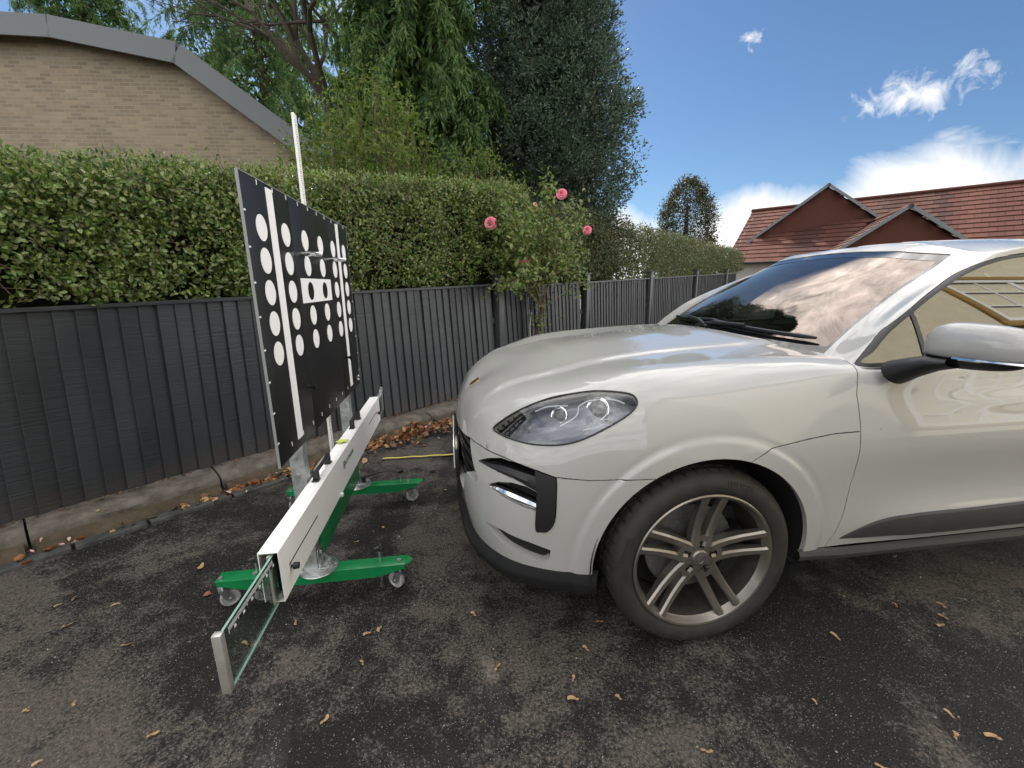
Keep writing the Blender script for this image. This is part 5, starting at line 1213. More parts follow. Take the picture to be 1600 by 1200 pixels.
    M = Matrix.Translation(wl(WX0 - .0008, -.035, .515)) @ FACE; text_mesh('GUTMANN', .036, 'printed_name', M_TEXTG, bm_, M)
    mb = MB(); mb.box(wl(WX0 - .004, .195, .404), (.016, .018, .018), None, .003); mb.build('catch', M_WPOWDER, bm_)
    # brackets that carry it on the uprights
    for y in (.398, -.452): mb = MB(); mb.box(wl(1.5643, y, .47), (.0030, .09, .11)); mb.build('mounting_bracket', M_ZINC, bm_)
    return bm_
BEAM = beam()
def beam_leaf():
    rnd = random.Random(8); mb = MB(); c = car_world(1.536, -.06, WZ1); mb = MB()
    pts = []; n = 22
    for i in range(n):
        a = 2 * math.pi * i / n; r = .030 * (1 + .38 * math.cos(5 * a) * (.6 + .4 * math.cos(a)) + .1 * math.cos(11 * a)); pts.append((r * math.cos(a), r * math.sin(a) * .95, .004 + .010 * abs(math.sin(2.5 * a)) * (r / .04)))
    mb.add([(0, 0, .006)] + pts + [(x, y, z - .0006) for x, y, z in [(0, 0, .006)] + pts], [(0, 1 + i, 1 + (i + 1) % n) for i in range(n)] + [(n + 1, n + 2 + (i + 1) % n, n + 2 + i) for i in range(n)])
    o = mb.build('fallen_leaf', mat('lime_leaf', (.36, .46, .05), .5, var=.35, scale=60, col2=(.62, .66, .18)), None); o.location = c; o.rotation_euler = (0, 0, 1.0)
    tag(o, 'lime green leaf lying on top of the white beam between its handles', 'leaf', 'fallen leaves')
beam_leaf()
# ---------------------------------------------------------------- vegetation
M_PRIVET = leaf_mat('privet_leaf', [(0.043, 0.081, 0.014), (0.093, 0.164, 0.028), (0.156, 0.249, 0.046), (0.245, 0.270, 0.071), (0.251, 0.270, 0.139)], .33, 0.3, .6)
M_PRIVETB = leaf_mat('privet_leaf_big', [(0.056, 0.105, 0.018), (0.110, 0.176, 0.032), (0.182, 0.240, 0.060), (0.251, 0.270, 0.113)], .32, 0.25, .6)
M_DARKLEAF = leaf_mat('evergreen_leaf', [(0.026, 0.053, 0.030), (0.050, 0.090, 0.055), (0.084, 0.130, 0.083), (0.130, 0.182, 0.125)], .34, .30, .6)
M_CONIFER = leaf_mat('conifer_spray', [(0.039, 0.093, 0.026), (0.076, 0.152, 0.044), (0.118, 0.206, 0.060), (0.174, 0.248, 0.086)], .6, 0.45, .3)
M_SHRUB = leaf_mat('shrub_leaf', [(0.053, 0.106, 0.013), (0.098, 0.165, 0.024), (0.154, 0.217, 0.037), (0.213, 0.258, 0.061)], .42, 0.48, .45)
M_ROSELEAF = leaf_mat('rose_leaf', [(0.062, 0.124, 0.022), (0.111, 0.186, 0.037), (0.168, 0.241, 0.059), (0.232, 0.297, 0.090), (0.297, 0.279, 0.111)], .40, 0.42, .5)
M_MIXLEAF = leaf_mat('mixed_hedge_leaf', [(0.036, 0.059, 0.023), (0.069, 0.101, 0.036), (0.115, 0.134, 0.059), (0.184, 0.161, 0.082)], .5, 0.35, .4)
M_INNER = mat('dark_core', (.006, .008, .003), .95, col2=(.022, .020, .010), scale=14, bump=1.0, bscale=18, spec=.1)
M_BARK = mat('bark', (.035, .026, .018), .9, col2=(.10, .078, .056), scale=9, stretch=(6, 6, 1), bump=.8, bscale=30)
M_BARKRED = mat('conifer_bark', (.040, .022, .014), .9, col2=(.12, .068, .042), scale=8, stretch=(7, 7, .8), bump=.8, bscale=24)
M_TWIG = mat('twig', (.060, .040, .024), .85, col2=(.20, .14, .085), scale=20)
M_CANE = mat('rose_cane', (.085, .100, .035), .6, col2=(.17, .125, .065), scale=12)

def nrm(v): return v / np.maximum(np.linalg.norm(v, axis=-1, keepdims=True), 1e-9)

def leaves(P, D, L, Wd, fold=.25, rng=RNG, bend=.15, shape='leaf', face=None):
    """leaf blades at points P; D = direction of growth; returns verts and faces (two quads meeting at a midrib)"""
    n = len(P); D = nrm(D); r = nrm(rng.normal(size=(n, 3)) if face is None else np.asarray(face) + rng.normal(0, .55, (n, 3))); S = nrm(np.cross(D, r)); U = np.cross(S, D)
    U = U if face is None else U * np.sign((U * r).sum(1, keepdims=True))
    L = np.broadcast_to(L, (n,))[:, None]; Wd = np.broadcast_to(Wd, (n,))[:, None]
    if shape == 'leaf':
        tip = P + D * L - U * L * bend
        m1 = P + D * L * .45
        a = m1 + S * Wd * .5 + U * Wd * fold; b = m1 - S * Wd * .5 + U * Wd * fold
        V = np.stack([P, a, tip, b], 1).reshape(-1, 3); k = np.arange(n)[:, None] * 4
        return V, np.concatenate([k + np.array([[0, 1, 2]]), k + np.array([[0, 2, 3]])])
    tip = P + D * L - U * L * bend; m1 = P + D * L * .33; m2 = P + D * L * .70 - U * L * bend * .4
    V = np.stack([P, m1 + S * Wd * .46 + U * Wd * fold, m2 + S * Wd * .40 + U * Wd * fold, tip, m2 - S * Wd * .40 + U * Wd * fold, m1 - S * Wd * .46 + U * Wd * fold, m1, m2], 1).reshape(-1, 3)
    k = np.arange(n)[:, None] * 8
    q = np.array([[0, 1, 6], [0, 6, 5], [3, 7, 2], [3, 4, 7], [1, 2, 7], [1, 7, 6], [6, 7, 4], [6, 4, 5]])
    return V, (k[:, None, :] + q[None]).reshape(-1, 3)

def leaf_part(name, parent, material, V, F, stuff=True):
    o = link_mesh(name, np_mesh(name, V, F, material, False), parent)
    if stuff: o['kind'] = 'stuff'
    return o

def fnoise(P, s, seed=0.0): return np.array([mnoise.noise((p[0] * s + seed, p[1] * s - seed, p[2] * s + 2 * seed)) for p in P])

# ---- clipped hedge behind the fence ------------------------------------------------------------
def hedge():
    h = empty('hedge', fence_pt(1.5, -.5, 0), FROT, 'clipped small leaved green hedge rising above the dark fence on the left', 'hedge')
    rng = np.random.default_rng(21)
    def top(s): return np.interp(s, [-4, .5, 2.0, 3.5, 4.6, 5.5], [1.96, 2.11, 2.29, 2.48, 2.60, 2.52])
    def base(s): return 1.34 + .027 * s
    s0, s1 = -2.6, 5.0
    # clumps on the clipped face: points on face and top, each with several leaves growing out of it
    def face_points(n):
        s = rng.uniform(s0, s1, n); u = rng.uniform(0, 1, n) ** .9; zt, zb = top(s), base(s) - .03
        z = zb + (zt - zb) * u
        off = -.02 + .05 * np.sin(s * 1.7) - .14 * np.clip(u - .72, 0, 1) ** 1.5 * 4 - .05 * (1 - u) ** 2
        Q = np.stack([s * 2.3, z * 2.3, np.zeros(n)], 1); nz = fnoise(Q, 1.0, 3.0) + .5 * fnoise(Q, 3.1, 5.0)
        off = off + .085 * nz
        return s, off, z, nz
    def world(s, off, z): return np.stack([F0.x + FD.x * s + FN.x * off, F0.y + FD.y * s + FN.y * off, z], 1)
    Vs, Fs, b = [], [], 0
    N = np.array([FN.x, FN.y, 0.0])
    n = 15000
    s, off, z, nz = face_points(n)
    # gaps: fewer clumps where the hollow noise is low
    keep = rng.uniform(-.75, .35, n) < nz; s, off, z = s[keep], off[keep], z[keep]
    near = np.clip(1.3 - .10 * (s - s0), .7, 1.3)
    depth = rng.exponential(.05, len(s)); P = world(s, off - depth, z)
    k = 6
    PP = np.repeat(P, k, 0) + rng.normal(0, .022, (len(P) * k, 3)); D = N * .25 + rng.normal(0, .8, PP.shape) + np.array([0, 0, .25])
    L = rng.uniform(.025, .043, len(PP)); V, F = leaves(PP, D, L, L * rng.uniform(.5, .66, len(PP)), .16, rng, .15, 'full', N + np.array([0, 0, .45])); Vs.append(V); Fs.append(F + b); b += len(V)
    # top surface with longer wisps
    n = 5200; s = rng.uniform(s0, s1, n); off = -rng.uniform(.05, 1.1, n); z = top(s) + .05 * fnoise(np.stack([s * 2, off * 2, s * 0], 1), 1.2, 9) + .02
    P = world(s, off, z); PP = np.repeat(P, 5, 0) + rng.normal(0, .03, (n * 5, 3)); D = rng.normal(0, .55, PP.shape) + np.array([0, 0, .9]); L = rng.uniform(.022, .042, len(PP))
    V, F = leaves(PP, D, L, L * .5, .2, rng, .15, 'leaf', N * .5 + np.array([0, 0, .9])); Vs.append(V); Fs.append(F + b); b += len(V)
    # a darker inner mass so the hedge is not see-through
    n = 9000; s = rng.uniform(s0, s1, n); z = base(s) - .05 + (top(s) - base(s)) * rng.uniform(0, 1, n); off = -.20 - rng.uniform(0, .5, n); P = world(s, off, z); D = rng.normal(0, 1, P.shape); L = rng.uniform(.04, .07, n)
    V, F = leaves(P, D, L, L * .6, .2, rng); Vs.append(V); Fs.append(F + b); b += len(V)
    VV = np.vstack(Vs)
    M4 = Matrix.Translation(h.location) @ Matrix.Rotation(FROT, 4, 'Z'); Mi = np.array(M4.inverted())
    loc = lambda V: V @ Mi[:3, :3].T + Mi[:3, 3]
    leaf_part('foliage', h, M_PRIVET, loc(VV), np.vstack(Fs))
    core = MB(); ns = 40; ring = []  # solid core: shade inside the hedge put into its dark colour, blocks light
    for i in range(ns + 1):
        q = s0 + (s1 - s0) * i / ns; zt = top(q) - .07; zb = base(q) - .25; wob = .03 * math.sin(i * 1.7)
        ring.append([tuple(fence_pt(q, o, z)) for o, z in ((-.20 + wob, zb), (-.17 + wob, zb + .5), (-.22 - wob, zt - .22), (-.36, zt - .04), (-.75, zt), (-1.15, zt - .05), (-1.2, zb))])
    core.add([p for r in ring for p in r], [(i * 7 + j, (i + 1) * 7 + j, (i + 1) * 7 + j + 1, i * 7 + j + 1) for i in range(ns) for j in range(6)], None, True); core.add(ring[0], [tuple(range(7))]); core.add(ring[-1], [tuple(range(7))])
    core.v = [tuple(x) for x in loc(np.array(core.v))]; core.build('dark_core', M_INNER, h)
    # the nearest leaves, one by one
    protos = []
    for q in range(4):
        V, F = leaves(np.zeros((1, 3)), np.array([[1.0, 0, 0]]), .038, .0225, .14, np.random.default_rng(q), .10 + .05 * q, 'full', np.array([[0, 0, 60.0]])); protos.append(np_mesh('leaf', V, F, M_PRIVETB, False))
    n = 0; rnd = random.Random(31)
    while n < 240:
        s = rnd.uniform(-.75, 1.15); u = rnd.random(); zb = base(s) - .02; z = zb + (top(s) - zb) * .86 * u
        p = fence_pt(s, .075 + rnd.uniform(-.05, .05) + .05 * mnoise.noise((s * 3, z * 3, 1)), z)
        d = Vector((FN.x * .2 + rnd.gauss(0, .8), FN.y * .2 + rnd.gauss(0, .8), rnd.gauss(.1, .7))).normalized(); fz = Vector((FN.x + rnd.gauss(0, .4), FN.y + rnd.gauss(0, .4), .4 + rnd.gauss(0, .4))); fz = (fz - d * fz.dot(d)).normalized(); fy = fz.cross(d); Mr = Matrix((d, fy, fz)).transposed().to_4x4()
        o = bpy.data.objects.new('leaf', protos[n % 4]); COL.objects.link(o); o.parent = h
        o.matrix_local = M4.inverted() @ (Matrix.Translation(p) @ Mr @ Matrix.Scale(rnd.uniform(.75, 1.15), 4)); n += 1
    # stems and dead twigs inside
    mb = MB(); rnd = random.Random(9)
    for i in range(420):
        s = rnd.uniform(s0, s1); o = rnd.uniform(-.30, .02); z = base(s) + rnd.random() * (top(s) - base(s)) * .9; p = fence_pt(s, o, z); d = Vector((rnd.gauss(0, .5), rnd.gauss(0, .5), rnd.uniform(.1, 1))).normalized() * rnd.uniform(.10, .26) + Vector((FN.x, FN.y, 0)) * .05
        mb.tube([p, p + d * .5 + Vector((rnd.gauss(0, .01), rnd.gauss(0, .01), 0)), p + d], [.0032, .0024, .001], 4, False)
    for i in range(420):
        s = rnd.uniform(s0, s1); hollow = mnoise.noise((s * 1.3, 4.2, 0)); z = base(s) + rnd.random() * (top(s) - base(s)) * .95; p = fence_pt(s, .03 + rnd.uniform(-.06, .03), z); d = Vector((rnd.gauss(0, .6), rnd.gauss(0, .6), rnd.uniform(-.2, 1))).normalized() * rnd.uniform(.06, .20); mb.tube([p, p + d * .5 + Vector((rnd.gauss(0, .012), rnd.gauss(0, .012), 0)), p + d], [.0026, .002, .001], 4, False)
    for i in range(26):
        s = s0 + (s1 - s0) * (i + .5) / 26; p = fence_pt(s, -.35, 0); mb.tube([p, p + Vector((rnd.gauss(0, .05), rnd.gauss(0, .05), .8)), p + Vector((rnd.gauss(0, .1), rnd.gauss(0, .1), 1.6))], [.025, .02, .012], 6, False)
    v = np.array(mb.v); mb.v = [tuple(x) for x in loc(v)]; tw = mb.build('twigs', M_TWIG, h); tw['kind'] = 'stuff'
hedge()

# ---- looser mixed hedge further along, past the rose -------------------------------------------
def far_hedge():
    h = empty('hedge', fence_pt(10, -.6, 0), 0, 'darker loose mixed hedge above the far end of the fence past the rose', 'hedge')
    rng = np.random.default_rng(5); n = 9000
    s = 4.7 + 12.5 * rng.uniform(0, 1, n) ** 1.3; zb = 1.30 + .027 * s; zt = np.interp(s, [4.6, 6.4, 8, 11, 17], [2.45, 2.62, 2.60, 2.55, 2.5]); u = rng.uniform(0, 1, n); z = zb + (zt - zb) * u
    off = -.12 - .25 * u ** 3 + .16 * fnoise(np.stack([s * 1.4, z * 2, s * 0], 1), 1.0, 4) - rng.exponential(.07, n)
    keep = fnoise(np.stack([s * 2, z * 3, s * 0], 1), 1.2, 8) > rng.uniform(-.8, .1, n); s, off, z = s[keep], off[keep], z[keep]
    P = np.stack([F0.x + FD.x * s + FN.x * off, F0.y + FD.y * s + FN.y * off, z], 1); k = 6; PP = np.repeat(P, k, 0) + rng.normal(0, .045, (len(P) * k, 3))
    D = np.array([FN.x, FN.y, .2]) * .2 + rng.normal(0, .8, PP.shape); L = rng.uniform(.03, .06, len(PP)); V, F = leaves(PP, D, L, L * .5, .2, rng, face=np.array([FN.x, FN.y, .5]))
    n = 15000; s = np.where(rng.uniform(0, 1, n) < .6, rng.uniform(4.5, 8.5, n), rng.uniform(4.6, 17, n)); z = 1.25 + rng.uniform(0, 1, n) * 1.25; off = -.45 - rng.uniform(0, .6, n); P2 = np.stack([F0.x + FD.x * s + FN.x * off, F0.y + FD.y * s + FN.y * off, z], 1); L = rng.uniform(.07, .12, n); V2, F2 = leaves(P2, rng.normal(0, 1, P2.shape), L, L * .6, .2, rng)
    o = np.array(h.location); leaf_part('foliage', h, M_MIXLEAF, np.vstack([V, V2]) - o, np.vstack([F, F2 + len(V)]))
    mb = MB(); rnd = random.Random(2)
    for i in range(200):
        s = 4.7 + 12 * rnd.random() ** 1.3; p = fence_pt(s, -.1 - rnd.random() * .3, 1.35 + .027 * s + rnd.random() * .9) - h.location; d = Vector((rnd.gauss(0, .3), rnd.gauss(0, .3), rnd.uniform(.2, 1))) * .35; mb.tube([p, p + d], [.004, .0015], 4, False)
    t = mb.build('twigs', M_TWIG, h); t['kind'] = 'stuff'
far_hedge()

def limb_tree(name, loc, height, r0, material, rnd, n_limbs=10, spread=2.0, z0=.25, up=.35, lean=(0, 0)):
    mb = MB(); tips = []
    trunk = [Vector((lean[0] * t * t + .08 * math.sin(4 * t + 1), lean[1] * t * t + .08 * math.cos(5 * t), height * t)) for t in np.linspace(0, 1, 9)]
    mb.tube(trunk, [r0 * (1.25 if i == 0 else 1 - .88 * i / 8) for i in range(9)], 12)
    for i in range(n_limbs):
        t = z0 + (1 - z0) * (i + .5) / n_limbs * .95; j = min(int(t * 8), 7); f = t * 8 - j; p = trunk[j].lerp(trunk[j + 1], f); a = i * 2.4 + rnd.uniform(-.4, .4); ln = spread * (1 - .55 * t) * rnd.uniform(.75, 1.1)
        d = Vector((math.cos(a), math.sin(a), up + rnd.uniform(-.1, .2))); pts = [p + d * ln * q + Vector((0, 0, (-.18 * q * q if up < .2 else .10 * q * q) * ln)) + Vector((rnd.gauss(0, .05), rnd.gauss(0, .05), 0)) * q for q in (0, .33, .66, 1)]
        rr = r0 * (1 - .8 * t) * .42 + .01; mb.tube(pts, [rr, rr * .7, rr * .45, rr * .15], 7); tips.append(pts)
    return mb, trunk, tips

# ---- dark broad-leaved evergreen ---------------------------------------------------------------
def dark_tree():
    root = empty('evergreen_tree', (.72, 9.3, 0), 0, 'big dark glossy evergreen tree standing behind the fence against the blue sky', 'tree')
    rng = np.random.default_rng(14); rnd = random.Random(14); H = 10.5
    mb, trunk, tips = limb_tree('trunk', None, H * .95, .20, M_BARK, rnd, 18, 1.7, .16, .25); mb.build('trunk', M_BARK, root)
    prof = lambda z: np.interp(z, [.9, 1.7, 2.4, 3.2, 4.4, 5.5, 6.5, 8, 9.5, 10.6], [.5, 1.0, 1.28, 1.46, 1.50, 1.30, 1.02, .85, .5, .1])
    n = 5200; z = rng.uniform(.8, 10.5, n); a = rng.uniform(0, 2 * np.pi, n); lump = 1 + .30 * fnoise(np.stack([np.cos(a) * 1.6, np.sin(a) * 1.6, z * .75], 1), 1.1, 2) + .20 * fnoise(np.stack([np.cos(a) * 4, np.sin(a) * 4, z * 2.2], 1), 1.0, 6)
    r = prof(z) * lump * np.sqrt(rng.uniform(.42, 1.0, n)); C = np.stack([r * np.cos(a), r * np.sin(a), z], 1); kp = fnoise(C, 1.5, 12) + .4 * fnoise(C, 3.4, 2) > rng.uniform(-.55, .02, n); C, a, z = C[kp], a[kp], z[kp]; n = len(C)
    out = nrm(np.stack([np.cos(a), np.sin(a), np.full(n, .35)], 1))
    k = 52; cr = rng.uniform(.13, .25, n); G = rng.normal(0, 1, (n, k, 3)); G = nrm(G) * rng.uniform(.2, 1, (n, k, 1)) ** .5
    PP = (C[:, None] + G * cr[:, None, None] + out[:, None] * .05).reshape(-1, 3); D = (out[:, None] * .7 + G * .8 + rng.normal(0, .35, (n, k, 3)) + np.array([0, 0, .15])).reshape(-1, 3); L = rng.uniform(.042, .076, len(PP)); V, F = leaves(PP, D, L, L * .46, .2, rng, face=np.repeat(out + np.array([0, 0, .3]), k, 0))
    m = 16000; z2 = rng.uniform(.7, 10, m); a2 = rng.uniform(0, 6.283, m); r2 = prof(z2) * .74 * np.sqrt(rng.uniform(0, 1, m)); P2 = np.stack([r2 * np.cos(a2), r2 * np.sin(a2), z2], 1); L2 = rng.uniform(.12, .22, m); V2, F2 = leaves(P2, rng.normal(0, 1, (m, 3)), L2, L2 * .7, .2, rng)
    leaf_part('crown', root, M_DARKLEAF, np.vstack([V, V2]), np.vstack([F, F2 + len(V)]))
    # twigs reaching past the outline
    mb = MB(); Vs, Fs, b = [], [], 0
    for i in range(200):
        zz = rnd.choice((rnd.uniform(1.6, 9.5), rnd.uniform(2.2, 4.8))); aa = rnd.uniform(0, 6.28)
        if i > 165: zz = rnd.choice((2.35, 2.75, 3.35, 4.5)) + rnd.gauss(0, .12); aa = rnd.gauss(-.25, .5)
        r = float(prof(zz)); p = Vector((math.cos(aa) * r * .85, math.sin(aa) * r * .85, zz)); d = Vector((math.cos(aa), math.sin(aa), rnd.uniform(.0, .6))).normalized() * rnd.uniform(.3, .6); mb.tube([p, p + d * .5, p + d], [.008, .005, .002], 4, False)
        m = 24; t = np.random.default_rng(i).uniform(.25, 1.02, m)[:, None]; Pp = np.array(p) + np.array(d) * t + rng.normal(0, .03, (m, 3)); V, F = leaves(Pp, np.array(d) * 1.2 + rng.normal(0, .5, (m, 3)), rng.uniform(.05, .085, m), .03, .2, rng); Vs.append(V); Fs.append(F + b); b += len(V)
    mb.build('branches', M_BARK, root)['kind'] = 'stuff'; leaf_part('twig_leaves', root, M_DARKLEAF, np.vstack(Vs), np.vstack(Fs))
dark_tree()

# ---- weeping conifer ---------------------------------------------------------------------------
def conifer(loc, H, Rb, label, seed, dens=1.0):
    root = empty('conifer_tree', loc, 0, label, 'tree'); rng = np.random.default_rng(seed); rnd = random.Random(seed)
    mb, trunk, _ = limb_tree('trunk', None, H, .24, M_BARKRED, rnd, 8, Rb * .7, .3, .1); mb.build('trunk', M_BARKRED, root)
    Vs, Fs, b = [], [], 0; br = MB()
    nb = int(210 * dens)
    for i in range(nb):
        t = (i + .5) / nb; z = .8 + (H - 1.0) * t; a = i * 2.399 + rnd.uniform(-.3, .3); ln = Rb * (1 - .72 * t) * rnd.uniform(.72, 1.1)
        d = np.array([math.cos(a), math.sin(a), 0]); q = np.linspace(0, 1, 7)[:, None]
        pts = np.array([0, 0, z]) + d * ln * q + np.array([0, 0, 1.0]) * (.22 * q - .62 * q ** 2.2) * ln
        br.tube([tuple(p) for p in pts], [.030, .026, .02, .016, .011, .007, .003], 5, False)
        ns = int(34 * (ln / Rb + .4))
        for j in range(ns):
            u = rnd.uniform(.30, 1.0); f = u * 6; k = min(int(f), 5); p = pts[k] + (pts[k + 1] - pts[k]) * (f - k)
            hang = rnd.uniform(.22, .62); sd = np.array([rnd.gauss(0, .35), rnd.gauss(0, .35), 0]) + d * .28; m = 30
            w = np.linspace(0, 1, m)[:, None]; sp = p + (sd * w * (1 - .4 * w) + np.array([0, 0, -1.0]) * w ** 1.35) * hang
            spread = rng.normal(0, .035, (m, 3)) * np.array([1, 1, .6]) * (1.1 - .6 * w)
            dirv = np.array([0, 0, -1.0]) + sd * .7 + rng.normal(0, .42, (m, 3))
            L = rng.uniform(.08, .16, m); V, F = leaves(sp + spread, dirv, L, L * .25, .1, rng, .1, face=d + np.array([0, 0, .4])); Vs.append(V); Fs.append(F + b); b += len(V)
    m = int(15000 * dens); z2 = rng.uniform(.6, H * .95, m); a2 = rng.uniform(0, 6.283, m); r2 = Rb * .62 * (1 - .75 * z2 / H) * np.sqrt(rng.uniform(0, 1, m)); P2 = np.stack([r2 * np.cos(a2), r2 * np.sin(a2), z2], 1); L2 = rng.uniform(.14, .26, m); V, F = leaves(P2, rng.normal(0, .6, (m, 3)) + np.array([0, 0, -.6]), L2, L2 * .5, .2, rng); Vs.append(V); Fs.append(F + b); b += len(V)
    br.build('branches', M_BARKRED, root)['kind'] = 'stuff'; leaf_part('crown', root, M_CONIFER, np.vstack(Vs), np.vstack(Fs))
conifer((-1.65, 8.4, 0), 11.0, 2.05, 'tall weeping conifer with hanging green sprays left of the dark evergreen tree', 3, 1.0)
conifer((-9.4, 18.5, 0), 21.0, 6.0, 'dark green conifer rising behind the roof of the buff house at the top left', 17, 1.3)
conifer((-16.5, 19.5, 0), 17.0, 4.6, 'dark conifer at the far top left corner behind the buff house', 23, .8)

# ---- lighter shrub above the hedge -------------------------------------------------------------
def shrub(loc, H, Rx, label, seed, n, material, name='shrub', zc=.5, leaf=(.04, .07), asp=.42):
    root = empty(name, loc, 0, label, 'shrub'); rng = np.random.default_rng(seed); rnd = random.Random(seed); mb = MB()
    Vs, Fs, b = [], [], 0
    for i in range(n):
        a = rnd.uniform(0, 6.28); r = Rx * math.sqrt(rnd.random()); zt = H * (1 - .45 * (r / Rx) ** 2) * rnd.uniform(.62, 1.05); base = Vector((.25 * math.cos(a) * Rx * .5, .25 * math.sin(a) * Rx * .5, 0)); top = Vector((r * math.cos(a), r * math.sin(a), zt)); mid = base.lerp(top, .55) + Vector((rnd.gauss(0, .1), rnd.gauss(0, .1), .1))
        pts = [base, mid, top, top + (top - mid).normalized() * rnd.uniform(.1, .25) + Vector((rnd.gauss(0, .05), rnd.gauss(0, .05), -.04))]; mb.tube(pts, [.016, .010, .005, .002], 5, False)
        m = 90; f = rng.uniform(.42, 3, m); f = np.where(f < 1, 1 + (f - .42), f); P = np.array([tuple(pts[min(int(q), 2)].lerp(pts[min(int(q), 2) + 1], q - min(int(q), 2))) for q in f]) + rng.normal(0, .085, (m, 3)); D = rng.normal(0, .8, (m, 3)) + np.array([0, 0, .1]) + np.array(top - mid) * .2; L = rng.uniform(*leaf, m); V, F = leaves(P, D, L, L * asp, .2, rng, face=np.array([math.cos(a) * .6, math.sin(a) * .6 - .3, .7])); Vs.append(V); Fs.append(F + b); b += len(V)
    mb.build('stems', M_TWIG, root)['kind'] = 'stuff'; leaf_part('foliage', root, material, np.vstack(Vs), np.vstack(Fs))
shrub((-1.75, 5.9, 0), 3.75, 1.15, 'lighter green leafy shrub growing above the hedge in front of the weeping conifer', 6, 330, M_SHRUB, leaf=(.05, .085))
shrub((-.45, 6.6, 0), 3.1, .9, 'mid green shrub between the hedge and the dark evergreen tree', 16, 150, M_SHRUB)

# ---- bare branching tree high behind the conifers ------------------------------------------------
def bare_tree():
    root = empty('bare_tree', (-3.25, 9.5, 0), 0, 'bare limbed brown tree seen against the sky at the top left', 'tree'); rnd = random.Random(44); mb = MB()
    def grow(p, d, r, n):
        ln = rnd.uniform(.7, 1.2) * (1.0 if n > 2 else .6); m = p + d * ln * .5 + Vector((rnd.gauss(0, .06), rnd.gauss(0, .06), 0)); e = p + d * ln; mb.tube([p, m, e], [r, r * .85, r * .68], 6, False)
        if n == 0: return
        for k in range(rnd.choice((2, 2, 3))): q = (d + Vector((rnd.gauss(0, .45), rnd.gauss(0, .45), rnd.gauss(.1, .3)))).normalized(); grow(e, q, r * .62, n - 1)
    mb.tube([(0, 0, 0), (.1, 0, 2.2), (.05, .1, 4.2)], [.24, .2, .17], 10)
    for k in range(4): grow(Vector((.05, .1, 4.1)), Vector((rnd.gauss(0, .6), rnd.gauss(0, .4), 1)).normalized(), .12, 6)
    mb.build('branches', M_BARK, root)
bare_tree()

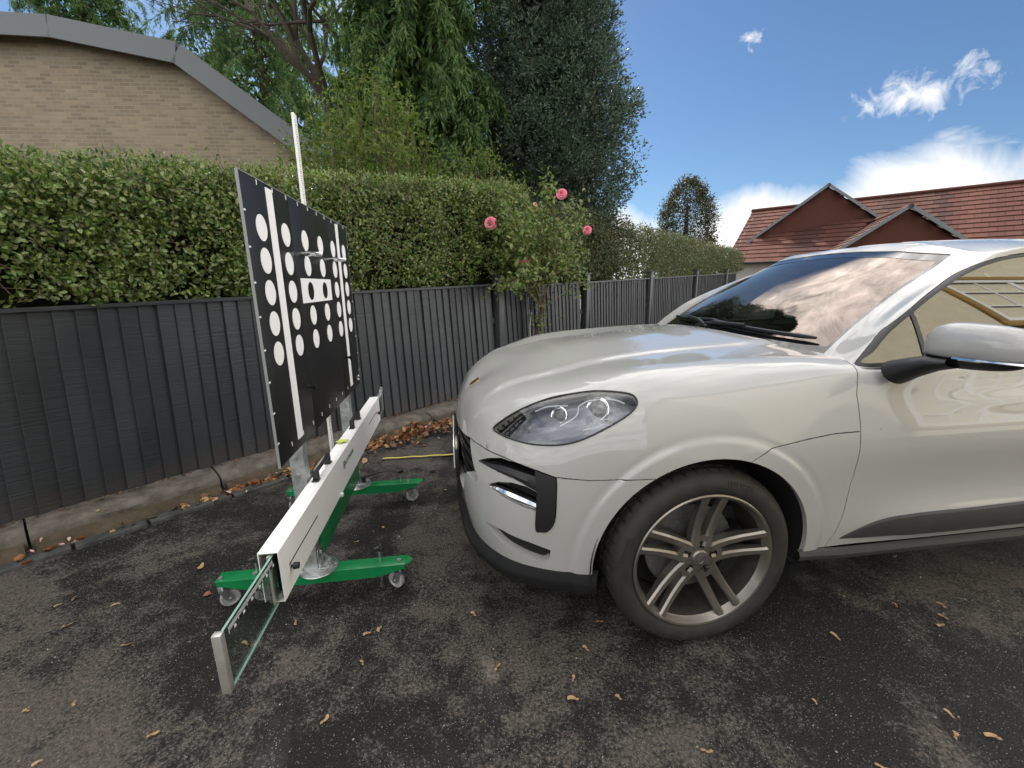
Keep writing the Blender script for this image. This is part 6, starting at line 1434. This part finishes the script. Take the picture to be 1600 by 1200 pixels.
# ---- standard rose in front of the fence --------------------------------------------------------
def rose():
    s = 4.86; base = fence_pt(s, .16, .0); root = empty('rose_bush', base, 0, 'tall pink rose bush trained on a stake in front of the dark fence', 'rose bush')
    rng = np.random.default_rng(77); rnd = random.Random(77)
    st = MB(); stem = [Vector((0, 0, 0)), Vector((.02, 0, .35)), Vector((-.035, .01, .62)), Vector((.02, 0, .9)), Vector((.06, .0, 1.1)), Vector((-.03, 0, 1.36)), Vector((-.06, 0, 1.6))]
    st.tube(stem, [.034, .030, .033, .027, .028, .022, .018], 10); st.tube([stem[4], Vector((.12, .05, 1.35)), Vector((.24, .08, 1.62))], [.018, .014, .010], 8); st.build('trunk', M_BARK, root)
    sk = MB(); sk.box((-.075, .03, 1.02), (.03, .03, 2.06), None, .003); sk.build('stake', M_FENCE, root)
    tie = MB(); tie.tube([(-.08, -.02, 1.05), (-.10, -.03, .85), (-.085, -.035, .55), (-.10, -.03, .38), (-.06, -.02, .30)], .004, 5); tie.build('tie_cord', M_BWHITE, root)
    canes = []
    ca = MB()
    ex = np.array([FD.x, FD.y, 0]); ey = np.array([FN.x, FN.y, 0])
    for i in range(84):
        b0 = np.array(stem[rnd.choice((4, 5, 6, 6, 6))]) if i % 3 else np.array((.24, .08, 1.62)); a = rnd.uniform(-1, 1); e = ex * (a * .98) + ey * rnd.uniform(-.30, .42) + np.array([0, 0, rnd.uniform(1.55, 2.78) - .25 * abs(a)])
        if rnd.random() < .25: e[2] = rnd.uniform(1.45, 1.8)
        m = (b0 + e) / 2 + np.array([0, 0, rnd.uniform(.05, .30)]) + ex * rnd.gauss(0, .08); pts = [tuple(b0), tuple(b0 * .25 + m * .6 + e * .15), tuple(m * .45 + e * .55), tuple(e)]; canes.append(smooth_poly(pts, 6, False)); ca.tube(canes[-1], list(np.linspace(.0075, .0022, len(canes[-1]))), 5, False)
    ca.build('canes', M_CANE, root)['kind'] = 'stuff'
    Vs, Fs, b = [], [], 0
    for c in canes:
        m = 46; q = rng.uniform(.30, 1, m) * (len(c) - 1); k = np.minimum(q.astype(int), len(c) - 2); P = c[k] + (c[k + 1] - c[k]) * (q - k)[:, None] + rng.normal(0, .055, (m, 3)); D = rng.normal(0, .8, (m, 3)) + np.array([0, 0, -.05]); L = rng.uniform(.036, .070, m); V, F = leaves(P, D, L, L * .62, .12, rng, .15, 'full', face=np.array([0, -.5, .7])); Vs.append(V); Fs.append(F + b); b += len(V)
    m = 260; zz = rng.uniform(.35, 1.5, m); P = np.stack([rng.normal(.02, .07, m), rng.normal(0, .07, m), zz], 1); V, F = leaves(P, rng.normal(0, .8, (m, 3)), rng.uniform(.03, .06, m), .03, .12, rng, .15, 'full'); Vs.append(V); Fs.append(F + b); b += len(V)
    leaf_part('foliage', root, M_ROSELEAF, np.vstack(Vs), np.vstack(Fs))
    pink = mat('rose_petal', (.78, .115, .22), .5, col2=(.84, .28, .38), scale=16); peach = mat('rose_faded', (.60, .30, .16), .6, col2=(.62, .42, .28), scale=16)
    def bloom(p, r, m, face):
        mb = MB(); q = Vector(face).to_track_quat('Z', 'Y').to_matrix().to_4x4(); M = Matrix.Translation(p) @ q
        for ring, (nn, rr, tilt, wd) in enumerate(((3, .22, 1.35, .5), (4, .42, 1.05, .62), (5, .66, .72, .72), (6, .92, .38, .8), (6, 1.08, .12, .8))):
            for k in range(nn):
                a = 2 * math.pi * (k + .5 * ring + rnd.uniform(-.15, .15)) / nn; rows = []
                for u in (0, .35, .7, 1.0):
                    rad = r * rr * (.25 + .75 * u) * (math.cos(tilt) * u + (1 - u) * .4 + .18); h = r * (.9 * math.sin(tilt) * u + .05 * ring * (1 - u) - .25 * (ring == 4) * u); row = []
                    for v in (-1, -.4, .4, 1): aa = a + v * wd * (.55 + .45 * math.sin(math.pi * min(u + .15, 1) * .7)); row.append((rad * math.cos(aa), rad * math.sin(aa), h - .12 * r * abs(v) * u))
                    rows.append(row)
                vv = [x for rw in rows for x in rw]; mb.add(vv, [(i * 4 + j, i * 4 + j + 1, (i + 1) * 4 + j + 1, (i + 1) * 4 + j) for i in range(3) for j in range(3)], M, True)
        return mb.build('rose_bloom', m, root, 60)
    view = Vector((0, 0, 1.417))
    for (w, r, m) in (((-.225, 5.14, 2.10), .062, pink), ((.71, 6.29, 2.62), .062, pink), ((1.16, 6.78, 2.20), .056, pink), ((.175, 5.42, 1.66), .050, pink), ((.02, 5.68, 2.26), .028, peach), ((-.02, 5.45, 1.98), .026, peach), ((.33, 5.9, 2.42), .026, peach)):
        p = Vector(w) - base; f = (Vector((-.25, -1, .25)) if r > .05 else Vector((rnd.gauss(0, .5), -1, .4))); bloom(p, r, m, f)
        tgt = min(canes, key=lambda c: np.linalg.norm(c[-1] - np.array(p)))[-1]; mb = MB(); mb.tube([tuple(tgt), tuple((np.array(p) + tgt) / 2 + np.array([0, 0, .02])), tuple(np.array(p) - np.array(f.normalized()) * .01)], [.003, .003, .0025], 5, False); mb.build('flower_stalk', M_CANE, root)
rose()

# ---- olive bush far behind the fence -------------------------------------------------------------
def far_bush():
    root = empty('conical_tree', (7.6, 19.4, 0), 0, 'rounded olive green tree beyond the far hedge left of the red roofs', 'tree'); rng = np.random.default_rng(8); n = 1500
    mb = MB(); mb.tube([(0, 0, 0), (.05, 0, 2), (0, .05, 4.6)], [.2, .16, .05], 9); mb.build('trunk', M_BARK, root)
    z = rng.uniform(.8, 5.6, n); a = rng.uniform(0, 6.283, n); r = np.interp(z, [.8, 2, 3.2, 4.4, 5.2, 5.7], [.7, 1.15, 1.25, 1.05, .65, .1]) * np.sqrt(rng.uniform(.35, 1, n)) * (1 + .15 * fnoise(np.stack([np.cos(a) * 2, np.sin(a) * 2, z], 1), 1, 3)); C = np.stack([r * np.cos(a), r * np.sin(a), z], 1); k = 18; PP = np.repeat(C, k, 0) + rng.normal(0, .10, (n * k, 3)); D = rng.normal(0, .7, PP.shape) + np.repeat(C * np.array([1, 1, 0]), k, 0) + np.array([0, 0, .4]); L = rng.uniform(.06, .12, n * k); V, F = leaves(PP, D, L, L * .4, .2, rng)
    leaf_part('crown', root, leaf_mat('olive_leaf', [(.022, .030, .010), (.040, .046, .016), (.068, .066, .022), (.10, .082, .026)], .5, .2), V, F)
far_bush()
# ---------------------------------------------------------------- houses
M_RENDER = mat('cream_render', (.60, .55, .41), .9, var=.07, scale=4, bump=.5, bscale=160)
M_MUSTARD = mat('mustard_paint', (.30, .185, .045), .5, var=.08, scale=8)
M_UPVC = mat('white_frame', (.78, .78, .76), .35)
M_DARKGLASS = mat('house_glass', (.012, .014, .016), .04, spec=.8)
M_TILERED = leaf_mat('red_tile', [(.040, .022, .020), (.062, .026, .021), (.082, .032, .025), (.105, .042, .031), (.070, .040, .033)], .85, 0.0, .2)
M_TILEGREY = mat('grey_tile', (.085, .092, .105), .8, col2=(.17, .185, .205), scale=4, bump=.4, bscale=40)
M_BRICKTAN = mat('buff_brick', (.20, .155, .095), .9, col2=(.34, .265, .165), scale=5, bump=.5, bscale=60)
def brick_mat():
    m, nt, b, N, L = new_mat('buff_brickwork'); tc = N('ShaderNodeTexCoord'); sp = N('ShaderNodeSeparateXYZ'); cb = N('ShaderNodeCombineXYZ'); L(tc.outputs['Object'], sp.inputs[0]); L(sp.outputs['X'], cb.inputs[0]); L(sp.outputs['Z'], cb.inputs[1])
    t = N('ShaderNodeTexBrick'); t.inputs['Scale'].default_value = 1.0; t.inputs['Brick Width'].default_value = .225; t.inputs['Row Height'].default_value = .075; t.inputs['Mortar Size'].default_value = .009; t.inputs['Bias'].default_value = 0.0
    t.inputs['Color1'].default_value = (.23, .185, .12, 1); t.inputs['Color2'].default_value = (.34, .275, .18, 1); t.inputs['Mortar'].default_value = (.30, .27, .215, 1); L(cb.outputs[0], t.inputs['Vector'])
    n = N('ShaderNodeTexNoise'); n.inputs['Scale'].default_value = 1.3; n.inputs['Detail'].default_value = 6; L(tc.outputs['Object'], n.inputs['Vector']); h = N('ShaderNodeHueSaturation'); mr = N('ShaderNodeMapRange'); L(n.outputs['Fac'], mr.inputs[0]); mr.inputs[3].default_value = .75; mr.inputs[4].default_value = 1.2; L(mr.outputs[0], h.inputs['Value']); L(t.outputs['Color'], h.inputs['Color']); L(h.outputs[0], b.inputs['Base Color'])
    bp = N('ShaderNodeBump'); bp.inputs['Strength'].default_value = .6; bp.inputs['Distance'].default_value = .008; bp.invert = True; L(t.outputs['Fac'], bp.inputs['Height']); L(bp.outputs[0], b.inputs['Normal']); b.inputs['Roughness'].default_value = .9
    return m
M_BRICKTAN = brick_mat()
M_PALEWALL = mat('pale_wall', (.40, .38, .34), .9, var=.08, scale=3)
M_WOODW = mat('verge_board', (.15, .165, .17), .6)

def tile_roof(root, p0, p1, up, rows, pitch_len, material, name='tile_course', thick=.03, lap=.30):
    """one slope: courses of tiles, each a stepped strip with its tiles shown as a scalloped lower edge"""
    p0, p1, up = Vector(p0), Vector(p1), Vector(up); ax = (p1 - p0); L = ax.length; ax.normalize(); n = ax.cross(up).normalized()
    if n.z < 0: n = -n
    step = pitch_len / rows; u = up.normalized()
    for r in range(rows):
        a = p0 + u * step * r; b = a + u * (step * 1.25)
        mb = MB(); m = max(2, int(L / lap)); w = L / m
        for k in range(m):
            x0 = (k + (.5 if r % 2 else 0)) * w + .006; x1 = x0 + w - .012
            if x1 > L: x1 = L
            q0, q1 = a + ax * x0, a + ax * x1; t0, t1 = b + ax * x0, b + ax * x1
            mb.add([q0 + n * thick, q1 + n * thick, t1 + n * .004, t0 + n * .004, q0, q1], [(0, 1, 2, 3), (4, 5, 1, 0)])
        o = mb.build(name, material, root); o['kind'] = 'stuff'

def window(root, c, w, h, nx, ny, ux, out, frame_m=M_UPVC, surround=None, sw=.12):
    """casement with glazing bars; c centre of opening on the wall face, ux along the wall, out the wall's outward normal"""
    c, ux, out = Vector(c), Vector(ux).normalized(), Vector(out).normalized(); uz = Vector((0, 0, 1)); M = Matrix((ux, out, uz)).transposed().to_4x4(); M.translation = c
    if surround:
        mb = MB()
        for (x, z, a, b) in ((0, h / 2 + sw / 2, w + 2 * sw, sw), (0, -h / 2 - sw / 2, w + 2 * sw, sw), (-w / 2 - sw / 2, 0, sw, h), (w / 2 + sw / 2, 0, sw, h)): mb.box((x, .02, z), (a, .05, b), M, .004)
        mb.build('window_surround', surround, root)
    f = MB(); t = .11
    for (x, z, a, b) in ((0, h / 2 - t / 2, w, t), (0, -h / 2 + t / 2, w, t), (-w / 2 + t / 2, 0, t, h - 2 * t), (w / 2 - t / 2, 0, t, h - 2 * t)): f.box((x, 0, z), (a, .07, b), M)
    for i in range(1, nx): f.box((-w / 2 + w * i / nx, .0, 0), (.13 if (nx == 4 and i == 2) else .038, .05, h - 2 * t), M)
    for i in range(1, ny): f.box((0, .002, -h / 2 + h * i / ny), (w - 2 * t, .04, .038), M)
    fo = f.build('window_frame', frame_m, root); g = MB(); g.box((0, -.02, 0), (w - .04, .01, h - .04), M); g.build('pane', M_DARKGLASS, fo)
    return fo

# the house beside the photographer, mirrored in the car's flank
def near_house():
    X0, YW = -2.1, 3.75      # car axes: wall runs from x = -2.7 away to x = -13
    root = empty('cream_house', car_world(X0, YW), CAR_ROT, 'cream rendered house with mustard window surrounds beside the drive', 'house')
    # local: x backwards is negative, y = 0 wall face looking towards -y
    w = MB(); w.box((-6.5, 4.0, 3.9), (13.0, 8.0, 7.8)); w.build('wall', M_RENDER, root)
    w = MB(); w.box((-6.5, .0, .15), (13.04, .06, .30)); w.build('plinth', M_CONCD, root)
    for (x, z, ww, hh) in ((-6.9, 4.75, 3.2, 1.6), (-2.9, 1.5, 1.9, 1.3)): window(root, (x, -.01, z), ww, hh, 4, 3, (1, 0, 0), (0, -1, 0), M_UPVC, M_MUSTARD, .16)
    for sy, y0, up in ((1, -.35, Vector((0, 4.35, 2.6))), (-1, 8.35, Vector((0, -4.35, 2.6)))): tile_roof(root, (-13.2, y0, 7.7), (.2, y0, 7.7), up, 16, up.length, M_TILERED, lap=.35)
    g = MB(); g.prism([(0, 7.8), (8, 7.8), (4, 10.2)], -.02, -.3, 'YZ'); g.build('gable', M_RENDER, root)
    gt = MB(); gt.tube([(-13.2, -.42, 7.66), (.2, -.42, 7.66)], .06, 8); gt.build('gutter', M_BPLAST, root)
near_house()

# house behind the hedge at the top left: buff gable wall under a grey roof
def left_house():
    root = empty('buff_house', (-7.0, 10.6, 0), R(4), 'buff brick house with a grey sloping roof edge behind the hedge at the top left', 'house')
    # gable profile in local x-z, ridge left, eaves falling to the right
    prof = [(-7.5, 0), (3.3, 0), (3.3, 3.75), (0.0, 6.20), (-2.4, 6.62), (-7.5, 6.75)]
    w = MB(); w.prism(prof, 0, 7, 'XZ'); w.build('wall', M_BRICKTAN, root)
    for a, b in zip(prof[2:5], prof[3:6]):
        mb = MB(); d = Vector((b[0] - a[0], 0, b[1] - a[1])); ln = d.length; d.normalize(); nz = Vector((-d.z, 0, d.x)); nz = nz if nz.z > 0 else -nz
        A, B = Vector((a[0], 0, a[1])), Vector((b[0], 0, b[1]))
        mb.add([A + nz * .02 + Vector((0, -.30, 0)), B + nz * .02 + Vector((0, -.30, 0)), B + nz * .20 + Vector((0, -.30, 0)), A + nz * .20 + Vector((0, -.30, 0)), A + nz * .02 + Vector((0, 7.3, 0)), B + nz * .02 + Vector((0, 7.3, 0)), B + nz * .20 + Vector((0, 7.3, 0)), A + nz * .20 + Vector((0, 7.3, 0))], [(0, 1, 2, 3), (4, 7, 6, 5), (0, 4, 5, 1), (1, 5, 6, 2), (2, 6, 7, 3), (3, 7, 4, 0)]); mb.build('roof', M_TILEGREY, root)
        mb = MB(); mb.add([A - nz * .18 + Vector((0, -.33, 0)), B - nz * .18 + Vector((0, -.33, 0)), B + nz * .22 + Vector((0, -.33, 0)), A + nz * .22 + Vector((0, -.33, 0)), A - nz * .18 + Vector((0, -.28, 0)), B - nz * .18 + Vector((0, -.28, 0)), B + nz * .22 + Vector((0, -.28, 0)), A + nz * .22 + Vector((0, -.28, 0))], [(0, 1, 2, 3), (4, 7, 6, 5), (0, 4, 5, 1), (1, 5, 6, 2), (2, 6, 7, 3), (3, 7, 4, 0)]); mb.build('verge_board', M_WOODW, root)
    c = MB(); c.box((-4.6, 2.5, 7.2), (.9, .6, 1.6), None, .02); c.build('chimney', M_BRICKTAN, root)
left_house()

# two red roofs across the way on the right
def red_house(loc, rz, w, d, eave, rise, label, dormer=False):
    root = empty('red_roofed_house', loc, rz, label, 'house', 'red tiled houses in the distance')
    b = MB(); b.box((0, d / 2, eave / 2), (w, d, eave)); b.build('wall', M_PALEWALL, root)
    g = MB(); g.prism([(-w / 2, eave), (w / 2, eave), (0, eave + rise)], 0.0, d, 'XZ'); g.build('gable', M_TILERED, root)
    for s in (-1, 1):
        up = Vector((-s * w / 2 * 1.06, 0, rise * 1.06)); p = Vector((s * w / 2 * 1.06, -.35, eave - rise * .06)); q = Vector((s * w / 2 * 1.06, d + .35, eave - rise * .06))
        tile_roof(root, p, q, up, 14, up.length, M_TILERED, lap=.5, thick=.05)
    for x in (-w * .24, w * .24): window(root, (x, -.02, eave * .55), 1.2, 1.1, 2, 1, (1, 0, 0), (0, -1, 0))
    for s in (-1, 1):
        a, q = Vector((s * w / 2 * 1.06, -.36, eave - rise * .06)), Vector((0, -.36, eave + rise)); b_ = MB(); b_.add([a, q, q + Vector((0, 0, .18)), a + Vector((0, 0, .18)), a + Vector((0, -.04, 0)), q + Vector((0, -.04, 0)), q + Vector((0, -.04, .18)), a + Vector((0, -.04, .18))], [(0, 1, 2, 3), (4, 7, 6, 5), (0, 4, 5, 1), (1, 5, 6, 2), (2, 6, 7, 3), (3, 7, 4, 0)]); b_.build('barge_board', M_WOODW, root)
        g_ = MB(); g_.tube([(s * (w / 2 * 1.06 + .06), -.3, eave - rise * .06 - .02), (s * (w / 2 * 1.06 + .06), d + .3, eave - rise * .06 - .02)], .06, 8); g_.build('gutter', M_BPLAST, root)
    r = MB(); r.tube([(0, -.4, eave + rise + .06), (0, d + .4, eave + rise + .06)], .11, 8); r.build('ridge', M_TILERED, root)
red_house((18.2, 26.2, 0), R(-30), 10.5, 9, 2.5, 4.1, 'gabled red tiled house beyond the car, left of the two', False)
red_house((25.6, 22.4, 0), R(48), 9.5, 12, 2.7, 3.3, 'red tiled house beyond the car roof at the right edge', False)
red_house((17.2, 19.6, 0), R(-26), 6.6, 6, 1.9, 2.5, 'low red tiled roof in front of the taller gabled house', True)
# ---------------------------------------------------------------- small things on the ground
def tape():
    M_TAPE = mat('yellow_tape', (.62, .50, .08), .4, var=.08, scale=30)
    a, b = Vector((-1.085, 3.305, .006)), Vector((-.47, 3.385, .006)); d = (b - a); ln = d.length
    root = empty('tape_measure', a, math.atan2(d.y, d.x), 'yellow tape measure blade stretched across the asphalt towards the car', 'tape measure')
    mb = MB(); n = 16; w = .011; rows = []
    for i in range(n + 1):
        x = ln * i / n; z = .004 + .002 * math.sin(i * 1.3); rows.append([(x, -w, z + .006), (x, 0, z), (x, w, z + .006)])
    mb.add([p for r in rows for p in r], [(i * 3 + j, (i + 1) * 3 + j, (i + 1) * 3 + j + 1, i * 3 + j + 1) for i in range(n) for j in range(2)], None, True); mb.build('blade', M_TAPE, root)
    mb = MB(); mb.box((-.002, 0, .006), (.004, .022, .018)); mb.build('end_hook', M_ZINC, root)
    mb = MB()
    for i in range(60): mb.box((ln * (i + .5) / 60, .006, .0105), (.0012, .007 if i % 5 else .011, .0008))
    mb.build('tape_marks', M_TEXTK, root)
    mb = MB(); mb.box((ln + .03, 0, .03), (.07, .035, .06), None, .012); mb.build('case', M_BPLAST, root)
tape()

def key_mesh(q):
    """winged maple seed: plump nutlet, veined papery wing"""
    rnd = random.Random(q); mb = MB(); rows = []
    for t in np.linspace(0, 1, 6): rows.append((-.008 + .016 * t, .0055 * math.sin(math.pi * (.08 + .84 * t)), .004 * math.sin(math.pi * (.1 + .8 * t))))
    n = 6; vs = []
    for x, ry, rz in rows: vs += [(x, ry * math.cos(2 * math.pi * k / n), .004 + rz * math.sin(2 * math.pi * k / n)) for k in range(n)]
    mb.add(vs, [(i * n + k, i * n + (k + 1) % n, (i + 1) * n + (k + 1) % n, (i + 1) * n + k) for i in range(5) for k in range(n)], None, True)
    ln = rnd.uniform(.024, .034); up = []; lo = []
    for t in np.linspace(0, 1, 6): x = .005 + ln * t; z = .004 + .004 * math.sin(t * 2.2 + q) ; up.append((x, .003 + .0035 * t + .001 * math.sin(9 * t), z)); lo.append((x, -.002 - .0075 * math.sin(math.pi * min(t * .75 + .12, 1)) ** .9, z + .002))
    mb.add(up + lo, [(i, i + 1, 7 + i, 6 + i) for i in range(5)], None, True)
    return mb
M_KEY = mat('dry_seed', (.20, .105, .045), .7, col2=(.44, .29, .15), scale=55, bump=.2, bscale=200)
M_DRYLEAF = [mat('dry_leaf_rust', (.165, .058, .020), .65, col2=(.30, .115, .035), scale=18, bump=.3, bscale=90), mat('dry_leaf_brown', (.09, .045, .022), .7, col2=(.17, .085, .038), scale=18, bump=.3, bscale=90), mat('dry_leaf_tan', (.30, .18, .07), .65, col2=(.44, .28, .12), scale=18, bump=.3, bscale=90), mat('dry_leaf_pink', (.50, .30, .25), .6, col2=(.62, .44, .38), scale=20)]
SEEDS = [((-2.089, 1.68), 'leftmost winged seed on the asphalt below the kerb'), ((-2.06, 1.705), 'winged seed just right of the leftmost one below the kerb'), ((-1.817, 1.676), 'winged seed on the asphalt left of the green base, nearer the kerb'),
 ((-1.937, 1.543), 'winged seed on bare asphalt at the far left below the pair by the kerb'), ((-1.594, 1.442), 'winged seed on the asphalt left of the glass pane end'), ((-1.548, 1.203), 'winged seed at the left below the glass pane'), ((-1.679, 1.172), 'lower left winged seed near the picture edge'),
 ((-1.191, 1.082), 'winged seed at the bottom left quarter of the asphalt'), ((-1.463, 1.012), 'winged seed in the bottom left corner of the drive'), ((-.645, 1.119), 'winged seed low in the middle of the drive right of the glass end'), ((-.606, 1.493), 'left one of two winged seeds lying nose to tail below the near castor'),
 ((-.569, 1.520), 'right one of two winged seeds lying nose to tail below the near castor'), ((-.584, 1.34), 'winged seed below the nose to tail pair'), ((-.899, 2.141), 'winged seed between the two green legs near the crossbar'), ((-.948, 1.560), 'upright winged seed just right of the beam end'),
 ((-1.086, 1.441), 'winged seed seen through the glass pane'), ((-.174, 1.582), 'winged seed on dark asphalt left of the front tyre'), ((-.072, 1.311), 'winged seed halfway between the beam and the tyre, low down'), ((.287, 1.395), 'winged seed just below the front tyre at its left'),
 ((.21, 1.263), 'winged seed below the tyre, left of a fatter one'), ((.215, 1.19), 'small dark winged seed below the tyre, lowest of three'), ((.365, 1.19), 'fat winged seed in the lowest middle of the drive'), ((.354, 1.541), 'winged seed in the shade against the front tyre'),
 ((1.031, 1.165), 'winged seed right of the middle, below the dry grey patch'), ((.578, 1.02), 'winged seed at the bottom edge under the wheel'), ((1.309, 1.434), 'winged seed right of the tyre on the asphalt'), ((1.695, 1.606), 'winged seed under the door, left of a group of three'),
 ((1.901, 1.599), 'uppermost of three winged seeds at the right under the door'), ((1.844, 1.534), 'middle of three winged seeds at the right under the door'), ((1.797, 1.5), 'lowest of three winged seeds at the right under the door'), ((1.447, 1.114), 'winged seed towards the bottom right corner'),
 ((1.388, 1.048), 'thin winged seed near the bottom right corner'), ((1.522, 1.044), 'winged seed nearest the bottom right corner'), ((1.079, .974), 'winged seed cut by the bottom edge on the right'), ((2.007, 1.96), 'winged seed in the shade under the car sill')]
def seeds():
    ms = []
    for q in range(5): o = key_mesh(q).build('winged_seed', M_KEY, None, 60); ms.append(o.data); bpy.data.objects.remove(o)
    rnd = random.Random(12)
    for i, ((x, y), lb) in enumerate(SEEDS):
        o = bpy.data.objects.new('winged_seed', ms[i % 5]); COL.objects.link(o); o.location = (x, y, .0035); o.rotation_euler = (rnd.uniform(-.25, .25), rnd.uniform(-.1, .1), rnd.uniform(0, 6.28)); k = rnd.uniform(.6, .92); o.scale = (k, k, k)
        tag(o, lb, 'seed', 'winged seeds scattered on the drive')
seeds()

def curled_leaf(rnd, size):
    """dry leaf: lobed outline, cupped and curled, with a thickness"""
    n = 16; out = []; lob = rnd.uniform(.05, .3); ph = rnd.uniform(0, 6); cup = rnd.uniform(-.4, .5); el = rnd.uniform(.55, .95)
    for i in range(n):
        a = 2 * math.pi * i / n; r = size * .5 * (1 + lob * math.cos(5 * a) + .08 * math.cos(3 * a + ph)); x, y = r * math.cos(a), r * math.sin(a) * el; out.append((x, y, cup * (x * x + y * y) / size * 1.4 + .06 * size * math.sin(2 * a + ph)))
    inn = [(x * .5, y * .5, cup * (x * x + y * y) / size * .30 + .02 * size * math.sin(ph + i)) for i, (x, y, z) in enumerate(out)]
    V = [(0, 0, 0)] + inn + out; F = [(0, 1 + i, 1 + (i + 1) % n) for i in range(n)] + [(1 + i, 1 + n + i, 1 + n + (i + 1) % n, 1 + (i + 1) % n) for i in range(n)]
    return V, F
def litter():
    rnd = random.Random(55)
    # drift of leaves in the gutter: heaped behind the beam, thinning along the kerb
    for mi in range(4):
        mb = MB(); cnt = (300, 170, 130, 34)[mi]
        for i in range(cnt):
            if rnd.random() < .62: s = rnd.gauss(2.55, .33); off = rnd.gauss(.345, .075); zz = .012 + abs(rnd.gauss(0, .028)) * math.exp(-((s - 2.55) / .35) ** 2)
            elif rnd.random() < .5: s = rnd.gauss(1.35, .35); off = rnd.gauss(.325, .03); zz = .012
            else: s = rnd.uniform(-1.2, 4.6); off = .312 + .035 * rnd.random() + .012 * max(0, s); zz = .010
            if mi == 3: s = rnd.choice((.2, .95, 1.4, 2.9, 3.3)) + rnd.gauss(0, .07)
            off *= 1 + .06 * max(0, s); p = fence_pt(s, off, zz + .012); V, F = curled_leaf(rnd, rnd.uniform(.022, .062) if mi < 3 else rnd.uniform(.014, .034))
            mb.add(V, F, Matrix.Translation(p) @ Euler((rnd.gauss(0, .5), rnd.gauss(0, .5), rnd.uniform(0, 6.28))).to_matrix().to_4x4())
        o = mb.build('leaf_litter', M_DRYLEAF[mi], None, 60); tag(o, ['rust red dry leaves drifted along the kerb gutter', 'dark brown dry leaves drifted along the kerb gutter', 'tan dry leaves drifted along the kerb gutter', 'pink fallen petals lying along the kerb gutter'][mi], 'leaf litter', kind='stuff')
    # debris on the kerb top against the boards
    mb = MB()
    for i in range(420):
        s = rnd.uniform(-1.5, 5); V, F = curled_leaf(rnd, rnd.uniform(.006, .026)); mb.add(V, F, Matrix.Translation(fence_pt(s, .028 + abs(rnd.gauss(0, .018)), .128)) @ Euler((rnd.gauss(0, .6), rnd.gauss(0, .6), rnd.uniform(0, 6))).to_matrix().to_4x4())
    o = mb.build('leaf_litter', M_DRYLEAF[1], None, 60); tag(o, 'brown crumbs of leaf on the kerb top against the fence boards', 'leaf litter', kind='stuff')
    # single leaves on the asphalt
    single = [((-.62, 3.06), .05, 0, 'rust leaf on the asphalt between the tape and the car grille'), ((-.88, 3.62), .045, 2, 'tan leaf beyond the yellow tape near the leaf drift'), ((-.80, 3.60), .035, 0, 'rust leaf beside the tan one beyond the tape'), ((-1.35, 2.55), .04, 1, 'brown leaf on the asphalt behind the white beam'), ((-1.40, 1.78), .050, 1, 'brown leaf under the outer end of the near green leg'),
              ((-1.45, 1.73), .030, 0, 'small rust leaf beside the outer near castor'), ((-.62, 3.95), .03, 3, 'pink petal on the asphalt beyond the tape'), ((-.70, 3.80), .03, 3, 'second pink petal on the asphalt beyond the tape, nearer the drift'), ((-.72, 2.92), .03, 2, 'tan leaf on the asphalt just past the far green leg'), ((-.48, 2.75), .025, 2, 'tan leaf scrap below the tape left of the bumper'),
              ((-1.62, 1.93), .04, 2, 'tan leaf on the asphalt left of the near green leg'), ((-2.20, 2.62), .05, 3, 'pale petal at the foot of the kerb on the left'), ((-2.47, 2.29), .03, 2, 'small pale leaf lying on the kerb top at the left'), ((-.78, 2.28), .022, 2, 'tiny tan scrap between the green legs near the car')]
    for (x, y), sz, mi, lb in single:
        V, F = curled_leaf(rnd, sz); mb = MB(); mb.add(V, F); o = mb.build('fallen_leaf', M_DRYLEAF[mi], None, 60); o.location = (x, y, .012 if 'kerb top' not in lb else .135); o.rotation_euler = (rnd.gauss(0, .25), rnd.gauss(0, .25), rnd.uniform(0, 6)); tag(o, lb, 'leaf', 'fallen leaves')
    # grit on the asphalt: pale crumbs standing proud
    rng = np.random.default_rng(4); n = 5200; P = np.stack([rng.uniform(-3, 4.2, n), rng.uniform(.3, 4.8, n) ** 1.0, np.full(n, .0)], 1)
    d = ((P[:, :2] - np.array([F0.x, F0.y])) @ np.array([FN.x, FN.y])); P = P[d > .36]; n = len(P); sz = rng.gamma(2.0, .0007, n) + .0006; oc = np.array([(1, 0, 0), (-1, 0, 0), (0, 1, 0), (0, -1, 0), (0, 0, 1), (0, 0, -1)], float)
    V = P[:, None] + oc[None] * sz[:, None, None] * rng.uniform(.6, 1.3, (n, 6, 1)) + np.array([0, 0, .001]); f = np.array([(0, 2, 4), (2, 1, 4), (1, 3, 4), (3, 0, 4), (2, 0, 5), (1, 2, 5), (3, 1, 5), (0, 3, 5)]); F = (np.arange(n)[:, None, None] * 6 + f[None]).reshape(-1, 3)
    o = link_mesh('grit', np_mesh('grit', V.reshape(-1, 3), F, leaf_mat('grit', [(.04, .037, .033), (.10, .093, .085), (.20, .187, .168), (.32, .30, .27)], .6, 0.0))); tag(o, 'pale crumbs of grit strewn over the dark asphalt', 'grit', kind='stuff')
litter()
